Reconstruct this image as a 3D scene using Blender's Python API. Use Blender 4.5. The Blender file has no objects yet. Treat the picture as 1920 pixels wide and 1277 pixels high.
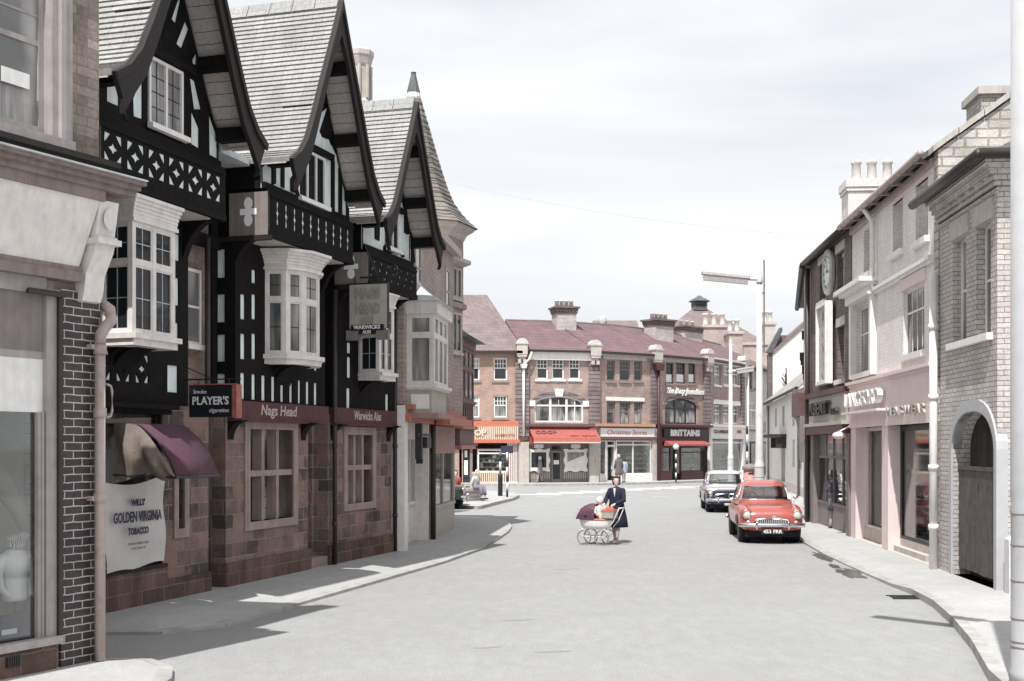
import bpy, bmesh, math, random
from mathutils import Vector, Matrix
from mathutils.geometry import tessellate_polygon
random.seed(7)
PI=math.pi; R=math.radians
sc=bpy.context.scene; COL=sc.collection
# ------------------------------------------------ camera, sky, sun, exposure
F=2300.; CX=960.; HY=836.; CH=2.4
cd=bpy.data.cameras.new('camera'); cam=bpy.data.objects.new('camera',cd); COL.objects.link(cam)
cam.location=(0,0,CH); cam.rotation_euler=(R(90),0,0)
cd.sensor_width=36; cd.lens=F/1920*36; cd.shift_y=(HY-638.5)/1920; cd.clip_end=3000; cd.clip_start=.1
sc.camera=cam
SUN_EL=60; SUN_AZ=19.0      # direction the light travels, degrees right of the view
world=bpy.data.worlds.new('World'); sc.world=world; world.use_nodes=True
nt=world.node_tree; nt.nodes.clear(); N=nt.nodes.new; Lk=nt.links.new
out=N('ShaderNodeOutputWorld'); bg=N('ShaderNodeBackground'); Lk(bg.outputs[0],out.inputs[0])
sky=N('ShaderNodeTexSky'); sky.sky_type='NISHITA'; sky.sun_disc=False; sky.sun_elevation=R(SUN_EL)
sky.sun_rotation=R(180+SUN_AZ); sky.dust_density=3; sky.air_density=1.2
tc=N('ShaderNodeTexCoord'); mp=N('ShaderNodeMapping'); mp.inputs['Scale'].default_value=(.9,2.2,7.0); mp.inputs['Rotation'].default_value=(0,R(-13),0)
Lk(tc.outputs['Generated'],mp.inputs[0])
nz=N('ShaderNodeTexNoise'); nz.inputs['Scale'].default_value=1.3; nz.inputs['Detail'].default_value=5; nz.inputs['Roughness'].default_value=.5; nz.inputs['Distortion'].default_value=.5
Lk(mp.outputs[0],nz.inputs[0])
cr=N('ShaderNodeValToRGB'); cr.color_ramp.elements[0].position=.36; cr.color_ramp.elements[1].position=.66
cr.color_ramp.elements[0].color=(5.7,5.85,6.15,1); cr.color_ramp.elements[1].color=(7.9,7.9,7.95,1)
Lk(nz.outputs['Fac'],cr.inputs[0])
mx=N('ShaderNodeMix'); mx.data_type='RGBA'; mx.inputs[0].default_value=.9
Lk(sky.outputs[0],mx.inputs[6]); Lk(cr.outputs[0],mx.inputs[7]); Lk(mx.outputs[2],bg.inputs[0])
bg.inputs[1].default_value=.10
sl=bpy.data.lights.new('sun','SUN'); sl.energy=3.85; sl.angle=R(.6); sl.color=(1,.985,.955)
so=bpy.data.objects.new('sun',sl); COL.objects.link(so)
_d=Vector((math.sin(R(SUN_AZ))*math.cos(R(SUN_EL)),math.cos(R(SUN_AZ))*math.cos(R(SUN_EL)),-math.sin(R(SUN_EL))))
so.rotation_euler=_d.to_track_quat('-Z','Y').to_euler(); so.location=(0,-20,40)
sc.view_settings.view_transform='Standard'; sc.view_settings.look='None'; sc.view_settings.gamma=1
sc.view_settings.exposure=.56
# ------------------------------------------------ measuring helpers
def G(px,py,z=.12):
    Z=(CH-z)*F/(py-HY); return ((px-CX)/F*Z,Z)
def AT(px,Z): return ((px-CX)/F*Z,Z)
def HZ(py,Z): return CH+(HY-py)/F*Z
class Wall:
    def __init__(s,a,b):
        s.o=a; dx=b[0]-a[0];dy=b[1]-a[1];L=math.hypot(dx,dy);s.L=L;s.d=(dx/L,dy/L);s.n=(-s.d[1],s.d[0]);s.ang=math.atan2(dy,dx)
    def u(s,px,y=0):
        k=(px-CX)/F; ox=s.o[0]+s.n[0]*y; oy=s.o[1]+s.n[1]*y
        return (k*oy-ox)/(s.d[0]-k*s.d[1])
    def z(s,px,py,y=0):
        u=s.u(px,y); return CH+(HY-py)/F*(s.o[1]+s.n[1]*y+u*s.d[1])
    def q(s,px,py,y=0): return (s.u(px,y),s.z(px,py,y))
    def p(s,u,y=0): return (s.o[0]+s.n[0]*y+u*s.d[0], s.o[1]+s.n[1]*y+u*s.d[1])
    def perp(s,u,y=0,right=False):   # frame facing the camera: x to the right, y away
        a=s.p(u,y)
        d=s.n if right else (s.d[1],-s.d[0])
        return Wall(a,(a[0]+d[0],a[1]+d[1]))
# ------------------------------------------------ objects
OFF={}
def setp(o,label=None,cat=None,group=None,kind=None):
    if label: o['label']=label
    if cat: o['category']=cat
    if group: o['group']=group
    if kind: o['kind']=kind
    return o
def thing(name,label,cat,w=None,u0=0,y0=0,z0=0,loc=None,rot=0,group=None):
    o=bpy.data.objects.new(name,None); COL.objects.link(o); o.empty_display_size=.3
    if w is not None:
        p=w.p(u0,y0); o.location=(p[0],p[1],z0); o.rotation_euler=(0,0,w.ang); OFF[o.name]=(u0,y0,z0)
    else:
        o.location=loc or (0,0,0); o.rotation_euler=(0,0,rot)
    return setp(o,label,cat,group)
class MB:
    def __init__(s): s.v=[];s.f=[];s.m=[];s.c=0;s.sm=[];s.smooth=False;s.starts=[]
    def mat(s,i): s.c=i; return s
    def add(s,vs,fs):
        b=len(s.v); s.starts.append((b,len(s.f))); s.v+= [tuple(v) for v in vs]
        for f in fs: s.f.append(tuple(i+b for i in f)); s.m.append(s.c); s.sm.append(s.smooth)
        return s
    def box(s,x0,x1,y0,y1,z0,z1):
        if x0>x1:x0,x1=x1,x0
        if y0>y1:y0,y1=y1,y0
        if z0>z1:z0,z1=z1,z0
        return s.add([(x0,y0,z0),(x1,y0,z0),(x1,y1,z0),(x0,y1,z0),(x0,y0,z1),(x1,y0,z1),(x1,y1,z1),(x0,y1,z1)],
         [(0,3,2,1),(4,5,6,7),(0,1,5,4),(1,2,6,5),(2,3,7,6),(3,0,4,7)])
    def prism(s,pts,a,b,plane='xz',holes=()):
        # pts: outline in the plane, extruded from a to b along the third axis
        T={'xz':lambda p,t:(p[0],t,p[1]),'xy':lambda p,t:(p[0],p[1],t),'yz':lambda p,t:(t,p[0],p[1])}[plane]
        def area(q): return sum(q[i][0]*q[(i+1)%len(q)][1]-q[(i+1)%len(q)][0]*q[i][1] for i in range(len(q)))
        loops=[list(pts) if area(pts)>0 else list(pts)[::-1]]+[list(h) if area(h)<0 else list(h)[::-1] for h in holes]
        allp=[p for l in loops for p in l]; n=len(allp)
        tr=tessellate_polygon([[Vector((p[0],p[1],0)) for p in l] for l in loops])
        vs=[T(p,a) for p in allp]+[T(p,b) for p in allp]; fs=[]
        flip=(plane=='xz')
        for t in tr:
            # orient ccw in the plane
            A=[allp[i] for i in t]
            ar=(A[1][0]-A[0][0])*(A[2][1]-A[0][1])-(A[2][0]-A[0][0])*(A[1][1]-A[0][1])
            if abs(ar)<1e-12: continue
            t=tuple(t) if ar>0 else (t[0],t[2],t[1])
            # third axis direction: xz plane -> -y is 'up' for ccw
            lo,hi=(a<b),None
            base=tuple(t); top=tuple(i+n for i in t)
            if (b>a)!=flip: fs.append((base[0],base[2],base[1])); fs.append(top)
            else: fs.append(base); fs.append((top[0],top[2],top[1]))
        k=0
        for l in loops:
            m=len(l)
            for i in range(m):
                j=(i+1)%m; q=(k+i,k+j,k+j+n,k+i+n)
                fs.append(q if ((b>a)!=flip) else q[::-1])
            k+=m
        return s.add(vs,fs)
    def plate(s,outer,holes,y0,y1): return s.prism(outer,y0,y1,'xz',holes)
    def lathe(s,cx,cy,prof,n=16,sx=1,sy=1,a0=0,cap=True):
        vs=[];fs=[]
        for r,z in prof:
            for i in range(n):
                a=a0+2*PI*i/n; vs.append((cx+r*sx*math.cos(a),cy+r*sy*math.sin(a),z))
        for k in range(len(prof)-1):
            for i in range(n):
                j=(i+1)%n; fs.append((k*n+i,k*n+j,(k+1)*n+j,(k+1)*n+i))
        if cap:
            if prof[0][0]>1e-4: fs.append(tuple(range(n))[::-1])
            if prof[-1][0]>1e-4: fs.append(tuple((len(prof)-1)*n+i for i in range(n)))
        return s.add(vs,fs)
    def tube(s,path,r,n=8,rs=None):
        path=[Vector(p) for p in path]; vs=[];fs=[];up=None
        for i,p in enumerate(path):
            t=(path[min(i+1,len(path)-1)]-path[max(i-1,0)]).normalized()
            if up is None:
                up=Vector((0,0,1)) if abs(t.z)<.9 else Vector((1,0,0))
            a=t.cross(up).normalized(); b=t.cross(a).normalized(); up=-b if False else up
            rr=rs[i] if rs else r
            for k in range(n):
                an=2*PI*k/n; vs.append(p+a*math.cos(an)*rr+b*math.sin(an)*rr)
        for i in range(len(path)-1):
            for k in range(n):
                j=(k+1)%n; fs.append((i*n+k,i*n+j,(i+1)*n+j,(i+1)*n+k))
        fs.append(tuple(range(n))[::-1]); fs.append(tuple((len(path)-1)*n+i for i in range(n)))
        return s.add(vs,fs)
    def loft(s,secs,closed=True,caps=True):
        n=len(secs[0]); vs=[p for q in secs for p in q]; fs=[]
        for k in range(len(secs)-1):
            for i in range(n if closed else n-1):
                j=(i+1)%n; fs.append((k*n+i,k*n+j,(k+1)*n+j,(k+1)*n+i))
        if caps and closed:
            fs.append(tuple(range(n))[::-1]); fs.append(tuple((len(secs)-1)*n+i for i in range(n)))
        return s.add(vs,fs)
    def sphere(s,c,r,n=12,m=8,sx=1,sy=1,sz=1):
        prof=[(max(r*math.sin(PI*k/m),1e-5),-r*math.cos(PI*k/m)) for k in range(m+1)]
        b=len(s.v); s.lathe(0,0,prof,n,sx,sy,cap=False)
        for i in range(b,len(s.v)):
            v=s.v[i]; s.v[i]=(v[0]+c[0],v[1]+c[1],v[2]*sz+c[2])
        return s
    def text(s,t,x,z,y,size,ext=.012,align='CENTER',width=None,shear=0,bold=0,space=1):
        cu=bpy.data.curves.new('lettering','FONT'); cu.body=t; cu.size=size; cu.extrude=ext; cu.align_x=align; cu.align_y='CENTER'
        cu.shear=shear; cu.offset=bold; cu.resolution_u=2; cu.space_character=space
        ob=bpy.data.objects.new('lettering',cu); COL.objects.link(ob)
        bpy.context.view_layer.update()
        me=bpy.data.meshes.new_from_object(ob.evaluated_get(bpy.context.evaluated_depsgraph_get()))
        vs=[v.co.copy() for v in me.vertices]; fs=[tuple(p.vertices) for p in me.polygons]
        bpy.data.objects.remove(ob); bpy.data.curves.remove(cu); bpy.data.meshes.remove(me)
        if not vs: return s
        x0=min(v.x for v in vs);x1=max(v.x for v in vs)
        k=1
        if width: k=width/(x1-x0)
        return s.add([(x+v.x*k,y-v.z,z+v.y) for v in vs],fs)
    def xf(s,M,start=0):
        for i in range(start,len(s.v)):
            s.v[i]=tuple(M@Vector(s.v[i]))
        return s
    def build_pieces(s,name,mats,parent,k=1):
        # every k shapes become an object of their own
        st=s.starts; out=[]
        for i in range(0,len(st),k):
            v0,f0=st[i]; v1,f1=st[i+k] if i+k<len(st) else (len(s.v),len(s.f))
            m=MB(); m.v=s.v[v0:v1]; m.f=[tuple(q-v0 for q in f) for f in s.f[f0:f1]]; m.m=s.m[f0:f1]; m.sm=s.sm[f0:f1]; m.starts=[(0,0)]
            out.append(m.build(name,mats,parent))
        return out
    def build(s,name,mats,parent=None,label=None,cat=None,group=None,kind=None,recalc=False,smooth=None,bevel=0):
        off=(0,0,0)
        if parent is not None: off=OFF.get(parent.name,(0,0,0))
        me=bpy.data.meshes.new(name)
        me.from_pydata([(v[0]-off[0],v[1]-off[1],v[2]-off[2]) for v in s.v],[],s.f)
        if not isinstance(mats,(list,tuple)): mats=[mats]
        for m in mats: me.materials.append(m)
        me.polygons.foreach_set('material_index',s.m)
        me.polygons.foreach_set('use_smooth',[ (True if smooth else a) for a in s.sm])
        me.update()
        if recalc:
            bm=bmesh.new(); bm.from_mesh(me); bmesh.ops.recalc_face_normals(bm,faces=bm.faces); bm.to_mesh(me); bm.free()
        o=bpy.data.objects.new(name,me); COL.objects.link(o)
        if bevel:
            md=o.modifiers.new('bevel','BEVEL'); md.width=bevel; md.segments=1; md.limit_method='ANGLE'
        if parent is not None: o.parent=parent; OFF[o.name]=off
        return setp(o,label,cat,group,kind)
def copy_tree(o,parent=None):
    c=o.copy(); COL.objects.link(c); c.parent=parent; OFF[c.name]=OFF.get(o.name,(0,0,0))
    for ch in list(o.children): copy_tree(ch,c)
    return c
def rect(x0,x1,z0,z1): return [(x0,z0),(x1,z0),(x1,z1),(x0,z1)]
def arch(x0,x1,z0,zs,zt,n=12,pointed=False):
    c=(x0+x1)/2; w=(x1-x0)/2; pts=[(x0,z0),(x1,z0)]
    if pointed:
        for i in range(n+1):
            t=i/n; pts.append((c+w*math.cos(t*PI/2)**.75 if t<1 else c, zs+(zt-zs)*math.sin(t*PI/2)**1.15))
        for i in range(n-1,-1,-1):
            t=i/n; pts.append((c-w*math.cos(t*PI/2)**.75, zs+(zt-zs)*math.sin(t*PI/2)**1.15))
        return pts
    for i in range(2*n+1):
        a=PI*i/(2*n); pts.append((c+w*math.cos(a),zs+(zt-zs)*math.sin(a)))
    return pts
# ------------------------------------------------ materials
MT={}
def _new(name):
    m=bpy.data.materials.new(name); m.use_nodes=True; nt=m.node_tree; b=nt.nodes['Principled BSDF']; MT[name]=m
    return m,nt,b
def _coord(nt,scale=(1,1,1),mode='obj'):
    tc=nt.nodes.new('ShaderNodeTexCoord'); mp=nt.nodes.new('ShaderNodeMapping'); mp.inputs['Scale'].default_value=scale
    nt.links.new(tc.outputs['Object'],mp.inputs[0]); return mp.outputs[0]
def _noise(nt,vec,scale,detail=4,rough=.55):
    n=nt.nodes.new('ShaderNodeTexNoise'); n.inputs['Scale'].default_value=scale; n.inputs['Detail'].default_value=detail; n.inputs['Roughness'].default_value=rough
    nt.links.new(vec,n.inputs['Vector']); return n.outputs['Fac']
def _ramp(nt,fac,p0,p1,c0,c1):
    r=nt.nodes.new('ShaderNodeValToRGB'); r.color_ramp.elements[0].position=p0; r.color_ramp.elements[1].position=p1
    r.color_ramp.elements[0].color=(*c0,1); r.color_ramp.elements[1].color=(*c1,1); nt.links.new(fac,r.inputs[0]); return r.outputs[0]
def _mix(nt,fac,a,b,mode='MIX'):
    m=nt.nodes.new('ShaderNodeMix'); m.data_type='RGBA'; m.blend_type=mode
    for i,x in ((0,fac),(6,a),(7,b)):
        if isinstance(x,(int,float)): m.inputs[i].default_value=x
        elif isinstance(x,tuple): m.inputs[i].default_value=(*x,1) if len(x)==3 else x
        else: nt.links.new(x,m.inputs[i])
    return m.outputs[2]
def _bump(nt,b,h,strength,dist=.01):
    n=nt.nodes.new('ShaderNodeBump'); n.inputs['Strength'].default_value=strength; n.inputs['Distance'].default_value=dist
    nt.links.new(h,n.inputs['Height']); nt.links.new(n.outputs[0],b.inputs['Normal'])
def mul(c,k): return tuple(x*k for x in c)
def M(name,col,rough=.75,var=.18,scale=4,bump=.15,metal=0,streak=0,spec=.5,stain=None,grain=0):
    m,nt,b=_new(name); v=_coord(nt)
    f=_noise(nt,v,scale)
    c=_ramp(nt,f,.3,.7,mul(col,1-var),mul(col,1+var))
    if grain:
        g=_ramp(nt,_noise(nt,v,38,8,.8),.3,.7,(1-grain,)*3,(1+grain,)*3); c=_mix(nt,1.0,c,g,'MULTIPLY')
        g=_ramp(nt,_noise(nt,_coord(nt,(1,.35,1)),5,6,.75),.35,.7,(1-grain*.3,)*3,(1+grain*.2,)*3); c=_mix(nt,1.0,c,g,'MULTIPLY')
    if streak:
        v2=_coord(nt,(9,9,.5)); f2=_noise(nt,v2,1.5,5)
        g=_ramp(nt,f2,.45,.75,(1,1,1),(1-streak,)*3); c=_mix(nt,1.0,c,g,'MULTIPLY')
    if stain:
        f3=_noise(nt,v,stain[1],6,.65); g=_ramp(nt,f3,.5,.68,(0,0,0),(1,1,1)); c=_mix(nt,g,c,stain[0])
    nt.links.new(c,b.inputs['Base Color']); b.inputs['Roughness'].default_value=rough; b.inputs['Metallic'].default_value=metal
    b.inputs['Specular IOR Level'].default_value=spec
    if bump: _bump(nt,b,_noise(nt,v,scale*9,6),bump,.01)
    return m
def MBrick(name,c1,c2,mort,bw=.225,bh=.075,ms=.009,bump=.5,rough=.9,var=.35,axis='xz',grime=None,offset=.5,squash=1,patch=None,wob=.02):
    m,nt,b=_new(name); v=_coord(nt)
    dn=nt.nodes.new('ShaderNodeTexNoise'); dn.inputs['Scale'].default_value=7; dn.inputs['Detail'].default_value=2; nt.links.new(v,dn.inputs['Vector'])
    dv=nt.nodes.new('ShaderNodeVectorMath'); dv.operation='SCALE'; dv.inputs['Scale'].default_value=wob; nt.links.new(dn.outputs['Color'],dv.inputs[0])
    da=nt.nodes.new('ShaderNodeVectorMath'); nt.links.new(v,da.inputs[0]); nt.links.new(dv.outputs[0],da.inputs[1]); v0=v; v=da.outputs[0]
    sp=nt.nodes.new('ShaderNodeSeparateXYZ'); nt.links.new(v,sp.inputs[0]); cb=nt.nodes.new('ShaderNodeCombineXYZ')
    ad=nt.nodes.new('ShaderNodeMath'); ad.operation='ADD'; nt.links.new(sp.outputs[0],ad.inputs[0]); nt.links.new(sp.outputs[1],ad.inputs[1])
    if axis=='xz': nt.links.new(ad.outputs[0],cb.inputs[0])
    elif axis=='yz': nt.links.new(sp.outputs[1],cb.inputs[0])
    elif axis=='x': nt.links.new(sp.outputs[0],cb.inputs[0])
    nt.links.new(sp.outputs[2],cb.inputs[1])
    br=nt.nodes.new('ShaderNodeTexBrick'); nt.links.new(cb.outputs[0],br.inputs['Vector'])
    br.inputs['Color1'].default_value=(*c1,1); br.inputs['Color2'].default_value=(*c2,1); br.inputs['Mortar'].default_value=(*mort,1)
    br.inputs['Scale'].default_value=1; br.inputs['Brick Width'].default_value=bw; br.inputs['Row Height'].default_value=bh
    br.inputs['Mortar Size'].default_value=ms; br.inputs['Mortar Smooth'].default_value=.3; br.inputs['Bias'].default_value=0; br.offset=offset
    f=_noise(nt,v,1.3,5); g=_ramp(nt,f,.3,.72,(1-var,)*3,(1+var*.6,)*3); c=_mix(nt,1.0,br.outputs['Color'],g,'MULTIPLY')
    f2=_noise(nt,v,22,3); g2=_ramp(nt,f2,.3,.7,(.82,)*3,(1.15,)*3); c=_mix(nt,1.0,c,g2,'MULTIPLY')
    if patch:
        f4=_noise(nt,v,patch[1],3,.6); g4=_ramp(nt,f4,.48,.62,(0,0,0),(.8,)*3); c=_mix(nt,g4,c,patch[0])
    if grime:
        f3=_noise(nt,_coord(nt,(3,3,.6)),1.2,5); g3=_ramp(nt,f3,.45,.75,(1,1,1),(1-grime,)*3); c=_mix(nt,1.0,c,g3,'MULTIPLY')
    nt.links.new(c,b.inputs['Base Color']); b.inputs['Roughness'].default_value=rough; b.inputs['Specular IOR Level'].default_value=.25
    iv=nt.nodes.new('ShaderNodeMath'); iv.operation='MULTIPLY_ADD'; iv.inputs[1].default_value=-1; nt.links.new(br.outputs['Fac'],iv.inputs[0])
    nt.links.new(f2,iv.inputs[2]); _bump(nt,b,iv.outputs[0],bump,.012)
    return m
def MGlass(name,tint=(.02,.025,.03),rough=.04,curtain=None,cs=14,alpha=None):
    m,nt,b=_new(name)
    if alpha is not None:
        nt.nodes.remove(b); o=nt.nodes['Material Output']; t=nt.nodes.new('ShaderNodeBsdfTransparent'); g=nt.nodes.new('ShaderNodeBsdfGlossy'); g.inputs['Roughness'].default_value=rough
        t.inputs[0].default_value=(*tint,1); mxs=nt.nodes.new('ShaderNodeMixShader'); fr=nt.nodes.new('ShaderNodeFresnel'); fr.inputs[0].default_value=1.5
        ma=nt.nodes.new('ShaderNodeMath'); ma.operation='MULTIPLY_ADD'; ma.inputs[1].default_value=.7; ma.inputs[2].default_value=alpha; ma.use_clamp=True
        nt.links.new(fr.outputs[0],ma.inputs[0]); nt.links.new(ma.outputs[0],mxs.inputs[0]); nt.links.new(t.outputs[0],mxs.inputs[1]); nt.links.new(g.outputs[0],mxs.inputs[2]); nt.links.new(mxs.outputs[0],o.inputs[0])
        return m
    if curtain:
        v=_coord(nt,(cs,cs,.6)); f=_noise(nt,v,1,3); c=_ramp(nt,f,.35,.62,mul(curtain,.35),curtain)
        v2=_coord(nt,(1.3,1.3,.9)); f2=_noise(nt,v2,1,1); g=_ramp(nt,f2,.4,.6,(0,0,0),(1,1,1)); c=_mix(nt,g,tint,c)
        nt.links.new(c,b.inputs['Base Color'])
    else: b.inputs['Base Color'].default_value=(*tint,1)
    b.inputs['Roughness'].default_value=rough; b.inputs['Specular IOR Level'].default_value=.7
    if 'Coat Weight' in b.inputs and curtain: b.inputs['Coat Weight'].default_value=.6; b.inputs['Coat Roughness'].default_value=.03; b.inputs['Roughness'].default_value=.6
    v=_coord(nt); _bump(nt,b,_noise(nt,v,2.5,1),.06,.02)
    return m
M('asphalt',(.305,.305,.302),.95,.04,.5,.5,stain=((.285,.285,.282),1.1),spec=.2,grain=.32)
M('pave',(.40,.398,.39),.94,.05,.8,.4,stain=((.365,.362,.355),1.5),spec=.2,grain=.25)
M('kerb_stone',(.36,.35,.34),.9,.2,3,.4)
M('ground',(.25,.25,.23),.95,.1,.5,.1)
M('white_paint',(.8,.78,.76),.5,.08,6,.1,streak=.12)
M('cream_paint',(.74,.70,.675),.5,.1,6,.1,streak=.15)
M('road_paint',(.7,.7,.68),.8,.1,6,.1)
M('timber',(.0065,.005,.005),.8,.4,8,.3,streak=.3,spec=.2)
M('timber_brown',(.012,.007,.0065),.7,.3,8,.3,streak=.3)
M('plaster',(.74,.8,.8),.8,.1,5,.2,streak=.15)
M('panel_grey',(.22,.19,.18),.8,.12,5,.1,streak=.2)
M('pipe_paint',(.43,.36,.34),.5,.12,5,.1,stain=((.33,.25,.22),5),streak=.2)
M('pipe_dark',(.035,.025,.025),.5,.2,6,.1)
M('purple_cloth',(.085,.035,.055),.85,.15,12,.2)
M('khaki_cloth',(.2,.165,.14),.9,.25,4,.6,streak=.2)
M('banner_cloth',(.6,.57,.56),.9,.1,2,.5)
M('ink',(.03,.03,.06),.7,.2,10,0)
M('ink_brown',(.2,.17,.15),.7,.2,10,0)
M('sign_black',(.012,.016,.022),.35,.2,6,0)
M('white_letter',(.75,.75,.74),.5,.05,6,0)
M('gold_letter',(.45,.4,.36),.5,.1,9,0)
M('sign_cream',(.42,.395,.35),.55,.08,6,.05,streak=.1)
M('maroon',(.075,.022,.028),.5,.2,5,.1)
M('red_paint',(.36,.10,.085),.5,.15,5,.05)
M('soffit',(.5,.47,.44),.8,.12,5,.1)
MBrick('stone_block',(.27,.195,.175),(.085,.07,.066),(.25,.22,.2),.42,.235,.012,.6,var=.4,patch=((.25,.155,.135),1.6))
MBrick('stone_plinth',(.17,.11,.095),(.10,.07,.06),(.2,.17,.15),.55,.22,.01,.5,var=.3,grime=.4)
M('stone_dressed',(.30,.235,.21),.85,.18,3,.3,streak=.25)
MBrick('brick_recess',(.28,.2,.17),(.2,.145,.125),(.2,.17,.15),.23,.08,.008,.5)
MBrick('glazed_brick',(.055,.042,.046),(.08,.062,.062),(.5,.48,.47),.235,.083,.007,.4,rough=.3)
MBrick('ashlar_grey',(.36,.3,.265),(.2,.165,.145),(.2,.17,.15),.3,.105,.006,.35,var=.3,grime=.3)
MBrick('roof_tile_pale',(.37,.365,.36),(.32,.315,.31),(.2,.195,.19),.19,.4,.004,.3,axis='yz',var=.14)
MBrick('roof_stone',(.25,.225,.2),(.15,.14,.13),(.06,.055,.05),.4,.3,.012,.6)
MBrick('brick_far',(.46,.33,.295),(.37,.275,.25),(.33,.28,.26),.24,.085,.008,.3,var=.25,patch=((.22,.18,.18),.25))
MBrick('brick_far_orange',(.46,.30,.24),(.37,.25,.21),(.42,.34,.3),.24,.085,.008,.3,var=.2)
MBrick('roof_purple',(.2,.13,.14),(.165,.11,.12),(.10,.065,.075),.3,.22,.012,.3,var=.15)
MBrick('roof_brown',(.24,.19,.185),(.19,.155,.15),(.14,.115,.115),.3,.2,.012,.3,var=.15)
MBrick('rusticated',(.27,.22,.22),(.22,.175,.18),(.09,.07,.07),3,.26,.03,.6,offset=0)
MBrick('brick_grey',(.60,.55,.52),(.49,.455,.43),(.24,.22,.21),.235,.083,.008,.5,var=.2)
MBrick('brick_cream',(.8,.74,.71),(.73,.68,.655),(.6,.55,.53),.235,.08,.006,.35,var=.1)
MBrick('brick_painted',(.84,.785,.765),(.81,.76,.74),(.72,.66,.645),.235,.08,.005,.3,var=.08,grime=.1)
MBrick('brick_dark',(.13,.1,.095),(.2,.16,.15),(.22,.2,.19),.235,.083,.008,.5,var=.25)
MBrick('brick_pink',(.5,.4,.37),(.42,.34,.32),(.5,.45,.42),.24,.085,.008,.3,var=.2)
MBrick('rubble',(.62,.58,.53),(.5,.47,.43),(.36,.33,.3),.42,.17,.02,1.0,var=.3)
M('render_pink',(.73,.61,.59),.7,.05,3,.1)
M('render_white',(.72,.70,.67),.85,.08,2,.2,streak=.15)
M('slate',(.1,.1,.105),.6,.3,5,.3)
M('lead',(.5,.52,.53),.5,.2,4,.2)
M('terracotta',(.55,.52,.49),.85,.2,8,.2)
M('stone_pale',(.5,.46,.42),.85,.12,4,.2,streak=.2)
M('iron',(.02,.02,.022),.5,.2,6,.1)
M('dark_wood',(.09,.075,.07),.8,.25,6,.3,streak=.35)
M('concrete',(.6,.585,.58),.85,.08,6,.25)
M('frame_grey',(.36,.325,.32),.6,.12,6,.1,streak=.2); M('trim_brown',(.24,.195,.185),.65,.15,5,.1,streak=.3); M('clover_white',(.92,.92,.92),.5,.02,5,0); M('post_grey',(.43,.43,.44),.85,.06,6,.25); MBrick('ashlar_pink',(.44,.365,.335),(.36,.30,.275),(.24,.2,.18),.3,.105,.006,.35,var=.2)
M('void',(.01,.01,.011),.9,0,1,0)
M('interior_wall',(.52,.48,.46),.9,.2,2,0)
MGlass('glass_dark'); MGlass('glass_curtain',curtain=(.5,.48,.46)); MGlass('glass_net',tint=(.12,.12,.12),curtain=(.4,.38,.37),cs=9)
MGlass('glass_clear',tint=(.93,.95,.95),alpha=.015)
# ================================================= GROUND
def sheet(name,pts,z,m,kind='structure',zb=None):
    b=MB()
    if zb is None:
        b.prism(pts,z,z+.0005,'xy')
    else: b.prism(pts,zb,z,'xy')
    return b.build(name,MT[m],kind=kind)
gb=MB(); gb.add([(-700,-200,-.02),(700,-200,-.02),(700,1200,-.02),(-700,1200,-.02)],[(0,1,2,3)]); gb.build('ground',MT['ground'],kind='structure')
rb=MB(); n=40
rb.add([(-90,-20,0),(90,-20,0),(90,140,0),(-90,140,0)],[(0,1,2,3)]); rb.build('road',MT['asphalt'],kind='structure')
KL=[(-12,15.6),(-5.33,15.62),(-4.46,15.6),(-3.8,16.3),(-3.33,17.92),(-2.87,19.57),(-2.2,21.99),(-1.35,25.1),(-.7,28.2),(-.32,31.5),(-.1,33.8),(0,35.8),(-.1,38),(-.7,40),(-2.0,41.3),(-14,42.5)]
KI=[(-14,48.6),(-3.0,48.3),(-1.9,46.9),(-1.2,46.4),(-.6,50),(.1,54),(.35,57),(.1,60),(-.8,62.3),(-3,63.5),(-30,66)]
KN=[(-4.7,13.5),(-3.95,13.45),(-3.6,13.0),(-3.44,12.4),(-3.35,10),(-3.4,0)]
KR=[(3.5,3),(4.2,9),(4.86,12.5),(5.4,14.4),(5.86,16.3),(6.25,18.2),(6.45,19.8),(6.47,20.9),(6.6,23.1),(6.85,27),(7.1,29.5),(7.45,33),(8.1,38),(8.9,48),(10.2,58),(10.8,62),(13.0,70),(15,78)]
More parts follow.
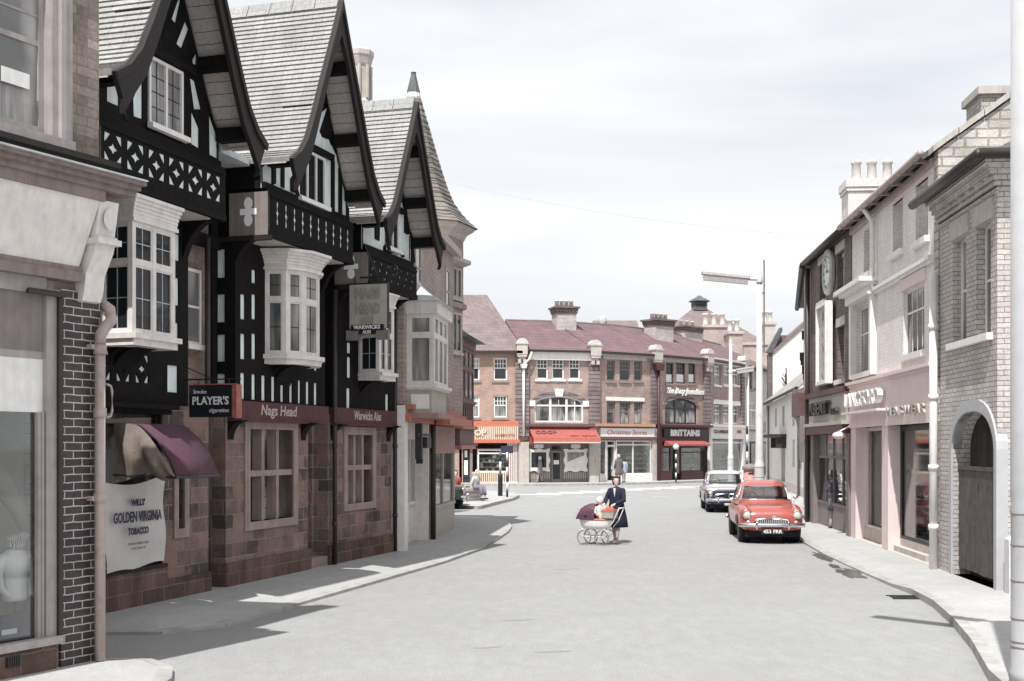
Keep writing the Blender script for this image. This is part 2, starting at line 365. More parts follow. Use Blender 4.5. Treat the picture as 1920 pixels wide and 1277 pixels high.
def pave(edge,close,hts=None,inset=1.1):
    hts=(list(hts)+[hts[-1]]*len(edge)) if hts else [.12]*len(edge)
    cen0=Vector((sum(p[0] for p in close)/len(close),sum(p[1] for p in close)/len(close)))
    P_=[Vector(p) for p in edge]; inn=[]
    for i,p in enumerate(P_):
        d=(P_[min(i+1,len(P_)-1)]-P_[max(i-1,0)]).normalized(); nn=Vector((-d.y,d.x))
        if (cen0-p).dot(nn)<0: nn=-nn
        inn.append(p+nn*inset)
    sheet('pavement',[tuple(p) for p in inn]+close,.12,'pave',zb=-.01)
    b=MB()
    for i in range(len(P_)-1):
        b.add([(P_[i].x,P_[i].y,hts[i]),(P_[i+1].x,P_[i+1].y,hts[i+1]),(inn[i+1].x,inn[i+1].y,.12),(inn[i].x,inn[i].y,.12)],[(0,1,2,3)])
    b.build('pavement_edge',MT['pave'],kind='structure',recalc=True)
    b=MB()                                   # kerb stones with real gaps between them
    pts=[Vector((p[0],p[1],0)) for p in edge]
    cen=Vector((sum(p[0] for p in close)/len(close),sum(p[1] for p in close)/len(close),0))
    for i in range(len(pts)-1):
        a,c=pts[i],pts[i+1]; L=(c-a).length; k=max(1,int(L/.9)); d=(c-a)/L; nrm=Vector((-d.y,d.x,0))
        if (cen-a).dot(nrm)<0: nrm=-nrm
        if L>12: k=max(1,int(L/1.2))
        for j in range(k):
            p=a+d*(L*j/k+.008)-nrm*.004; q=a+d*(L*(j+1)/k-.008)-nrm*.004; w=nrm*.15
            ja=random.uniform(-.002,.003); tt0,tt1=j/k,(j+1)/k
            ha=hts[i]+(hts[i+1]-hts[i])*tt0+.006+ja; hb=hts[i]+(hts[i+1]-hts[i])*tt1+.006+ja
            sl=.15/inset; ra=(.12-ha+.006)*sl; rb_=(.12-hb+.006)*sl
            vs=[p,q,q+w,p+w]; b.add([(v.x,v.y,-.01) for v in vs]+[(p.x,p.y,ha),(q.x,q.y,hb),((q+w).x,(q+w).y,hb+rb_),((p+w).x,(p+w).y,ha+ra)],[(0,3,2,1),(4,5,6,7),(0,1,5,4),(1,2,6,5),(2,3,7,6),(3,0,4,7)])
    b.build('kerb',MT['kerb_stone'],kind='structure',recalc=True)
pave(KL,[(-14,42.5),(-16,30),(-16,15.6)],[.02,.025,.03,.035,.04,.045,.045,.045,.05,.05,.05,.06,.06,.06,.05,.05],.8)
pave(KI,[(-30,66),(-30,48.6)])
pave(KN,[(-12,0),(-12,13.5)],[.06]*6,.5)
pave(KR,[(40,78),(40,3)],[.12,.12,.12,.12,.12,.11,.09,.05,.03,.03,.04,.06,.08,.1,.12,.12,.12],.6)
FARPX=[(800,74.5),(870,73.4),(985,73.2),(1122,74.4),(1232,77.0),(1328,81.0),(1390,87),(1420,93)]
KF=[(-40,80)]+[AT(a,b) for a,b in FARPX]+[(25,105)]
pave(KF,[(25,130),(-40,130)])
# zebra crossing, centre line to the right, puddles, grate
zb=MB()
for k in range(9):
    t=k/8; c=Vector((1.2+9.3*t,60.5+12.0*t)); 
    zb.add([(c.x-1.15,c.y-.32,.004),(c.x+1.15,c.y-.32-.35,.004),(c.x+1.25,c.y+.28-.35,.004),(c.x-1.05,c.y+.28,.004)],[(0,1,2,3)])
zb.build('zebra_crossing',MT['road_paint'],kind='structure')
ln=MB()
ln.add([(5.0,69.5,.004),(13,67.4,.004),(13,67.65,.004),(5.0,69.8,.004)],[(0,1,2,3)])
for x in (1.2,3.0,4.8,6.6): ln.add([(x,57.6,.004),(x+.8,57.4,.004),(x+.8,57.55,.004),(x,57.75,.004)],[(0,1,2,3)])
ln.build('road_marking',MT['road_paint'],kind='structure')
wm=M('wet_asphalt',(.10,.095,.09),.25,.25,3,.2)
def blob(cx,cy,rx,ry,seed,name='puddle'):
    rr=random.Random(seed); b=MB(); pts=[]
    for i in range(22):
        a=2*PI*i/22; k=1+rr.uniform(-.28,.28); pts.append((cx+rx*k*math.cos(a)+.12*ry*math.sin(a),cy+ry*k*math.sin(a)))
    b.prism(pts,.003,.0045,'xy'); return b.build(name,wm,kind='structure')
blob(6.72,26.6,.14,1.1,3); blob(6.35,23.0,.2,.9,5); blob(6.42,24.4,.1,.5,8)
ug=thing('drain_grate','small iron drain grate in the gutter at the start of the raised kerb','drain',loc=(6.2,19.4,0),rot=R(-3))
b=MB()
for i in range(9): b.box(-.2+i*.048,-.178+i*.048,-.2,.2,.004,.014)
b.box(-.23,.23,-.23,-.2,.004,.014).box(-.23,.23,.2,.23,.004,.014); b.build('grate_bars',MT['iron'],ug)
tm=M('trench_patch',(.24,.24,.235),.95,.1,2,.3)
tb=MB()
for (x,y,l,w,a) in [(-.3,14.6,.16,.04,.3),(.5,14.3,.2,.03,.2),(1.0,23.8,.3,.04,.5),(.1,16.9,.2,.04,.3)]+0*[(-.3,20.3,.5,.07,.3),(.9,21.2,.35,.06,.2),(-.2,15.2,.35,.09,.4),(1.9,17.5,.3,.06,.3),(-1.3,24.3,.9,.05,.9),(-.4,26.2,.8,.05,1),(1.1,14.2,.25,.06,.2),(3.2,20.1,.3,.05,.1),(.2,18.2,.25,.05,.5),(4.2,24.6,.5,.05,.2),(-2.2,17.3,.3,.06,.3),(-.9,17.9,.4,.05,.4)]:
    c,s=math.cos(a),math.sin(a); pts=[]
    for i in range(12):
        t=2*PI*i/12; k=1+random.uniform(-.3,.3); px_=l*math.cos(t)*k; py_=w*math.sin(t)*k; pts.append((x+px_*c-py_*s,y+px_*s+py_*c))
    tb.prism(pts,.002,.0032,'xy')
tb.build('road_patch',tm,kind='structure')
# ================================================= WINDOW HELPERS
def sash(par,x0,x1,z0,z1,y,fm='white_paint',gm='glass_dark',cols=1,rows=((.5,1),(.5,1)),t=.06,bt=.022,name='window',pane='pane',d=.05,barm=None):
    """rows: (share of the height, glazing rows) from the bottom up"""
    b=MB(); b.plate(rect(x0,x1,z0,z1),[],y,y) if False else None
    b.box(x0,x0+t,y,y+d,z0,z1).box(x1-t,x1,y,y+d,z0,z1).box(x0+t,x1-t,y,y+d,z0,z0+t).box(x0+t,x1-t,y,y+d,z1-t,z1)
    zz=z0+t; H=z1-z0-2*t; tot=sum(r[0] for r in rows)
    for k,(sh,nr) in enumerate(rows):
        h=H*sh/tot
        if k>0: b.box(x0+t,x1-t,y+.004,y+d-.004,zz-t*.4,zz+t*.4)
        for i in range(1,nr): b.box(x0+t,x1-t,y+.012,y+d-.012,zz+h*i/nr-bt/2,zz+h*i/nr+bt/2)
        c=cols[k] if isinstance(cols,(list,tuple)) else cols
        for i in range(1,c): 
            xx=x0+t+(x1-x0-2*t)*i/c; b.box(xx-bt/2,xx+bt/2,y+.014,y+d-.014,zz,zz+h)
        zz+=h
    w=b.build(name,MT[fm],par)
    MB().box(x0+t*.5,x1-t*.5,y+d*.5-.003,y+d*.5+.003,z0+t*.5,z1-t*.5).build(pane,MT[gm],w)
    return w
def quatre(x0,x1,z0,z1):
    cx,cz=(x0+x1)/2,(z0+z1)/2; w=(x1-x0)/2; h=(z1-z0)/2; H=[]
    pts=[]
    for i in range(8):
        a=PI*i/4; r=.40 if i%2==0 else .20; pts.append((cx+w*r*1.15*math.cos(a),cz+h*r*math.sin(a)))
    H.append(pts)
    for sx in (-1,1):
        for sz in (-1,1):
            a=(cx+sx*w*.80,cz+sz*h*.88); c=(cx+sx*w*.22,cz+sz*h*.86); e=(cx+sx*w*.84,cz+sz*h*.18); mm=(cx+sx*w*.52,cz+sz*h*.5)
            H.append([a,c,mm,e])
    return H
def slot(cx,z0,z1,w):
    h=z1-z0; P=[(0,0),(.55,.05),(.6,.2),(.35,.3),(.5,.42),(1,.5),(.5,.58),(.35,.7),(.6,.8),(.55,.95),(0,1)]
    return [(cx+w*a,z0+h*c) for a,c in P]+[(cx-w*a*.6,z0+h*c) for a,c in P[::-1][1:-1]]
def facet_frame(a,c):
    a=Vector((a[0],a[1],0)); c=Vector((c[0],c[1],0)); d=(c-a).normalized(); n_=Vector((-d.y,d.x,0))
    return Matrix(((d.x,n_.x,0,a.x),(d.y,n_.y,0,a.y),(0,0,1,0),(0,0,0,1))),(c-a).length
def oriel(par,plan,z0,z1,zt,nl,fm='cream_paint',zc=None,leads=True,gm='glass_dark',gl=None,name='oriel_window',t=.07,corn=.075,sill=.07,bottom=.15):
    """plan: points from left to right; nl: lights per facet"""
    b=MB(); pb=MB(); lb=MB(); o_fr=[]
    for (a,c),k in zip(zip(plan,plan[1:]),nl):
        Mx,L=facet_frame(a,c); s0=len(b.v); s1=len(pb.v); s2=len(lb.v)
        holes=[];gw=(L-t*(k+1))/k
        for i in range(k):
            xa=t+i*(gw+t)
            for (za,zb) in ((z0+t*.8,zt-t*.5),(zt+t*.5,z1-t*.8)):
                if gw>.05:
                    holes.append(rect(xa,xa+gw,za,zb)); pb.box(xa-.01,xa+gw+.01,.035,.045,za-.01,zb+.01)
                    # inner casement
                    if gw>.15: b.plate(rect(xa,xa+gw,za,zb),[rect(xa+.025,xa+gw-.025,za+.025,zb-.025)],.01,.03)
                    if leads:
                        nr=max(2,int((zb-za)/.3)); ncl=max(1,round(gw/.17))
                        for q in range(1,nr): lb.box(xa,xa+gw,.028,.034,za+(zb-za)*q/nr-.006,za+(zb-za)*q/nr+.006)
                        for q in range(1,ncl): lb.box(xa+gw*q/ncl-.006,xa+gw*q/ncl+.006,.027,.035,za,zb)
        b.plate(rect(0,L,z0,z1),holes,0,.07)
        b.xf(Mx,s0); pb.xf(Mx,s1); lb.xf(Mx,s2)
    w=b.build(name,MT[fm],par)
    pb.build('pane',MT[gl or gm],w)
    if leads: lb.build('glazing_bars',MT['lead'] if 'dark' in (gl or gm) else MT['iron'],w)
    cx=sum(p[0] for p in plan)/len(plan); cy=max(p[1] for p in plan)
    def off(dd): return [(cx+(p[0]-cx)*(1+dd/.7), cy+(p[1]-cy)*(1+dd/.45) if p[1]<cy-.01 else p[1]+.02) for p in plan]
    if zc:
        q=MB(); zz=z1-.01; n=7
        for i in range(n): q.prism(off(.015+corn*(.25 if i==0 else ((i+1)/n)**2.2))+[(plan[-1][0],.25),(plan[0][0],.25)],zz+(zc-z1)*i/n,zz+(zc-z1)*(i+1)/n,'xy')
        q.build('cornice',MT[fm],w)
    q=MB(); q.prism(off(sill)+[(plan[-1][0],.2),(plan[0][0],.2)],z0-.06,z0+.012,'xy'); q.prism(off(sill*.35)+[(plan[-1][0],.2),(plan[0][0],.2)],z0-bottom,z0-.06,'xy')
    q.build('sill',MT[fm],w)
    return w
def brace(b,x0,x1,ya,yb,za,zb,th=.12):
    """curved bracket in the plane across the wall: from (ya,za) low on the wall to (yb,zb) out under the jetty"""
    n=9; o=[];i_=[]
    for k in range(n+1):
        t=k/n; s=t**.5 if False else math.sin(t*PI/2); y=ya+(yb-ya)*(1-math.cos(t*PI/2)); z=za+(zb-za)*s
        o.append((y,z)); 
    pts=o+[(yb,zb+.02),(ya+.0,zb+.02)]
    return b.prism(pts,x0,x1,'yz')
# ================================================= NEAR LEFT BUILDING
a_=G(160,1240); th_=R(27.5)
W0=Wall((a_[0]-6*math.sin(th_),a_[1]-6*math.cos(th_)),a_)
NB=thing('draper_shop','stone draper shop at the left edge with white fascia, glazed brick pier and cream downpipe','shop building',W0,5.9,0,.12)
b=MB()
b.plate(rect(-5,6.19,.1,9.4),[rect(2.2,5.5,.46,4.0),rect(4.3,5.74,5.56,8.1)],0,.35)
b.prism([(.35,.1),(.35,9.3),(2.2,6.4),(5.5,6.4),(5.5,.1)],5.9,6.19,'yz'); b.box(-5,-4.7,.35,5.5,.1,6.4); b.box(-4.7,5.9,5.2,5.5,.1,6.4)
b.build('wall',MT['ashlar_grey'],NB)
b=MB(); b.prism([(.35,9.25),(2.2,6.42),(5.5,6.42),(5.5,6.5),(2.25,6.5),(.35,9.36)],-5.0,6.25,'yz'); b.build('roof',MT['slate'],NB); MB().box(-5,6.25,-.06,.35,9.4,9.5).build('parapet_coping',MT['stone_pale'],NB)
b=MB(); b.box(5.64,6.17,-.04,-.002,.12,4.02); b.build('brick_pier',MT['glazed_brick'],NB)
b=MB(); b.box(-4,5.56,-.06,-.002,.12,.40); b.build('stall_riser',MT['stone_plinth'],NB)
b=MB(); b.box(4.93,5.1,-.075,-.06,.22,.33); 
for i in range(6): b.box(4.94+i*.027,4.955+i*.027,-.085,-.075,.23,.32)
b.build('air_vent',MT['iron'],NB)
# shop window
b=MB(); b.box(2.1,5.6,-.12,.06,.38,.46); b.box(5.44,5.62,-.05,.05,.46,4.0); b.box(5.36,5.44,-.02,.03,.46,2.74); b.box(5.4,5.42,-.04,-.02,.46,2.74)
b.box(2.2,5.44,.0,.05,3.28,3.36).box(2.2,5.44,-.05,.05,3.94,4.1)
b.build('window_frame',MT['frame_grey'],NB)
w=MB().box(2.2,5.40,.03,.036,.46,2.74).build('shop_window',MT['glass_clear'],NB)
MB().box(2.2,5.46,.005,.028,2.74,3.29).build('window_blind',MT['white_paint'],NB)
MB().box(2.2,5.46,-.01,.03,3.36,3.95).build('blind_box',MT['panel_grey'],NB)
b=MB(); b.box(2.0,5.7,1.6,1.7,.3,4.0).box(2.0,2.1,.3,1.6,.3,4.0).box(5.6,5.7,.36,1.6,.3,4.0).box(2.1,5.6,.36,1.6,3.9,4.0).box(2.1,5.6,.36,1.6,.3,.44)
b.build('shop_interior',MT['interior_wall'],NB)
b=MB(); b.box(5.57,5.62,-.09,-.05,.42,3.95); b.box(5.2,5.6,-.09,-.06,3.93,3.98); b.box(5.15,5.62,-.13,-.09,3.92,3.96)
b.build('blind_arm',MT['pipe_dark'],NB)
# fascia leaning forward, console, cornices
b=MB(); b.add([(-4,-.12,4.26),(5.80,-.12,4.26),(5.86,-.36,4.93),(-4,-.36,4.93),(-4,-.02,4.26),(5.8,-.02,4.26),(5.86,-.1,4.93),(-4,-.1,4.93)],[(0,1,2,3),(1,5,6,2),(4,7,6,5)])
b.build('fascia_board',MT['cream_paint'],NB)
b=MB(); b.box(-4,5.82,-.16,-.02,4.1,4.2).box(-4,5.82,-.13,-.02,4.2,4.26).box(-4,5.9,-.4,-.05,4.93,5.04)
b.build('fascia_frame',MT['trim_brown'],NB)
b=MB()
for i,(y,za,zb) in enumerate([(-.44,5.04,5.1),(-.5,5.1,5.15),(-.56,5.15,5.19)]): b.box(-4,6.28+.02*i,y,0,za,zb)
b.build('cornice',MT['trim_brown'],NB)
b=MB()
b.box(-4,6.3,-.60,-.03,5.19,5.205); b.build('cornice_lead',MT['lead'],NB)
b=MB(); b.box(-4,6.24,-.16,0,5.205,5.36); b.box(-4,6.27,-.24,0,5.36,5.42); b.build('string_course',MT['timber_brown'],NB)
b=MB(); pr=[(0,3.9),(-.1,3.92),(-.13,4.0),(-.16,4.2),(-.28,4.42),(-.30,4.5),(-.34,4.52),(-.34,4.58),(-.3,4.6),(-.36,4.95),(0,4.95)]
b.prism(pr,5.86,6.12,'yz'); b.box(5.83,6.15,-.37,0,4.5,4.56); b.lathe(0,0,[(.09,-.02),(.07,.02)],14)
for i in range(len(b.v)-28,len(b.v)):
    v=b.v[i]; b.v[i]=(5.99+v[0],-.36+v[2]*.6,4.76+v[1]*1.25)
b.build('console_bracket',MT['cream_paint'],NB,recalc=True)
# upper window
u=sash(NB,4.3,5.56,5.6,8.0,.12,'frame_grey','glass_net',2,((.85,1),(1.4,5)),t=.07,name='upper_window')
b=MB(); b.box(5.56,5.64,.0,.16,5.56,8.1).box(5.64,5.70,-.05,.05,5.56,8.1).box(5.70,5.80,-.03,.0,5.5,8.1).box(4.2,5.8,-.08,.1,5.44,5.56)
b.build('window_surround',MT['frame_grey'],NB)
b=MB(); b.box(5.02,5.36,.10,.118,6.02,6.17); b.build('window_notice',MT['white_paint'],NB)
# downpipe with bend and brackets
b=MB(); b.smooth=True
b.tube([(6.08,-.13,.13),(6.08,-.13,3.5)],.055,14)
for z in (.95+.9,3.42,2.75): b.tube([(6.08,-.13,z-.05),(6.08,-.13,z+.05)],.068,14)
b.tube([(6.08,-.13,3.46),(6.09,-.13,3.58),(6.14,-.14,3.66),(6.22,-.15,3.74),(6.25,-.1,3.86),(6.24,.05,3.95)],.06,12)
b.smooth=False; b.box(5.98,6.06,-.12,-.04,1.82,1.87).box(5.98,6.06,-.12,-.04,3.42,3.47)
b.tube([(6.18,-.12,2.7),(6.24,-.12,2.72),(6.26,-.12,2.78),(6.26,-.12,2.98),(6.24,-.12,3.04),(6.18,-.12,3.06)],.014,8)
b.build('downpipe',MT['pipe_paint'],NB)
# goods in the window
def local(w,u,y,z): p=w.p(u,y); return (p[0],p[1],z)
mq=thing('mannequin','headless window mannequin in a white jumper and striped scarf','mannequin',loc=local(W0,W0.u(28,.2),.2,.46),rot=W0.ang)
b=MB(); b.smooth=True
def ell(cx,cy,z,rx,ry,n=18): return [(cx+rx*math.cos(2*PI*i/n),cy+ry*math.sin(2*PI*i/n),z) for i in range(n)]
b.loft([ell(0,0,.45,.15,.1),ell(0,0,.5,.165,.11),ell(0,0,.62,.155,.10),ell(0,0,.8,.175,.115),ell(0,0,.95,.19,.11),ell(0,0,1.03,.16,.09),ell(0,0,1.07,.07,.06),ell(0,0,1.12,.055,.055)])
for s in (-1,1):
    b.tube([(s*.16,0,1.0),(s*.2,0,.93),(s*.225,.0,.78),(s*.22,-.03,.6),(s*.14,-.12,.5)],.05,12,rs=[.055,.052,.046,.04,.035])
b.build('jumper',MT['white_paint'],mq)
sm,snt,sb=_new('stripe_cloth'); wv=snt.nodes.new('ShaderNodeTexWave'); wv.inputs['Scale'].default_value=14; wv.inputs['Distortion'].default_value=2.5; snt.links.new(_coord(snt),wv.inputs[0]); snt.links.new(_ramp(snt,wv.outputs['Fac'],.45,.55,(.03,.03,.03),(.6,.6,.58)),sb.inputs['Base Color'])
b=MB(); b.smooth=True; b.sphere((0,-.02,1.12),.1,14,9,1.1,1,.75); b.sphere((.06,-.05,1.22),.085,12,8,1.2,.8,.7); b.sphere((-.07,-.04,1.2),.07,12,8,1.2,.8,.7); b.build('scarf',sm,mq); mq.scale=(.86,.86,.84)
MB().lathe(0,0,[(.11,0),(.11,.02),(.015,.03),(.015,.46)],14).build('stand',MT['iron'],mq)
hb=thing('handbag','dark handbag on the draper window floor with a white price card','handbag',loc=local(W0,W0.u(22,.12),.14,.44),rot=W0.ang)
b=MB(); b.loft([[(-.2,-.07,0),(.2,-.07,0),(.2,.07,0),(-.2,.07,0)],[(-.22,-.08,.1),(.22,-.08,.1),(.22,.08,.1),(-.22,.08,.1)],[(-.15,-.03,.27),(.17,-.03,.29),(.17,.03,.29),(-.15,.03,.27)]]); b.build('bag_body',MT['ink'],hb,bevel=.015)
b=MB(); b.box(-.18,0.0,-.095,-.085,.09,.14); b.build('price_card',MT['white_paint'],hb)
gj=thing('hung_jacket','dark jacket sleeve hanging at the top of the draper window','jacket',loc=local(W0,W0.u(22,.22),.22,1.75),rot=W0.ang)
b=MB(); b.smooth=True; b.tube([(-.35,0,.5),(-.1,0,.25),(.08,0,.0),(.18,0,-.2)],.09,12,rs=[.13,.11,.085,.07]); b.sphere((.2,0,-.25),.06,10,6); b.build('sleeve',MT['panel_grey'],gj)
# ================================================= NAGS HEAD INN
W1=Wall(G(176,1153),G(730,1035)); q1=W1.q
INN=thing('timber_framed_inn','black and white timbered inn with three steep tiled gables over a reddish stone ground floor','inn',W1,3.5,0,.12)
# --- stone ground floor
b=MB()
b.plate(rect(-1.3,2.92,.1,3.0),[rect(0.0,1.64,.66,2.92),rect(2.03,2.2,1.15,2.35)],0,.3)
b.plate(rect(3.44,6.4,.1,3.0),[rect(4.2,5.77,1.12,2.68)],0,.3)
b.plate(rect(7.25,10.36,.1,3.0),[rect(8.09,9.32,1.25,2.62)],0,.3)
b.box(2.92,3.44,.3,.55,.1,3.0).box(6.4,6.5,.3,.8,.1,3.0).box(7.15,7.25,.3,.8,.1,3.0).box(-1.3,-1.0,.3,6,.1,7)
b.build('stone_wall',MT['stone_block'],INN)
b=MB(); b.box(-1.3,1.7,-.05,-.002,.1,.62).box(1.7,2.93,-.05,-.002,.1,.42).box(3.40,6.44,-.05,-.002,.1,.5).box(7.22,10.38,-.05,-.002,.1,.5).box(3.395,3.44,-.05,.3,.1,.5)
b.build_pieces('plinth',MT['stone_plinth'],INN)
def surround(x0,x1,z0,z1,wd=.17,mul=(1,1)):
    b=MB(); b.plate(rect(x0-wd,x1+wd,z0-.14,z1+.16),[rect(x0,x1,z0,z1)],-.03,.26)
    ncol,nrow=mul
    for i in range(1,ncol):
        xx=x0+(x1-x0)*i/ncol; b.box(xx-.05,xx+.05,.02,.2,z0,z1)
    if nrow>1: zz=z0+(z1-z0)*.52; b.box(x0,x1,.01,.21,zz-.05,zz+.05)
    o=b.build('stone_window',MT['stone_dressed'],INN)
    g=MB(); lb=MB()
    MB().box(x0,x1,.205,.21,z0,z1).build('pane',MT['glass_curtain'],o)
    for i in range(ncol):
        xa=x0+(x1-x0)*i/ncol+.05; xb=x0+(x1-x0)*(i+1)/ncol-.05
        g.box(xa,xa+.018,.16,.2,z0,z1)
        for zz in (z0+(z1-z0)*k/8 for k in (1,2,3,5,6,7)): lb.box(xa,xb,.195,.204,zz-.005,zz+.005)
    lb.build('glazing_bars',MT['iron'],o)
surround(4.2,5.77,1.12,2.68,mul=(3,2)); surround(8.09,9.32,1.25,2.62,mul=(3,2)); surround(2.03,2.2,1.15,2.35,.12)
b=MB(); b.box(6.4,7.25,.75,.8,.1,2.95); b.box(6.45,7.2,.7,.75,.3,2.3); b.build('door',MT['dark_wood'],INN)
b=MB(); b.box(6.4,7.25,.0,.75,.1,.3); b.build('doorstep',MT['stone_dressed'],INN)
b=MB(); b.box(-1.0,10.4,.32,.6,2.9,6.98).box(-1,10.4,.6,6,6.9,6.98).box(10.1,10.4,.6,6,.1,6.98).box(-1,10.4,5.8,6.1,.1,6.98); b.build('brick_wall',MT['brick_recess'],INN)
# recess windows
for (x0,x1,z0,z1) in ((2.7,3.14,4.0,5.2),(6.98,7.3,4.1,5.2)):
    w=sash(INN,x0,x1,z0,z1,.26,'cream_paint','glass_net',1,((1,1),(1,1)),t=.05)
    MB().box(x0-.06,x1+.06,.18,.3,z0-.08,z0).build('sill',MT['cream_paint'],w)
# --- shop opening of bay one
b=MB(); b.box(-.05,1.64,.9,.95,.6,2.95).box(-.1,-.05,.0,.95,.6,2.95).box(1.64,1.69,.3,.95,.6,2.95).box(-.05,1.64,.3,.9,2.9,2.95).box(-.05,1.64,.3,.9,.55,.62); b.build('window_recess',MT['interior_wall'],INN)
b=MB(); b.box(-.02,1.66,-.08,.1,.62,.67).box(0,.04,.0,.06,.67,2.92).box(1.6,1.64,0,.06,.67,2.92); b.build('window_frame',MT['timber_brown'],INN)
MB().box(.04,1.6,.08,.086,.67,2.92).build('shop_window',MT['glass_clear'],INN)
b=MB(); b.box(-1.2,1.75,-.22,-.002,2.93,3.0); b.box(-1.2,1.7,-.12,-.002,2.86,2.93); b.build('shop_lintel',MT['timber'],INN)
# --- timber first floors
ZF=2.86
def prect(px0,px1,py0,py1,y):
    x0,z1=q1(px0,py0,y); x1,_=q1(px1,py0,y); xm=q1(px0,py1,y)
    return rect(x0,x1,xm[1],z1)
holes1=[prect(327,336,438,488,-.06),prect(325,335,520,572,-.06),prect(322,334,604,640,-.06),prect(313,333,684,735,-.06)]
for k in range(5):
    x0=-.55+.45*k
    if k<4: holes1+=quatre(x0+.03,x0+.42,3.27,3.72)
b=MB(); b.plate(rect(-1.2,2.22,ZF+.14,5.8),holes1,-.07,-.045); b.build('timber_frame',MT['timber'],INN)
MB().box(-1.2,2.215,-.044,.04,3.0,5.8).build('plaster_infill',MT['plaster'],INN)
holes2=[]
for (a,c) in ((450,459),(471,479)):
    for (t,bo) in ((551,598),(625,673)): holes2.append(prect(a,c,t,bo,-.06))
holes2.append(prect(471,479,505,530,-.06))
for (t,bo) in ((523,566),(589,631),(654,695)): holes2.append(prect(588.5,594,t,bo,-.06))
for i,(a,c) in enumerate([(450,458.5),(471,478.5),(489.5,497),(508,515),(525,531.5),(542,548),(558,563.5),(573,579),(588,594)]):
    t=699+ (718-699)*i/8; holes2.append(prect(a,c,t,t+49-i*1.0,-.06))
b=MB(); b.plate(rect(3.635,6.96,3.14,5.8),holes2,-.07,-.045)
lret=[(.13,.27,5.15,5.62),(.13,.27,4.42,4.88),(.13,.27,3.78,4.22),(.13,.27,3.2,3.58)]
b.prism(rect(-.045,.32,3.0,5.8),3.635,3.66,'yz',[rect(a,c,d,e) for a,c,d,e in lret])
b.build('timber_frame',MT['timber'],INN)
b=MB(); b.box(3.665,6.95,-.044,.04,3.0,5.8).box(3.665,3.7,.04,.318,3.0,5.8); b.build('plaster_infill',MT['plaster'],INN)
holes3=[prect(650,657,642,662,-.06),prect(650,657,669,708,-.06),prect(649,656,727.5,767,-.06),prect(722,728,739,773,-.06)]
for k in range(4):
    cx=8.28+k*.4
    for zz,r in ((3.35,.05),(3.55,.035),(3.72,.05)): holes3.append([(cx-r*.5,zz),(cx,zz-r*1.5),(cx+r*.5,zz),(cx,zz+r*1.5)])
b=MB(); b.plate(rect(7.55,10.36,3.14,5.5),holes3,-.07,-.045); b.box(7.5,7.55,-.07,.32,3.0,5.5); b.build('timber_frame',MT['timber'],INN)
MB().box(7.56,10.35,-.044,.04,3.0,5.5).build('plaster_infill',MT['plaster'],INN)
# fascias with lettering
for (x0,x1,s,xa,xb) in ((3.5,7.0,'Nags Head',W1.u(489,-.13),W1.u(556,-.13)),(7.3,10.38,'Warwicks Ales',W1.u(664,-.13),W1.u(714,-.13))):
    b=MB(); b.box(x0,x1,-.13,-.002,2.84,3.14); b.box(x0-.02,x1+.02,-.16,-.002,2.8,2.84)
    o=b.build('fascia_board',MT['maroon'],INN)
    MB().text(s,(xa+xb)/2,3.0,-.131,.25,.003,width=xb-xa,bold=.004,shear=.12).build('lettering',MT['gold_letter'],o)
b=MB()
for x in (3.5,6.1,7.35,10.1): brace(b,x,x+.2,-.0,-.26,2.5,2.8)
b.build_pieces('fascia_bracket',MT['timber'],INN)
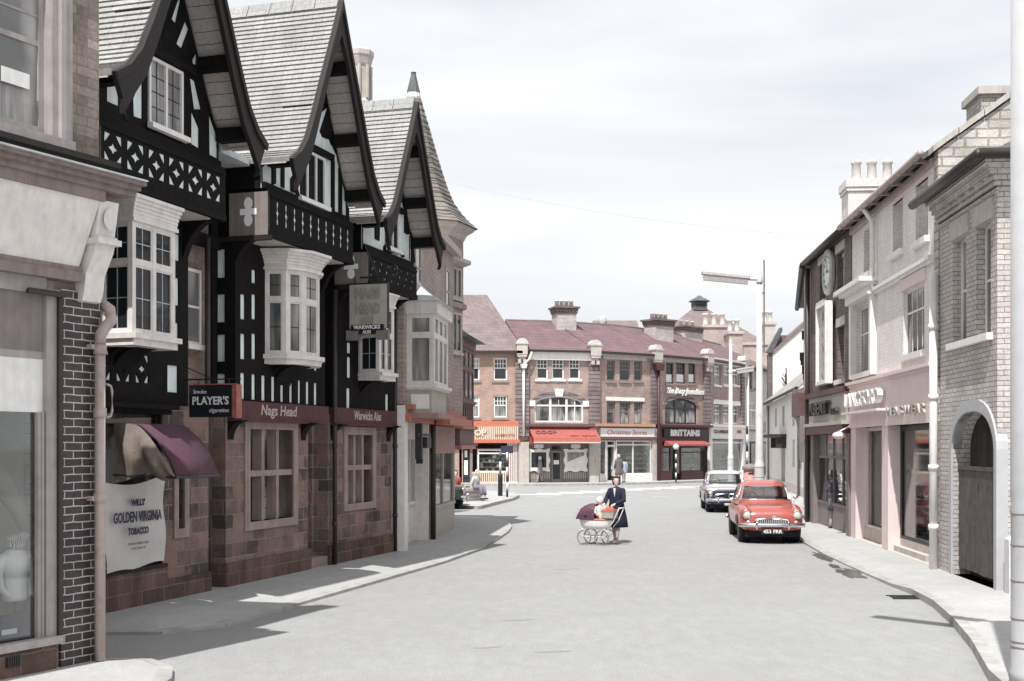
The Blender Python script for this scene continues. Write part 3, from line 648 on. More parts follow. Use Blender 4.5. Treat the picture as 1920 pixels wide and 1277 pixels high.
# --- jetties, gables and roofs
PROF=[(0,10.2),(.4,9.38),(.79,8.62),(1.15,7.9),(1.4,7.45),(1.65,7.18),(1.95,7.0)]
def prof(sc_,zt,zf,hw):
    # rescale the standard half profile to apex zt, foot zf, half width hw
    return [(x*hw/1.95, zf+(z-7.0)*(zt-zf)/3.2) for x,z in PROF]
def zat(pr,dx):
    dx=abs(dx)
    for (a,za),(c,zc) in zip(pr,pr[1:]):
        if dx<=c: return za+(zc-za)*(dx-a)/(c-a)
    return pr[-1][1]
def refine(pr,step=.105):
    out=[pr[0]]; acc=0
    for (a,za),(c,zc) in zip(pr,pr[1:]):
        L=math.hypot(c-a,zc-za); k=max(1,round(L/step))
        for i in range(1,k+1): out.append((a+(c-a)*i/k,za+(zc-za)*i/k))
    return out
def gable(uc,j0,j1,zj,zb0,zb1,ztop,pr,win,nlight,panelholes,bandholes,yj=-.65,yg=-.55,yr=-1.1,yback=4.6,clover=True):
    # jetty box
    b=MB(); b.box(j0+.05,j1,yj+.05,.3,zj+.02,zb0).box(j0+.05,j1,yj+.06,.3,zb0,ztop)
    b.plate(rect(j0,j1,zj,ztop),bandholes,yj,yj+.015)
    b.box(j0-.01,j1+.02,yj-.03,yj,zj,zj+.09); b.box(j0-.01,j1+.02,yj-.025,yj,zb1-.0,zb1+.05)
    b.box(j1-.0,j1+.04,yj,.3,zj,ztop)
    b.build('jetty_band',MT['timber'],INN)
    MB().box(j0+.05,j1-.01,yj+.016,yj+.03,zb0-.02,zb1+.02).build('plaster_infill',MT['plaster'],INN)
    MB().box(j0+.1,j1-.05,yj+.1,.0,zj-.004,zj+.018).build('jetty_soffit',MT['soffit'],INN)
    # camera side panel with clover opening, its brightness painted as a white plate
    b=MB(); b.prism(rect(yj,.05,zj+.03,ztop-.06),j0-.02,j0+.05,'yz'); b.build('side_panel',MT['panel_grey'],INN)
    if clover:
        b=MB(); cy=(yj+.05)/2; cz=(zj+ztop)/2+.02; pts=[]
        for k in range(36):
            a=2*PI*k/36; continue
            r=.10+.065*abs(math.cos(2*a))**.7 if False else .075+.085*max(0,math.cos(4*a/2))**1 if False else .1+.07*math.cos(4*a)
            pts.append((cy+r*.8*math.cos(a),cz+r*1.55*math.sin(a)))
        b=MB(); hh=(ztop-zj)
        o=[]
        for (cy_,cz_,r,a0_,a1_) in ((cy,cz+.135,.082,-50,230),(cy,cz-.135,.082,130,410)):
            for q in range(13): a=R(a0_+(a1_-a0_)*q/12); o.append((cy_+r*.95*math.cos(a),cz_+r*1.25*math.sin(a)))
        # two lobes joined by a cross bar
        left=[(cy-.055,cz+.05),(cy-.15,cz+.05),(cy-.15,cz-.05),(cy-.055,cz-.05)]; right=[(cy+.055,cz-.05),(cy+.15,cz-.05),(cy+.15,cz+.05),(cy+.055,cz+.05)]
        pts=o[:13]+left+o[13:]+right
        b.prism(pts,j0-.024,j0-.018,'yz'); b.build('bright_clover_plate',MT['clover_white'],INN)
    b=MB(); b.prism(rect(yj-.06,.32,zj-.06,zj+.02),j0-.06,j0+.03,'yz'); b.build('side_ledge',MT['timber_brown'],INN)
    # gable front
    ins=.16
    outl=[(j0,ztop)]+[(j1,ztop)]
    rp=[(uc+dx,z-ins) for dx,z in pr if dx<=(j1-uc)] ; lp=[(uc-dx,z-ins) for dx,z in pr if dx<=(uc-j0)]
    outl=[(j0,ztop),(j1,ztop),(j1,max(ztop+.05,zat(pr,j1-uc)-ins))]+rp[::-1]+lp[1:]+[(j0,max(ztop+.05,zat(pr,uc-j0)-ins))]
    x0,x1,z0,z1=win
    b=MB(); b.plate(outl,panelholes+[rect(x0,x1,z0,z1)],yg,yg+.022)
    b.box(x0-.25,x1+.25,yg-.09,yg,z1+.02,z1+.12)
    b.box(j0,j1,yg-.05,yg,ztop,ztop+.1)
    b.build('gable_front',MT['timber'],INN)
    outl2=[(x,z-.0) for x,z in outl]
    b=MB(); b.plate([(uc+(x-uc)*.985,z-.01 if z>ztop+.1 else z+.01) for x,z in outl2],[rect(x0+.01,x1-.01,z0+.01,z1-.01)],yg+.024,yg+.08); b.build('plaster_infill',MT['plaster'],INN)
    # camera-facing cheek of the gable box (between jetty top and roof)
    b=MB(); b.box(j0,j0+.06,yg+.05,.32,ztop,zat(pr,uc-j0)-.1).box(j1-.06,j1,yg+.05,.32,ztop,zat(pr,j1-uc)-.1); b.build_pieces('gable_cheek',MT['timber'],INN)
    # casement
    fb=MB(); pb=MB(); lb=MB(); t=.045; L=(x1-x0-t*(nlight+1))/nlight; hl=[]
    for i in range(nlight):
        xa=x0+t+i*(L+t); hl.append(rect(xa,xa+L,z0+t,z1-t))
        for k in range(1,4): zz=z0+t+(z1-z0-2*t)*k/4; lb.box(xa,xa+L,yg+.0,yg+.006,zz-.006,zz+.006)
        lb.box(xa+L/2-.006,xa+L/2+.006,yg-.001,yg+.007,z0+t,z1-t)
    fb.plate(rect(x0,x1,z0,z1),hl,yg-.03,yg+.04); fb.box(x0-.05,x1+.05,yg-.12,yg-.03,z0-.07,z0)
    w=fb.build('gable_window',MT['white_paint'],INN)
    MB().box(x0,x1,yg+.008,yg+.014,z0,z1).build('pane',MT['glass_net'],w); lb.build('glazing_bars',MT['iron'],w)
    # tiled roof, stepped courses
    fine=refine(pr); b=MB()
    for s in (-1,1):
        o=[]
        for (a,za),(c,zc) in zip(fine,fine[1:]):
            L=math.hypot(c-a,zc-za); nx,nz_=(za-zc)/L,(c-a)/L
            o.append((uc+s*(a+nx*.010),za+nz_*.010)); o.append((uc+s*(c+nx*.034),zc+nz_*.034))
        i_=[(uc+s*dx,z-.05) for dx,z in pr]
        b.prism(o+i_[::-1],yr,yback,'xz')
    b.build_pieces('roof_slope',MT['roof_tile_pale'],INN)
    b=MB()
    k=13
    for i in range(k): ya=yr+(yback-yr)*i/k; b.prism([(uc-.13,pr[0][1]-.16),(uc-.02,pr[0][1]+.075),(uc+.02,pr[0][1]+.075),(uc+.13,pr[0][1]-.16),(uc,pr[0][1]+.02)],ya,ya+(yback-yr)/k-.012,'xz')
    b.build('ridge_tiles',MT['roof_tile_pale'],INN)
    # back wall of the roof
    MB().plate([(uc+dx,z-.06) for dx,z in pr]+[(uc-dx,z-.06) for dx,z in pr[::-1][:-1]],[],yback-.1,yback-.04).build('gable_back',MT['brick_recess'],INN)
    # soffit boards under the overhang
    b=MB()
    for s in (-1,1):
        i_=[(uc+s*dx,z-.052) for dx,z in pr]; j_=[(uc+s*dx,z-.075) for dx,z in pr]
        b.prism(i_+j_[::-1],yr+.06,yg,'xz')
    b.build_pieces('soffit',MT['soffit_board'],INN)
    b=MB()
    for s in (-1,1):
        for dx in (.42,1.0,1.55):
            k=pr[-1][0]/1.95; z=zat(pr,dx*k)-.12; b.box(uc+s*dx*k-.09,uc+s*dx*k+.09,yr+.02,yg,z-.2,z)
    b.build_pieces('purlin_end',MT['timber'],INN)
    # bargeboards
    for s in (-1,1):
        k=pr[-1][0]/1.95; up=[(dx,z-.01) for dx,z in pr]; lo=[]
        for (dx,z) in pr:
            t=dx/pr[-1][0]; lo.append((dx-(.07+.09*t)*1.0, z-.24-.10*t))
        lo[0]=(0,pr[0][1]-.62)
        e=pr[-1]; end=[(e[0]-.06,e[1]-.10),(e[0]-.17,e[1]-.3),(e[0]-.2,e[1]-.48),(e[0]-.28,e[1]-.56)]
        pts=up+end+[(lo[-1][0]-.05,e[1]-.45)]+lo[::-1][1:]
        b=MB(); b.prism([(uc+s*x,z) for x,z in pts],yr-.05,yr+.02,'xz'); b.prism([(uc+s*x,z+ (0.0)) for x,z in up]+[(uc+s*(x-.03),z-.10) for x,z in up[::-1]],yr-.085,yr-.05,'xz')
        b.build('bargeboard',MT['timber_brown'],INN)
M('timber_brown2',(.05,.03,.028),.7,.3,8,.3)
MBrick('soffit_board',(.52,.47,.45),(.47,.43,.41),(.15,.12,.11),6,.16,.006,.3,var=.1)
yg=-.55
def gp(*pts): return [q1(x,y,yg) for x,y in pts]
j=[-.8,2.28]
bh=[]
for k in range(6):
    x0=-.72+k*.495; bh+=quatre(x0,x0+.46,6.03,6.46)
ph1=[gp((201,138),(224,150),(224,200),(201,190)),gp((250,185),(268,140),(268,224),(251,218)),
     gp((356,145),(366,152),(378,205),(364,205)) ,gp((359,205),(374,240),(374,279),(359,270)),gp((392,210),(410,262),(410,299),(393,290)),
     gp((322,36),(334,0),(340,0),(330,45)),gp((331,82),(348,38),(355,55),(341,92)),gp((361,112),(369,98),(371,122),(362,120))]
gable(.76,-.8,2.28,5.79,6.0,6.48,6.6,prof(0,10.2,7.02,1.93),(.43,1.28,6.82,7.76),2,ph1,bh)
bh=[slot(3.66+.32+k*.305,6.02,6.42,.07) for k in range(10)]
ph2=[gp((511,312),(518,306),(518,344),(511,347)),gp((528,303),(534,305),(534,353),(528,350)),gp((546,335),(553,325),(553,362),(546,358)),
     gp((622,298),(628,302),(628,403),(622,400)),gp((636,315),(642,335),(642,411),(636,408)),gp((650,384),(655,392),(655,417),(650,415)),
     gp((597,190),(605,152),(610,160),(599,214)),gp((601,246),(616,200),(620,211),(606,257)),gp((619,262),(625,245),(629,258),(622,272))]
gable(5.4,3.66,6.91,5.79,5.98,6.46,6.58,prof(0,10.18,7.0,1.88),(4.87,5.93,6.68,7.56),3,ph2,bh)
bh=[]
for k in range(7):
    cx=7.9+k*.345
    for dz,r in ((5.72,.045),(5.86,.05),(6.0,.045)): bh.append([(cx-r*.7+ (dz-5.86)*.6,dz),(cx+(dz-5.86)*.6,dz-r*1.5),(cx+r*.7+(dz-5.86)*.6,dz),(cx+(dz-5.86)*.6,dz+r*1.5)])
ph3=[gp((704,425),(713,420),(712,452),(704,448)),gp((720,462),(726,455),(726,478),(720,474)),gp((746,353),(755,330),(757,342),(748,360)),
     gp((759,402),(763,388),(765,440),(759,436)),gp((769,445),(773,432),(779,490),(769,486)),gp((752,478),(758,470),(759,483),(754,482))]
gable(8.95,7.65,10.17,5.5,5.64,6.08,6.2,prof(0,9.36,6.7,1.62),(8.77,9.40,6.42,7.2),2,ph3,bh)
# braces under the jetties
b=MB()
for x in (2.06,6.75,10.0): brace(b,x,x+.14,.0,-.58,4.7 if x<9 else 4.5,5.78 if x<9 else 5.5)
brace(b,3.62,3.76,.0,-.55,5.0,5.78); brace(b,7.6,7.72,.0,-.5,4.8,5.5)
b.build_pieces('jetty_brace',MT['timber'],INN)
# oriels
o=oriel(INN,[(.05,-.05),(.0,-.6),(1.03,-.6),(1.08,-.05)],3.9,5.45,4.83,[1,2],zc=5.77,gm='glass_dark') if False else oriel(INN,[(.05,-.05),(.0,-.6),(1.03,-.6),(1.08,-.05)],3.9,5.42,4.86,[1,2,1],zc=5.77)
o=oriel(INN,[(4.62,-.05),(4.72,-.42),(5.05,-.6),(5.6,-.62),(5.95,-.42),(6.05,-.05)],3.95,5.42,4.9,[1,1,1,1,1],zc=5.76,gm='glass_curtain',corn=.15)
o=oriel(INN,[(8.5,-.05),(8.36,-.58),(9.08,-.6),(9.2,-.05)],3.86,5.2,4.62,[1,2,1],zc=5.48,gm='glass_dark')
b=MB()
for x0,x1,z in ((.25,.9,3.74),(4.9,5.7,3.78),(8.5,9.0,3.7)):
    brace(b,x0+.1,x1-.1,.0,-.45,z-.55,z); brace(b,x0,x0+.1,.0,-.3,z-.35,z); brace(b,x1-.1,x1,.0,-.3,z-.35,z)
b.build_pieces('oriel_bracket',MT['timber'],INN,3)
# plaster squares and lead gutters between the gables
b=MB(); b.box(3.1,3.36,.27,.318,6.55,7.0-.1); b.box(7.1,7.3,.27,.318,6.4,6.85); b.build_pieces('plaster_square',MT['plaster'],INN)
b=MB(); b.box(2.55,3.6,-.35,.3,6.93,6.99); b.box(7.0,7.5,-.3,.3,6.7,6.76); b.box(2.6,3.5,-.4,-.35,6.93,7.03); b.build_pieces('valley_gutter',MT['lead'],INN)
b=MB(); b.box(2.3,3.6,.1,.32,6.6,6.9).box(2.3,3.64,.2,.32,5.6,5.8).box(6.9,7.6,.2,.32,5.5,5.75).box(2.3,2.42,.25,.32,3,6.9).box(3.45,3.6,.25,.32,3,6.9).box(6.95,7.05,.25,.32,3,6.7); b.build_pieces('recess_timber',MT['timber'],INN)
# pipes
b=MB(); b.smooth=True
for (x,y,z1) in ((3.06,.1,5.7),(7.33,-.1,5.4),(10.44,-.06,5.3)):
    b.tube([(x,y,.13),(x,y,z1)],.045,10)
    for z in (.9,2.4): b.tube([(x,y,z-.04),(x,y,z+.04)],.056,10)
b.build_pieces('downpipe',MT['pipe_dark'],INN,3)
# chimney
cx,_=q1(674,195,5.2); zt=q1(674,95,5.2)[1]
b=MB(); a=.36
b.lathe(cx,5.2,[(a,6.8),(a,zt-1.6),(a*.88,zt-1.5),(a*.88,zt-.55),(a*1.0,zt-.45),(a*1.15,zt-.25),(a*1.22,zt-.2),(a*1.22,zt-.05),(a*1.0,zt)],8,a0=PI/8)
for k in range(8): an=2*PI*k/8+PI/8; b.tube([(cx+a*.98*math.cos(an),5.2+a*.98*math.sin(an),zt-1.5),(cx+a*.98*math.cos(an),5.2+a*.98*math.sin(an),zt-.5)],.05,6)
b.build('chimney',MT['stone_pale'],INN)
# --- awning of the tobacconist opening
aw=thing('window_awning','purple canvas awning with sagging khaki side over the tobacco banner','awning',W1,1.1,-.1,2.2)
PA=W1.perp(.62)
pf=[(-.03,2.72),(-.45,2.70),(-.72,2.5),(-.92,2.22),(-1.02,1.98)]
b=MB(); top=[(y,z) for y,z in pf]; b.smooth=True
b.prism(top+[(y+.03,z-.03) for y,z in top[::-1]],.42,1.5,'yz'); b.smooth=False
b.build('canopy',MT['purple_cloth'],aw)
b=MB(); secs=[]; n=14
for i in range(n+1):
    t=i/n; y=-.03-t*.98; zt_=2.72-.0 if t<.3 else 0
    ztp=[2.72,2.715,2.71,2.705,2.70,2.69,2.66,2.6,2.53,2.45,2.36,2.27,2.18,2.08,1.98][i]
    zbt=1.98-.06*math.sin(t*PI*3)
    row=[]
    for k in range(9):
        s=k/8; z=zbt+(ztp-zbt)*s; x=.40-.07*math.sin(PI*s)*math.sin(PI*t)*1.3-.035*math.sin(t*17+s*7)*math.sin(PI*s)
        row.append((x,y,z))
    secs.append(row)
b.smooth=True; b.loft(secs,closed=False,caps=False); b.build('side_canvas',MT['khaki_cloth'],aw)
b=MB(); b.tube([(.37,-1.02,1.97),(1.52,-1.02,1.97)],.018,8); b.tube([(.39,-.03,2.0),(.39,-1.02,1.97)],.012,6); b.build('awning_rail',MT['iron'],aw)
# --- banner
bn=thing('tobacco_banner','white cloth banner lettered GOLDEN VIRGINIA TOBACCO hung in the inn window below the awning','banner',W1,.85,-.1,.62)
b=MB(); secs=[]; nx,nz_=22,16
def bcurve(s,t):
    xl=-.12+.28*(1-t)**1.3; xr=1.58-.06*(1-t); x=xl+(xr-xl)*s
    sag=.10*math.sin(PI*s); ztop=1.88+.07*abs(2*s-1)**1.5-sag*.5+.05*s; zb=.66+.05*s+.02*math.sin(s*9)
    y=-.09-.03*math.sin(s*8+t*3)*(1-t*.3)-.02*math.sin(t*9+s*5)
    return (x,y,zb+(ztop-zb)*t)
for i in range(nz_+1): secs.append([bcurve(k/nx,i/nz_) for k in range(nx+1)])
b.smooth=True; b.loft(secs,closed=False,caps=False); b.build('cloth',MT['banner_cloth'],bn)
for s,x,z,sz,wd in (("WILLS'",.79,1.60,.12,.34),('GOLDEN VIRGINIA',.79,1.40,.2,1.16),('TOBACCO',.8,1.2,.13,.5)):
    MB().text(s,x,z,-.158,sz,.002,width=wd,bold=.006).build('lettering',MT['ink'],bn)
for s,z,wd in (('A BLEND OF VIRGINIA & OTHER',1.03,.5),('CHOICE TOBACCOS',.96,.34)):
    MB().text(s,.8,z,-.155,.045,.002,width=wd).build('lettering',MT['ink_brown'],bn)
# --- hanging signs
PS=W1.perp(2.1)
x0,z1=PS.q(358,723); x1,z0=PS.q(437,782)
sg=thing('cigarette_sign','black hanging box sign reading Smoke PLAYER\'S cigarettes on an iron bracket','sign',PS,x0,0,z0)
MB().box(x0,x1+.02,-.06,.1,z0,z1).build('sign_box',MT['sign_black'],sg,bevel=.01)
b=MB(); b.box(x1+.02,x1+.09,-.062,.102,z0-.01,z1+.01).box(x0-.01,x1+.09,-.065,-.045,z1,z1+.02); b.build('sign_frame',M('sign_edge',(.35,.12,.1),.4,.3,9,0),sg)
MB().text('Smoke',x0+.19,z1-.10,-.062,.085,.003,align='CENTER').build('lettering',MT['white_letter'],sg)
MB().text("PLAYER'S",(x0+x1)/2+.01,(z0+z1)/2-.0,-.062,.17,.003,width=(x1-x0)*.86,bold=.004).build('lettering',MT['white_letter'],sg)
MB().text('cigarettes',x1-.2,z0+.1,-.062,.09,.003,width=.33).build('lettering',MT['white_letter'],sg)
b=MB(); b.tube([(0,.02,z1+.09),(x1+.12,.02,z1+.09)],.012,6); b.tube([(0,.02,z1+.32),(x1-.35,.02,z1+.09)],.008,6)
for x in (x0+.12,x1-.08): b.tube([(x,.02,z1),(x,.02,z1+.09)],.008,6)
b.build('bracket',MT['iron'],sg)
PS=W1.perp(7.62)
x0,z1=PS.q(657,535); x1,z0=PS.q(727,615); zz=PS.z(690,628); 
sg=thing('pub_sign','cream hanging board lettered NAGS HEAD INN over a WARWICKS ALES plate','sign',PS,x0,0,z0)
o=MB().box(x0,x1,-.04,.04,z0,z1).build('sign_board',MT['sign_cream'],sg)
b=MB(); b.box(x0-.02,x1+.02,-.03,.03,z1,z1+.03).box(x0-.02,x0,-.03,.03,z0,z1).box(x1,x1+.02,-.03,.03,z0,z1); b.build('sign_frame',MT['iron'],sg)
hh=z1-z0
for s,k,wd in (('NAGS',.78,.66),('HEAD',.44,.66),('INN',.16,.3)): 
    MB().text(s,(x0+x1)/2,z0+hh*k,-.05,.26 if s!='INN' else .17,.012,width=(x1-x0)*wd,bold=.012).build('lettering',M('letter_stone',(.3,.28,.25),.6,.1,5,0) if 'letter_stone' not in MT else MT['letter_stone'],sg)
b=MB(); b.box(x0+.04,x1-.06,-.06,.06,z0-.04,z0+.07).box(x0+.2,x1-.22,-.058,.058,z0-.11,z0-.04); b.build('name_plate',MT['sign_black'],sg)
MB().text('WARWICKS',(x0+x1)/2-.02,z0+.02,-.062,.1,.003,width=(x1-x0)*.72,bold=.004).build('lettering',MT['white_letter'],sg)
MB().text('ALES',(x0+x1)/2-.02,z0-.072,-.062,.08,.003,bold=.003).build('lettering',MT['white_letter'],sg)
b=MB(); b.prism([(x0-.07,z0-.03),(x1+.03,z0-.03),(x1+.03,z0-.22),(x1-.2,z0-.22),(x1-.26,z0-.14),((x0+x1)/2,z0-.1),(x0+.28,z0-.14),(x0+.22,z0-.22),(x0-.07,z0-.22)][::-1],-.045,.045); b.build('lower_panel',MT['panel_grey'],sg)
b=MB(); b.tube([(0.5,0,z1+.14),(x1+.1,0,z1+.14)],.018,8); b.tube([(.6,0,z1+.75),(x1-.2,0,z1+.14)],.014,8)
for x in (x0+.1,x1-.1): b.tube([(x,0,z1),(x,0,z1+.14)],.012,6)
pts=[(x1+.1+.13*math.sin(a)*(1-a/9),0,z1+.27-.13*math.cos(a)*(1-a/9)) for a in [i*.5 for i in range(13)]]
b.tube(pts,.014,6); b.build('bracket',MT['iron'],sg)
M('orange_red2',(.46,.15,.11),.5,.12,5,0,streak=.2)
M('mahogany_light',(.34,.2,.18),.6,.15,5,.1,streak=.2)
# ================================================= CORNER SHOP BEYOND THE INN
W2=Wall(G(762,1031),G(851,991)); q2=W2.q; u2=W2.u
CS=thing('corner_shop','corner shop with a bell shaped slate turret, cream upper bay and red fascia','shop building',W2,0,0,.12)
b=MB()
b.box(-.3,7.0,.0,.3,3.3,7.6).box(-.3,0,.3,5,.1,7.6).box(7.0-.3,7.0,.3,5,.1,7.6).box(0,6.7,4.7,5,.1,7.6)
b.build('wall',MT['ashlar_pink'],CS)
b=MB(); b.box(-.35,7.1,-.2,5.1,7.6,7.78).box(-.32,7.05,-.1,5,7.78,7.9); b.build('parapet',MT['stone_pale'],CS)
b=MB(); b.prism([(0,7.9),(2.5,9.6),(5,7.9)],-.3,5.0,'yz'); b.build('roof',MT['slate'],CS)
MB().box(-.36,.04,-.03,.35,.1,3.28).build('end_pilaster',MT['white_paint'],CS)
b=MB(); b.box(.04,.12,.3,.36,.1,3).box(.04,2.85,.34,.4,.12,1.0).box(.04,.1,.0,.34,.12,3.0).box(2.8,2.95,.0,.4,.12,3.0).box(.04,2.9,.28,.4,1.0,1.08).box(.04,2.9,.28,.4,2.55,2.95).box(2.0,2.08,.3,.38,1.0,2.55).box(1.0,1.05,.3,.38,1.0,2.55)
b.build('shopfront',MT['cream_paint'],CS)
MB().box(.1,2.8,.33,.34,1.08,2.55).build('shop_window',MT['glass_net'],CS)
b=MB(); b.box(3.15,6.95,-.02,.1,.12,.85).box(3.15,3.28,-.03,.1,.85,2.62).box(6.8,6.95,-.03,.1,.85,2.62).box(3.15,6.95,-.05,.1,.82,.9).box(5.0,5.08,-.02,.06,.9,2.2).box(6.95,7.0,0,.3,.12,3.3)
b.build('shopfront',MT['sign_cream'],CS)
MB().box(3.28,6.8,.02,.03,.9,2.2).build('shop_window',MT['glass_clear'],CS); MB().box(3.15,6.95,-.03,.1,2.2,2.9).build('header_board',MT['mahogany_light'],CS)
b=MB(); b.box(3.2,6.9,1.5,1.55,.12,2.9).box(3.1,3.15,.1,1.5,.12,2.9).box(3.2,6.9,.1,1.5,.8,.86).box(3.2,6.9,.1,1.5,2.85,2.9); b.build('shop_interior',MT['interior_wall'],CS)
b=MB()
for k in range(10): b.box(3.6+k*.3,3.75+k*.3,.3,.4,.86,1.1+.25*((k*7)%3))
b.build('window_goods',MT['white_paint'],CS)
b=MB(); b.smooth=True; b.tube([(3.04,-.09,.12),(3.04,-.09,3.2)],.06,10); b.build('downpipe',MT['pipe_dark'],CS)
b=MB(); b.box(-.3,7.0,-.22,0,3.2,3.3).box(.1,7.05,-.34,0,3.1,3.2).box(3.1,7.05,-.5,0,2.92,3.1); b.build('fascia_cornice',MT['orange_red2'],CS)
b=MB(); b.box(-.3,3.0,-.12,.0,2.92,3.12); b.build('fascia_board',MT['orange_red2'],CS)
b=MB(); b.box(.5,.62,-.25,-.1,2.1,2.9).box(.9,1.5,-.3,-.2,2.35,2.6).box(.3,1.9,-.22,-.18,2.62,2.68).box(.62,.68,-.25,-.1,2.0,2.4); b.build('lamp_bracket',MT['iron'],CS)
xa=u2(773,0); xb=u2(815,-.62); xc=u2(843,-.62)
zb_=W2.z(815,722,-.62); zt_=W2.z(815,588,-.62); zm=W2.z(815,628,-.62)
pl=[(xb-.02,.0),(xb-.05,-.62),(xb+1.9,-.62),(xb+2.0,.0)]
o=oriel(CS,pl,zb_,zt_,zm,[1,3,1],fm='cream_paint',leads=False,gm='glass_net',t=.09,name='bay_window',sill=.06,bottom=.1)
b=MB(); b.box(pl[0][0],pl[3][0],-.56,0,zb_-.62,zb_-.1); b.build('bay_apron',MT['sign_cream'],CS)
b=MB(); b.box(pl[0][0]+.12,pl[0][0]-.05+.1,-.5,-.1,zb_-.5,zb_-.2); b.box(pl[0][0]-.02,pl[0][0],-.5,-.1,zb_-.52,zb_-.2); b.build('apron_panel',MT['white_paint'],CS)
b=MB(); b.box(pl[0][0]-.08,pl[3][0]+.05,-.72,0,zb_-.72,zb_-.62); b.build('bay_ledge',MT['mahogany_light'],CS)
b=MB(); b.box(pl[0][0]-.06,pl[3][0]+.05,-.7,0,zt_,zt_+.28); b.build('bay_frieze',MT['cream_paint'],CS)
secs=[]
for k in range(7):
    t=k/6; e=(1-t)**2*.85+.0; z=zt_+.28+.75*t**1.0
    x0_=pl[0][0]-.12+ (1-(1-t)**2)*.9; x1_=pl[3][0]+.1-(1-(1-t)**2)*.9; y0_=-.78*(1-t)**1.8-.01
    secs.append([(x0_,y0_,z),(x1_,y0_,z),(x1_,.1,z),(x0_,.1,z)])
b=MB(); b.loft(secs); b.build('bay_roof',MT['lead'],CS)
# small upper windows
for x in (1.0,5.4): 
    sash(CS,x,x+.7,5.9,7.1,-.03,'pipe_paint','glass_dark',1,((1,1),(1,1)),name='upper_window')
# turret
tc_=Vector((-2.77,34.5)); iv=lambda X,Y:((X-W2.o[0])*W2.d[0]+(Y-W2.o[1])*W2.d[1],(X-W2.o[0])*W2.n[0]+(Y-W2.o[1])*W2.n[1])
tx,ty=iv(*tc_)
a0=R(-42.5)-W2.ang
b=MB(); b.lathe(tx,ty,[(1.38,3.3),(1.38,6.2),(1.5,6.24),(1.5,6.36),(1.40,6.42),(1.40,8.2)],8,a0=a0); b.build('turret_wall',MT['ashlar_pink'],CS)
b=MB(); b.lathe(tx,ty,[(1.42,8.15),(1.5,8.3),(1.7,8.42),(1.74,8.5),(1.70,8.56)],8,a0=a0); b.lathe(tx,ty,[(1.41,7.42),(1.62,7.5),(1.62,7.6),(1.41,7.66)],8,a0=a0); b.build('turret_cornice',MT['stone_pale'],CS)
b=MB(); prs=[(1.80,8.5),(1.55,8.72),(1.33,8.95),(1.12,9.25),(.95,9.65),(.80,10.1),(.62,10.7),(.45,11.3),(.3,11.8),(.19,12.2)]
fine=[]
for (a,za),(c,zc) in zip(prs,prs[1:]):
    k=max(1,round(math.hypot(c-a,zc-za)/.17))
    for i in range(k):
        r0=a+(c-a)*i/k; r1=a+(c-a)*(i+1)/k; z0_=za+(zc-za)*i/k; z1_=za+(zc-za)*(i+1)/k
        fine+=[(r0+.025,z0_),(r1+.004,z1_)]
b.lathe(tx,ty,fine,8,a0=a0); b.build('turret_roof',MT['roof_stone'],CS)
b=MB(); b.lathe(tx,ty,[(.2,12.1),(.21,12.2),(.17,12.35),(.15,12.36)],10); b.build('lead_collar',MT['lead'],CS)
b=MB(); b.lathe(tx,ty,[(.19,12.34),(.07,12.85),(.08,12.9),(.0,12.91)],10); b.build('finial',MT['slate'],CS)
for k,(wn) in enumerate(range(8)):
    an=a0+PI/8+2*PI*k/8
    world_an=an+W2.ang
    if math.sin(world_an)<.35:
        r=1.38*math.cos(PI/8); Mx=Matrix.Translation((tx,ty,0))@Matrix.Rotation(an+PI/2,4,'Z')
        for (za,zb2) in ((6.5,7.35),(5.0,6.1)):
            b=MB(); b.plate(rect(-.36,.36,za,zb2),[rect(-.3,-.03,za+.06,zb2-.06),rect(.03,.3,za+.06,zb2-.06)],-r-.05,-r+.01); b.box(-.4,.4,-r-.1,-r,za-.08,za); b.xf(Mx); w=b.build('turret_window',MT['stone_pale'],CS)
            b=MB(); b.box(-.33,.33,-r-.02,-r-.012,za+.03,zb2-.03); b.xf(Mx); b.build('pane',MT['glass_dark'],w)
# overhanging second bay and sign box on the corner
P3=Wall((-1.50,36.0),(-1.18,38.6))
C2=thing('corner_bay_building','dark brown boarded bay building with slate roof beyond the corner shop turret','building',P3,0,.6,.12)
def z3(px,py): return P3.z(px,py,0)
o=oriel(C2,[(-.02,.75),(-.05,.0),(2.5,.0),(2.6,.75)],3.25,4.95,4.2,[1,3,1],fm='mahogany' if 'mahogany' in MT else 'timber_brown2',leads=False,gm='glass_dark',t=.1,name='bay_window',sill=.05,bottom=.3) if False else None
M('mahogany',(.16,.085,.08),.6,.2,5,.1,streak=.3)
o=oriel(C2,[(-.02,.75),(-.05,.0),(2.5,.0),(2.6,.75)],3.75,5.35,4.72,[1,3,1],fm='mahogany',leads=False,gm='glass_net',t=.1,name='bay_window',sill=.05,bottom=.1)
b=MB(); b.box(-.03,2.58,.02,.8,3.0,3.66).box(-.06,2.6,-.05,.8,5.35,5.6)
for k in range(6): b.box(.15+k*.4,.22+k*.4,-.01,.02,3.1,3.62)
b.build('boarding',MT['mahogany'],C2)
b=MB(); secs=[]
for k in range(6):
    t=k/5; z=5.6+.75*t; e=(1-t)**1.6; secs.append([(-.35*e+.3*(1-e),-.35*e+.55*(1-e),z),(2.9-.6*(1-e),-.35*e+.55*(1-e),z),(2.9-.6*(1-e),1.2,z),(-.35*e+.3*(1-e),1.2,z)])
b.loft(secs); b.build('bay_roof',MT['slate'],C2)
b=MB(); b.box(-.1,2.6,.75,4,2.6,7.0).box(1.9,2.6,1.2,4,.1,2.6); b.build('wall',MT['brick_recess'],C2)
b=MB(); b.box(-.3,2.65,-.1,.8,2.9,3.0).box(-.2,2.6,-.05,.8,2.3,2.42); b.build('sign_rail',MT['orange_red2'],C2)
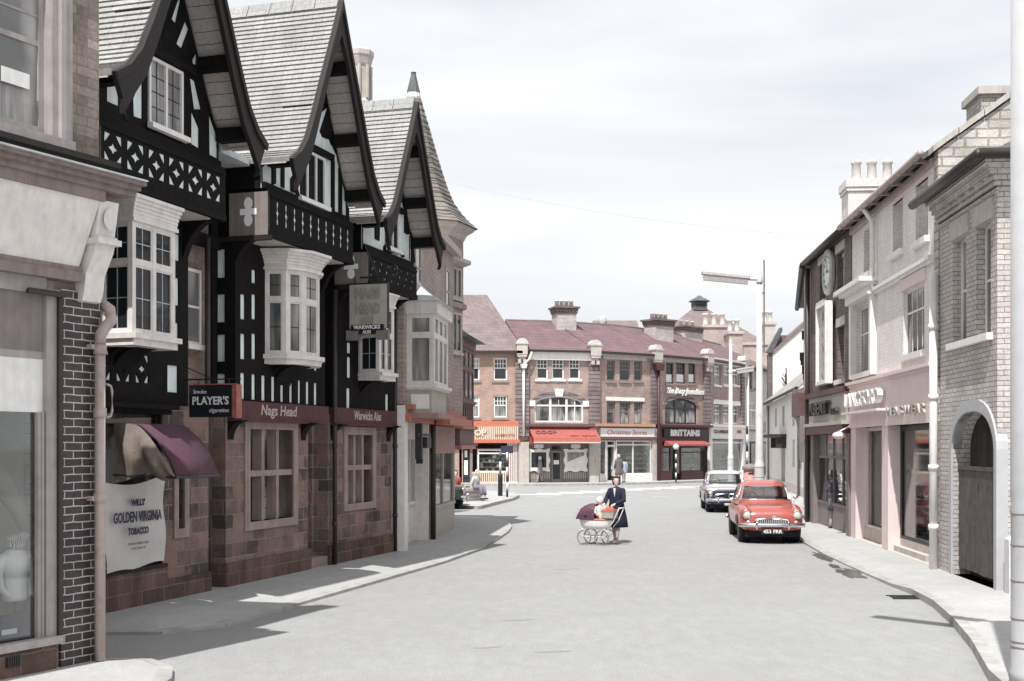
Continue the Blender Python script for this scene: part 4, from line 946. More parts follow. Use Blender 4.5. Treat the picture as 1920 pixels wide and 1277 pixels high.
b=MB(); b.box(-.15,2.5,.0,.75,2.42,2.9); b.build('sign_box',MT['mahogany'],C2)
b=MB(); b.box(-.165,-.15,.15,.6,2.5,2.8); b.box(-.165,-.15,-.0,-.0+.001,2.5,2.8); b.build('lit_panel',MT['sign_cream'],C2)
# ================================================= FAR CURVED TERRACE
PX=[(868,76.0),(980,76.0),(1114,77.2),(1229,80.2),(1327,84.3),(1394,90.5),(1446,98)]
PW=[AT(*p) for p in PX]
def shopwin(par,w,x0,x1,z0,z1,y,fm,goods=None,mull=(),tr=None,depth=1.4,gm='glass_clear',seed=1):
    b=MB(); t=.07; b.plate(rect(x0,x1,z0,z1),[rect(x0+t,x1-t,z0+t,z1-t)],y,y+.08)
    for m in mull: b.box(m-.04,m+.04,y,y+.07,z0+t,z1-t)
    if tr: b.box(x0+t,x1-t,y+.01,y+.07,tr-.04,tr+.04)
    o=b.build('display_window',MT[fm],par)
    MB().box(x0+t,x1-t,y+.04,y+.05,z0+t,z1-t).build('pane',MT[gm],o)
    b=MB(); b.box(x0-.02,x1+.02,y+depth,y+depth+.05,z0-.1,z1+.1).box(x0-.05,x0,y+.1,y+depth,z0-.1,z1+.1).box(x1,x1+.05,y+.1,y+depth,z0-.1,z1+.1).box(x0,x1,y+.1,y+depth,z1,z1+.05).box(x0,x1,y+.1,y+depth,z0-.1,z0)
    b.build('display_box',MT['interior_wall'],o)
    if goods:
        rr=random.Random(seed); bb=[MB() for _ in goods]
        for k in range(int((x1-x0)*26)):
            g=rr.randrange(len(goods)); xx=rr.uniform(x0+.1,x1-.25); zz=z0+rr.choice([0,0,.35,.7,1.0,1.3])*min(1,(z1-z0)/1.6); yy=y+.25+rr.uniform(0,.25)
            s=rr.uniform(.06,.17); bb[g].box(xx,xx+s*1.3,yy,yy+.05,zz,zz+s*rr.uniform(.7,1.8))
        sh=MB()
        for zz in (.35,.7,1.0,1.3):
            if zz<(z1-z0): sh.box(x0+.08,x1-.08,y+.2,y+.6,z0+zz*min(1,(z1-z0)/1.6)-.02,z0+zz*min(1,(z1-z0)/1.6))
        sh.build('shelf',MT['white_paint'],o)
        for g,m in zip(bb,goods):
            if g.v: 
                ob=g.build('goods',MT[m],o); ob['kind']='stuff'
    return o
def wq(w): return (lambda px: w.u(px)), (lambda py,px: w.z(px,py))
def bay(i,name_,label,wallm,roofm,eave,holes_px,ridge=10.5,ridge_y=4.2,cat='shop building'):
    w=Wall(PW[i],PW[i+1]); t=thing(name_,label,cat,w,0,0,.12)
    L=w.L; hs=[]
    U=lambda px:w.u(px); Zf=lambda px,py:w.z(px,py)
    for h in holes_px:
        if h[0]=='r':
            _,a,c,py0,py1=h; m=(a+c)/2; hs.append(rect(U(a),U(c),Zf(m,py1),Zf(m,py0)))
        else:
            _,a,c,py0,pys,py1=h; m=(a+c)/2; hs.append(arch(U(a),U(c),Zf(m,py1),Zf(m,pys),Zf(m,py0),8))
    zg=Zf(PX[i][0]+10,826) if i<9 else 2.9
    b=MB(); b.plate(rect(0,L,zg,eave),hs,0,.3); b.box(0,.3,.3,7,.1,eave).box(L-.3,L,.3,7,.1,eave).box(.3,L-.3,6.7,7,.1,eave); b.box(.3,L-.3,2.2,2.3,.1,zg)
    b.build('wall',MT[wallm],t)
    if roofm:
        b=MB(); b.prism([(-.3,eave-.02),(ridge_y,ridge),(ridge_y+3.2,eave-.02),(ridge_y+3.2,eave-.15),(-.3,eave-.15)],-.02,L+.02,'yz'); b.build('roof',MT[roofm],t)
        b=MB(); b.box(0,L,ridge_y-.1,ridge_y+.1,ridge-.06,ridge+.06); b.build('ridge',MT['roof_brown'],t)
        b=MB(); b.box(0,L,-.42,-.28,eave-.14,eave-.02); b.build('gutter',MT['pipe_dark'],t)
    return w,t,U,Zf
def rowwin(t,w,U,Zf,a,c,py0,py1,fm,gm='glass_dark',sill='white_paint',cols=3,blind=False,sillpx=None,inset=.1,name='sash_window'):
    m=(a+c)/2; x0,x1,z0,z1=U(a),U(c),Zf(m,py1),Zf(m,py0)
    o=sash(t,x0,x1,z0,z1,inset,fm,gm,[1,cols],((.55,1),(.45,2)),t=.09,bt=.04,name=name)
    if sill: MB().box(x0-.1,x1+.1,-.08,.12,z0-.14,z0).build('sill',MT[sill],o)
    if blind: MB().box(x0+.08,x1-.08,inset+.0,inset+.02,z0+.08,z0+(z1-z0)*.45).build('blind',MT['white_paint'],o)
    return o
def pilaster(t,w,x,width,z0,z1,m='rusticated',cap=True,zc=None):
    MB().box(x-width/2,x+width/2,-.14,.0,z0,z1).build('pilaster',MT[m],t)
    if cap:
        b=MB(); 
        b.box(x-.22,x+.22,-.3,.1,z1-.3,z1-.15).box(x-.3,x+.3,-.42,.1,z1-.15,z1).box(x-.26,x-.06,-.34,.0,z1-.55,z1-.3).box(x+.06,x+.26,-.34,.0,z1-.55,z1-.3)
        b.build('pilaster_bracket',MT['stone_pale'],t)
        b=MB(); b.box(x-.34,x+.34,-.45,.2,z1,z1+.62).box(x-.4,x+.4,-.5,.25,z1+.62,z1+.7); b.lathe(x,-.46,[(.2,z1+.3),(.2,z1+.31)],12) if False else None
        b.build('pedestal_block',MT['stone_pale'],t)
        b=MB(); b.prism([(x+.36*math.cos(PI*k/10),z1+.7+.3*math.sin(PI*k/10)) for k in range(11)],-.4,.2); b.build('pediment',MT['terracotta'],t)
def stack(t,x0,x1,y0,y1,z0,z1,npot,m='brick_grey',pot='terracotta',potz=.45):
    b=MB(); b.box(x0,x1,y0,y1,z0,z1-.45); b.build('chimney',MT[m],t)
    c=t.children[-1] if False else None
    b=MB(); b.box(x0-.06,x1+.06,y0-.06,y1+.06,z1-.45,z1-.3); n=7
    for k in range(n): xx=x0-.1+(x1-x0+.2)*(k+.15)/n; b.box(xx,xx+(x1-x0)/n*.55,y0-.12,y0-.06,z1-.34,z1-.12)
    b.box(x0-.1,x1+.1,y0-.1,y1+.1,z1-.3,z1-.12).box(x0-.2,x1+.2,y0-.2,y1+.2,z1-.12,z1); b.build('chimney_cap',MT['brick_dark'] if m!='brick_pink' else MT['stone_pale'],t)
    for k in range(npot):
        xx=x0+(x1-x0)*(k+.5)/npot; b=MB(); b.smooth=True; b.lathe(xx,(y0+y1)/2,[(.16,z1),(.13,z1+potz*.8),(.16,z1+potz*.85),(.16,z1+potz),(.1,z1+potz)],10); b.build('chimney_pot',MT[pot],t)
# --- bay A, ribbed cream and red fascia
w,t,U,Zf=bay(0,'brick_shop','orange brick shop with ribbed cream CO-OP fascia, leftmost of the far terrace','brick_far_orange',None,8.25,[('r',925,951,671,713),('r',886,899,671,713),('r',925,952,741,783),('r',886,899,741,783)])
L=w.L; b=MB()
ez=8.25
b.add([(-6,-.35,ez),(L+.1,-.35,ez),(1.4,4.4,12.3),(-6,4.4,12.3),(L+.1,9,ez),(-6,9,ez)],[(0,1,2,3),(1,4,2),(3,2,4,5)])
b.build('roof',MT['roof_brown'],t)
b=MB(); b.box(-6,L,-.45,-.3,ez-.15,ez+.02); b.build('gutter',MT['pipe_dark'],t)
b=MB(); b.box(-6,0,0,.3,.1,ez); b.build('wall',MT['brick_far_orange'],t)
for (a,c) in ((925,951),(886,899)):
    rowwin(t,w,U,Zf,a,c,671,713,'white_paint',sill='stone_dressed',cols=4); rowwin(t,w,U,Zf,a,c,741,783,'white_paint','glass_curtain','stone_dressed',cols=4)
b=MB(); x1=U(972); zt=Zf(930,800); zb=Zf(930,824)
M('cream_rib',(.66,.54,.42),.6,.1,5,0); M('orange_red',(.50,.16,.10),.5,.12,5,0)
MB().box(-1,x1,-.22,-.0,zb,zt).build('fascia_board',MT['cream_rib'],t)
b=MB(); k=0; xx=-1
while xx<x1: b.box(xx,xx+.035,-.235,-.22,zb,zt); xx+=.13
b.build('fascia_ribs',MT['mahogany'],t)
MB().text('COOP',U(888),Zf(890,812),-.25,.52,.03,width=U(915)-U(860) if False else 1.55,bold=.02).build('lettering',MT['cream_rib'],t)
MB().text('CHEMISTS',U(947),Zf(947,816),-.25,.2,.01,width=1.2).build('lettering',MT['orange_red'],t)
b=MB(); b.box(-1,x1+.1,-.35,0,zb-.22,zb); b.box(-1,x1,-.15,0,zt,zt+.35); b.build('fascia_cornice',MT['orange_red'],t)
z0=Zf(920,885)
shopwin(t,w,U(896),U(951),z0,Zf(920,843),-.05,'white_paint',['white_paint','iron','banner_cloth','maroon','gold_letter'],seed=4,tr=Zf(920,850))
b=MB(); b.box(U(885),U(951),-.08,.1,.12,z0); b.build('stall_riser',MT['cream_rib'],t)
b=MB(); xx=U(886)
while xx<U(951): b.box(xx,xx+.05,-.095,-.08,.2,z0-.05); xx+=.13
xx=U(953)
while xx<U(970): b.box(xx,xx+.05,-.06,-.045,.2,zb-.3); xx+=.13
b.build('riser_ribs',MT['mahogany'],t)
MB().box(U(951),U(971),-.045,.1,.12,zb-.2).build('ribbed_panel',MT['cream_paint'],t)
b=MB(); b.box(U(861),U(896),.02,.1,2.4,zb-.2).box(U(861),U(866),.0,.1,.12,2.4).box(U(881),U(886),.0,.1,.12,2.4).box(U(866),U(881),.2,.25,.12,2.4); b.build('door_frame',MT['panel_grey'],t)
MB().box(U(867),U(880),.15,.19,.2,2.3).build('door',MT['glass_dark'],t)
b=MB(); b.box(U(870),U(877),.12,.14,.6,1.5).box(U(871),U(876),.12,.14,1.7,2.1); b.build('door_notice',MT['white_paint'],t)
pilaster(t,w,U(979),.85,3.0,8.25-.2)
# --- bay B, red awning
w,t,U,Zf=bay(1,'brick_shop','far brick shop with red COOP awning, white frieze and white arched window','brick_far','roof_purple',8.38,[('r',1006,1028,673,711),('r',1035,1058,673,711),('r',1067,1088,673,711),('a',1002,1094,742,759,792)],ridge=10.6)
for a,c in ((1006,1028),(1035,1058),(1067,1088)): rowwin(t,w,U,Zf,a,c,673,711,'white_paint')
x0,x1,z0,zs,zt=U(1002),U(1094),Zf(1048,792),Zf(1048,759),Zf(1048,742)
def archwin(t,x0,x1,z0,zs,zt,fm,gm,mull=(.33,.66),y=.08,extra=True):
    b=MB(); ob=arch(x0,x1,z0,zs,zt,8); cx,cz=(x0+x1)/2,(z0+zt)/2
    ins=[]
    e=.1
    b.plate(ob,[arch(x0+e,x1-e,z0+e,zs,zt-e,8)],y,y+.08)
    for m in mull: xx=x0+(x1-x0)*m; b.box(xx-.07,xx+.07,y+.002,y+.078,z0+e,zt-.18)
    b.box(x0+e,x1-e,y+.004,y+.075,zs-.1,zs)
    if extra:
        for m in (.5,.83): xx=x0+(x1-x0)*m; b.box(xx-.03,xx+.03,y+.01,y+.07,z0+e if m>.6 else zs,zt-.25)
    o=b.build('arched_window',MT[fm],t); g=MB(); g.plate(arch(x0+.02,x1-.02,z0+.02,zs,zt-.02,8),[],y+.04,y+.05); g.build('pane',MT[gm],o); return o
archwin(t,x0,x1,z0,zs,zt,'white_paint','glass_curtain')
b=MB(); xm=U(1047.5); b.prism([(xm-.22,zt-.05),(xm+.22,zt-.05),(xm+.3,zt+.42),(xm-.3,zt+.42)],-.14,.0); b.build('keystone',MT['white_paint'],t)
for px in (996,1099): 
    xx=U(px); MB().box(xx-.24,xx+.24,-.08,0,zs-.1,zs+.25).build('impost',MT['white_paint'],t)
b=MB(); xx=(x0+x1)/2; o_=arch(x0-.28,x1+.28,zs-.02,zs-.01,zt+.28,10)[2:]; i_=arch(x0,x1,zs-.02,zs-.01,zt,10)[2:]; b.prism(o_+i_[::-1],-.03,.0); b.build('arch_ring',MT['rusticated'],t)
MB().box(U(992),U(1110),-.2,.0,7.75,8.28).build('frieze',MT['white_paint'],t)
zc=Zf(1048,800); b=MB(); b.box(U(983),U(1112),-.35,0,zc,zc+.16); b.build('fascia_cornice',MT['mahogany'],t)
MB().box(U(990),U(1113),-.06,.0,zc-1.1,zc).build('fascia_board',MT['red_paint'],t)
aw=thing('shop_awning','red sloping shop awning lettered COOP with a pale valance','awning',w,U(1050),-.1,zc-.9)
b=MB(); xa,xb=U(991),U(1115); za=zc-.06; zv=Zf(1050,822)
b.prism([(-.05,za),(-1.15,zv),(-1.15,zv-.03),(-.05,za-.05)],xa,xb,'yz'); b.build('canopy',MT['red_paint'],aw)
M('valance',(.62,.5,.45),.8,.1,6,0); b=MB(); b.box(xa,xb,-1.17,-1.152,zv-.22,zv-.03); b.build('valance',MT['orange_red'],aw); MB().box(xa,xb,-1.175,-1.153,zv-.30,zv-.22).build('valance_edge',MT['valance'],aw)
tb_=MB(); tb_.text('COOP',0,0,0,.5,.02,width=1.35,bold=.012,space=1.1)
an=math.atan2(za-zv,1.1); Mx=Matrix.Translation((U(1019),-.62,(za+zv)/2+.03))@Matrix.Rotation(-(PI/2-an),4,'X')
tb_.xf(Mx); tb_.build('lettering',MT['mahogany'],aw)
tb_=MB(); tb_.text('RADIO  TELEVISION',0,-.12,0,.2,.01,width=1.7); Mx=Matrix.Translation((U(1085),-.85,(za+zv)/2-.12))@Matrix.Rotation(-(PI/2-an),4,'X'); tb_.xf(Mx); tb_.build('lettering',MT['mahogany'],aw)
zh=zv-.15
MB().box(U(985.5),U(1113),.18,.26,.12,zc-.9).build('shopfront_panel',MT['panel_grey'],t)
def wavy(a,c,py0,py1,diag=False,gm='glass_dark'):
    x0,x1,z0,z1=U(a),U(c),Zf((a+c)/2,py1),Zf((a+c)/2,py0); pts=[]; n=12; cx,cz=(x0+x1)/2,(z0+z1)/2
    for k in range(48):
        s=k/48*4; e=int(s); f=s-e; wob=.05*math.cos(f*4*PI)
        if e==0: p=(x0+(x1-x0)*f,z0-wob)
        elif e==1: p=(x1+wob,z0+(z1-z0)*f)
        elif e==2: p=(x1-(x1-x0)*f,z1+wob)
        else: p=(x0-wob,z1-(z1-z0)*f)
        pts.append(p)
    e=.2; b=MB(); b.plate(pts,[rect(x0+e,x1-e,z0+e*1.2,z1-e)],.08,.16); b.box(cx-.3,cx+.3,.09,.16,z1-.0+.06,z1+.3); 
    o=b.build('display_window',MT['white_paint'],t); MB().box(x0+e,x1-e,.135,.145,z0+e,z1-e).build('pane',MT[gm],o)
    if diag: 
        b=MB(); b.prism([(x0+e,z0+e*1.2),(x1-e,z0+e*1.2),(x1-e,z0+(z1-z0)*.72),(x0+e,z0+(z1-z0)*.42)],.12,.13); b.build('blind',MT['white_paint'],o)
wavy(991,1031,842,884); wavy(1059,1102,842,884,True,'glass_net')
b=MB(); 
for a,c in ((990,1032),(1059,1103)):
    xx=U(a)
    while xx<U(c): b.box(xx,xx+.05,.165,.18,.35,Zf(1040,886)); xx+=.14
b.build('riser_ribs',MT['sign_cream'],t)
b=MB(); b.plate(rect(U(1035),U(1053.5),.14,Zf(1044,845)),[rect(U(1037.5),U(1051),.3,Zf(1044,849))],.1,.16); b.build('door',MT['panel_grey'],t)
MB().box(U(1037.5),U(1051),.12,.13,.3,Zf(1044,849)).build('door_glass',MT['glass_dark'],t); MB().box(U(1039),U(1049),.09,.11,1.25,1.5).build('door_notice',MT['white_paint'],t)
MB().box(U(1036),U(1052.5),.12,.17,Zf(1044,843),Zf(1044,837)).build('fanlight',MT['glass_dark'],t)
for a,c in ((972,990),(1104,1121)): MB().box(U(a)-.0,U(c),-.2,.05,.12,zc-.95 if a<1000 else zc-.95).build('shop_pier',MT['stone_pale'],t)
MB().box(U(1104),U(1112),-.22,-.05,zc-.95,zc-.1).build('fascia_bracket',MT['stone_pale'],t)
pilaster(t,w,U(1113.8),.72,zc+.16,8.05)
# white downpipe
b=MB(); b.smooth=True; xp=U(979.5); b.tube([(xp,-.3,3.0),(xp,-.3,Zf(980,692))],.075,8); b.tube([(xp,-.3,Zf(980,684)),(xp+.3,-.4,Zf(980,675)),(xp+.5,-.4,8.2)],.06,8); b.smooth=False; b.prism([(xp-.2,Zf(980,683)),(xp+.2,Zf(980,683)),(xp+.14,Zf(980,691)),(xp-.14,Zf(980,691))],-.45,-.15); b.build('downpipe',MT['white_paint'],t)
x0,x1=w.u(1043,3),w.u(1079,3); stack(t,x0,x1,2.8,4.0,8.6,Zf(1060,578)+.45,4)
# --- bay C, white sign with red letters
w,t,U,Zf=bay(2,'brick_shop','far brick shop with white fascia between the red awning and the black sign','brick_far','roof_purple',8.38,[('r',1138,1153,676,714),('r',1162,1181,676,714),('r',1189,1204,676,714),('r',1138,1154,753,795),('r',1162,1182,753,795),('r',1189,1205,753,795)],ridge=10.6)
for a,c in ((1138,1153),(1162,1181),(1189,1204)): rowwin(t,w,U,Zf,a,c,676,714,'panel_grey',sill='stone_dressed'); rowwin(t,w,U,Zf,a,c,753,795,'panel_grey','glass_curtain',sill=None)
MB().box(U(1130),U(1212),-.06,0,Zf(1170,675),Zf(1170,667)).build('lintel',MT['stone_pale'],t)
MB().box(U(1136),U(1208),-.06,0,Zf(1170,752),Zf(1170,745)).build('lintel',MT['white_paint'],t)
MB().box(0.4,w.L,-.14,0,8.1,8.28).build('frieze',MT['stone_pale'],t)
zc=Zf(1170,800); M('orange_cornice',(.5,.27,.2),.6,.1,5,0)
MB().box(-.05,w.L-.3,-.35,0,zc,zc+.17).build('fascia_cornice',MT['orange_cornice'],t)
MB().box(U(1123),U(1224),-.18,0,Zf(1170,819),Zf(1170,803)).build('fascia_board',MT['white_paint'],t)
M('red_letter',(.45,.14,.1),.6,.1,5,0)
MB().text('Christmas Stores',U(1172),Zf(1172,811),-.185,.42,.01,width=U(1212)-U(1138),shear=.2).build('lettering',MT['red_letter'],t)
b=MB(); b.box(U(1115),U(1229),-.25,0,Zf(1170,824),Zf(1170,819)); b.build('fascia_moulding',MT['mahogany'],t)
z0=Zf(1190,889); zt=Zf(1190,826)
shopwin(t,w,U(1154),U(1220),z0,zt,-.05,'white_paint',['white_paint','iron','glass_net','panel_grey','white_letter','ink'],mull=(U(1186),),seed=9,tr=Zf(1190,834))
shopwin(t,w,U(1123),U(1136),z0,zt,-.05,'cream_paint',['maroon','cream_rib','panel_grey'],seed=3)
b=MB(); b.plate(rect(U(1136.5),U(1153.5),.12,zt),[rect(U(1139),U(1151.5),.2,Zf(1145,838)),rect(U(1139),U(1151.5),Zf(1145,834),zt-.08)],.0,.08); b.build('door_frame',MT['cream_paint'],t)
MB().box(U(1139),U(1151.5),.3,.34,.15,zt).build('door',MT['glass_dark'],t)
MB().box(U(1153.5),U(1221),-.1,.05,.12,z0).build('stall_riser',MT['white_paint'],t)
MB().box(U(1122.5),U(1136),-.1,.05,.12,z0).build('stall_riser',MT['cream_paint'],t)
MB().box(U(1221),U(1229),-.15,.05,.12,zc-.1).build('shop_pier',MT['stone_pale'],t)
pilaster(t,w,U(1228.5)-.05,.72,zc+.17,8.0)
b=MB(); b.smooth=True; b.tube([(w.L-.0,-.3,.3),(w.L,-.3,7.3)],.09,8); b.smooth=False; b.prism([(w.L-.3,7.3),(w.L+.3,7.3),(w.L+.4,7.75),(w.L-.4,7.75)],-.5,-.1); b.build('downpipe',MT['maroon'],t)
x0,x1=w.u(1226,3),w.u(1259,3); stack(t,x0,x1,2.8,4.0,8.6,Zf(1240,590)+.1,4)
# --- bay D, black sign
w,t,U,Zf=bay(3,'brick_shop','far jeweller shop, maroon front, black BRITTAINS sign, white script above','brick_far','roof_purple',8.38,[('r',1249,1263,681,719),('r',1268,1285,681,719),('r',1291,1304,681,719),('a',1247,1307,748,765,795)],ridge=10.6)
for a,c in ((1249,1263),(1268,1285),(1291,1304)): rowwin(t,w,U,Zf,a,c,681,719,'iron',sill='stone_dressed',blind=True)
archwin(t,U(1247),U(1307),Zf(1277,795),Zf(1277,765),Zf(1277,748),'iron','glass_curtain',extra=False)
x0,x1=U(1247),U(1307); zs,zt2=Zf(1277,765),Zf(1277,748); o_=arch(x0-.28,x1+.28,zs-.02,zs-.01,zt2+.28,10)[2:]; i_=arch(x0,x1,zs-.02,zs-.01,zt2,10)[2:]; b=MB(); b.prism(o_+i_[::-1],-.03,.0); b.build('arch_ring',MT['rusticated'],t)
MB().box(U(1240),U(1316),-.08,0,Zf(1277,680),Zf(1277,671)).build('lintel',MT['stone_pale'],t)
MB().text('The Busy Jewellers',U(1282),Zf(1282,734),-.1,.5,.03,width=U(1318)-U(1247),shear=.35,bold=.025).build('lettering',MT['white_letter'],t)
zc=Zf(1280,801)
b=MB(); b.box(.05,w.L+.1,-.4,0,zc,zc+.16).box(.05,w.L,-.1,0,Zf(1280,828),zc); b.build('fascia_cornice',MT['maroon'],t)
MB().box(U(1241),U(1317),-.2,-.1,Zf(1280,820),Zf(1280,805)).build('fascia_board',MT['sign_black'],t)
MB().text('BRITTAINS',U(1280),Zf(1280,812.5),-.215,.55,.02,width=U(1307)-U(1252),bold=.03).build('lettering',MT['white_letter'],t)
b=MB(); b.prism([(-.1,Zf(1280,826)),(-.7,Zf(1280,833)),(-.7,Zf(1280,836)),(-.1,Zf(1280,836))],U(1243),U(1317),'yz'); b.build('awning_box',MT['red_paint'],t)
z0=Zf(1290,884); zt=Zf(1290,838)
shopwin(t,w,U(1276),U(1316),z0,zt,-.02,'maroon',['white_paint','gold_letter','panel_grey'],seed=12,tr=Zf(1290,848))
shopwin(t,w,U(1240),U(1257),z0,zt,-.02,'maroon',['white_paint','gold_letter','panel_grey'],seed=13,tr=Zf(1290,848))
MB().box(U(1257),U(1276),.3,.34,.12,zt).build('door',MT['glass_dark'],t)
b=MB(); b.box(U(1240),U(1257),-.08,.05,.12,z0).box(U(1276),U(1317),-.08,.05,.12,z0).box(U(1231),U(1239),-.15,.05,.12,zc-.8).box(U(1257)-.04,U(1257)+.04,-.02,.3,.12,zt).box(U(1276)-.04,U(1276)+.04,-.02,.3,.12,zt); b.build('stall_riser',MT['maroon'],t)
MB().box(U(1318),U(1326),.02,.06,.12,Zf(1320,845)).build('side_passage',MT['void'],t)
pilaster(t,w,U(1324),.72,zc+.16,8.05)
x0,x1=w.u(1284,5),w.u(1316,5); stack(t,x0,x1,5.0,6.2,8.6,Zf(1298,600)+.4,3)
# --- bay E, cream shop
w,t,U,Zf=bay(4,'brick_shop','narrow far shop with cream CO-OPERATIVE fascia, right of the maroon shop','brick_far','roof_purple',8.38,[('r',1339,1351,686,722),('r',1356,1369,686,722),('r',1374,1385,686,722),('r',1339,1351,760,795),('r',1356,1369,760,795),('r',1374,1385,760,795)],ridge=10.6)
for a,c in ((1339,1351),(1356,1369),(1374,1385)): rowwin(t,w,U,Zf,a,c,686,722,'white_paint','glass_net',cols=2); rowwin(t,w,U,Zf,a,c,760,795,'white_paint','glass_curtain',None,cols=2)
b=MB(); b.box(U(1335),U(1389),-.12,0,Zf(1362,685),Zf(1362,674)); b.build('frieze',MT['white_paint'],t)
MB().box(U(1337),U(1386),-.1,0,Zf(1362,759),Zf(1362,751)).build('lintel',MT['white_paint'],t)
zc=Zf(1362,801); MB().box(.1,w.L,-.3,0,zc,zc+.16).build('fascia_cornice',MT['cream_paint'],t)
MB().box(U(1328),U(1393),-.2,0,Zf(1362,823),zc).build('fascia_board',MT['cream_paint'],t)
MB().text('CO-OPERATIVE',U(1350),Zf(1350,810),-.22,.32,.01,width=U(1367)-U(1334),bold=.01).build('lettering',MT['maroon'],t)
MB().text('BANK',U(1381),Zf(1381,810),-.22,.32,.01,width=.9,bold=.01).build('lettering',MT['red_letter'],t)
z0=Zf(1362,886); shopwin(t,w,U(1332),U(1390),z0,Zf(1362,824),.0,'white_paint',['sign_cream','khaki_cloth','white_paint'],seed=22,tr=Zf(1362,830),gm='glass_clear')
MB().box(U(1327),U(1394),-.05,.05,.12,z0).build('stall_riser',MT['cream_paint'],t)
b=MB(); b.box(U(1327),U(1332),-.15,.02,.12,zc).box(U(1390),U(1394),-.15,.02,.12,zc); b.build_pieces('shop_pier',MT['cream_paint'],t)
pilaster(t,w,w.L-.4,.6,zc+.16,8.0)
b=MB(); b.smooth=True; b.tube([(w.L+.1,-.3,.3),(w.L+.1,-.3,7.6)],.09,8); b.build('downpipe',MT['white_paint'],t)
# --- bay F, dark
w,t,U,Zf=bay(5,'brick_shop','grey brick end shop of the far terrace, partly behind the tall lamp post','brick_grey','roof_purple',8.38,[('r',1402,1411,692,730),('r',1414,1424,692,730),('a',1402,1426,755,768,800)],ridge=10.6)
for a,c in ((1402,1411),(1414,1424)): rowwin(t,w,U,Zf,a,c,692,730,'panel_grey',cols=2,sill='stone_dressed')
archwin(t,U(1402),U(1426),Zf(1414,800),Zf(1414,768),Zf(1414,755),'cream_paint','glass_net',extra=False)
zc=Zf(1410,805); b=MB(); b.box(0,w.L,-.3,0,zc,zc+.14).box(0,w.L,-.1,0,Zf(1410,828),zc-.2); b.build('fascia_board',MT['stone_pale'],t)
shopwin(t,w,.3,w.L-.3,.7,Zf(1410,830),.0,'iron',['glass_net','panel_grey','maroon'],mull=(2.2,),seed=31)
MB().box(.1,w.L,-.04,.04,.12,.7).build('stall_riser',MT['maroon'],t)
# ================================================= ROOFS AND STACKS BEHIND THE TERRACE
def zz_(py,Z): return HZ(py,Z)
hl=thing('hall_roof','broad grey pyramid roof with a louvred lantern rising behind the right end of the terrace','hall',loc=(*AT(1320,122),0))
ax,ay=AT(1311,125); b=MB(); z1=zz_(577,125); zb=zz_(668,125); hw=(1430-1200)/2/F*125*1.05
ox,oy=hl.location.x,hl.location.y
b.add([(ax-ox-hw,ay-oy-8,zb),(ax-ox+hw,ay-oy-8,zb),(ax-ox+hw,ay-oy+8,zb),(ax-ox-hw,ay-oy+8,zb),(ax-ox-.6,ay-oy,z1),(ax-ox+.6,ay-oy,z1)],[(0,1,5,4),(1,2,5),(2,3,4,5),(3,0,4)])
b.build('roof',MT['roof_brown'],hl); b=MB(); b.box(ax-ox-hw+.3,ax-ox+hw-.3,ay-oy-7.6,ay-oy+7.6,0,zb); b.build('wall',MT['brick_pink'],hl)
b=MB(); X=ax-ox;Y=ay-oy
b.box(X-.7,X+.7,Y-.7,Y+.7,z1-.3,z1+.1)
for k in range(4): b.box(X-.75,X+.75,Y-.75,Y+.75,z1+.15+k*.13,z1+.2+k*.13)
b.box(X-.55,X+.55,Y-.55,Y+.55,z1,z1+.6); b.lathe(X,Y,[(1.15,z1+.62),(.9,z1+.8),(.35,z1+1.05),(.2,z1+1.2),(.0,z1+1.25)],8,a0=PI/8); b.build('roof_lantern',MT['slate'],hl)
def backblock(pxa,pxb,pyt,Z,m,label,name='back_building',npot=0,copm='stone_pale',pyb=None,cat='building',dep=2.5):
    x0,_=AT(pxa,Z); x1,_=AT(pxb,Z); zt=HZ(pyt,Z); t=thing(name,label,cat,loc=((x0+x1)/2,Z,0)); w_=(x1-x0)/2
    MB().box(-w_,w_,0,dep,0,zt-.22).build('wall',MT[m],t); MB().box(-w_-.12,w_+.12,-.12,dep+.12,zt-.22,zt).build('coping',MT[copm],t)
    for k in range(npot):
        xx=-w_+2*w_*(k+.5)/npot; b=MB(); b.smooth=True; b.lathe(xx,dep/2,[(.3,zt),(.2,zt+.25),(.2,zt+.9),(.26,zt+.95),(.26,zt+1.1),(.15,zt+1.1)],10); b.build('chimney_pot',MT['terracotta'],t)
    return t
backblock(1319,1367,609,104,'brick_pink','long pink brick chimney stack with pots below the grey pyramid roof','chimney_stack',3,cat='chimney')
backblock(1367,1393,621,102,'brick_pink','lower pink brick chimney stack stepping down left of the tall lamp post','chimney_stack',2,cat='chimney')
backblock(1394,1440,642,106,'brick_pink','pale pink brick wall top behind the tall lamp post','back_building',0)
backblock(1434,1454,604,110,'stone_pale','pale rendered chimney stack just right of the tall lamp post','chimney_stack',2,cat='chimney')
t=thing('back_building','long low brown roof showing above the terrace between two chimneys','building',loc=(*AT(1153,112),0)); x=(1195-1112)/2/F*112; z1=HZ(601,112); z0=HZ(622,112)
b=MB(); b.prism([(-4,z0-1),(0,z1),(4,z0-1)],-x,x,'yz'); b.build('roof',MT['roof_brown'],t); MB().box(-x,x,-3.8,3.8,0,z0-1.02).build('wall',MT['brick_pink'],t)
b=MB(); b.smooth=True; b.lathe(-x*.58,-.6,[(.35,z1-.9),(.3,z1-.2),(.4,z1+.1),(.1,z1+.4)],8); b.build('roof_vent',MT['lead'],t)
backblock(1000,1008,599,112,'brick_grey','tiny grey chimney above the terrace ridge left of the first big stack','chimney_stack',0,cat='chimney',dep=.6)
# ================================================= RIGHT SIDE OF THE STREET
W4=Wall(G(1598,1007),G(1759,1066)); q4=W4.q; u4=W4.u
def r4(a,c,pyt,pyb,ref=None):
    m=ref or (a+c)/2; return (u4(a),u4(c),W4.z(m,pyb),W4.z(m,pyt))
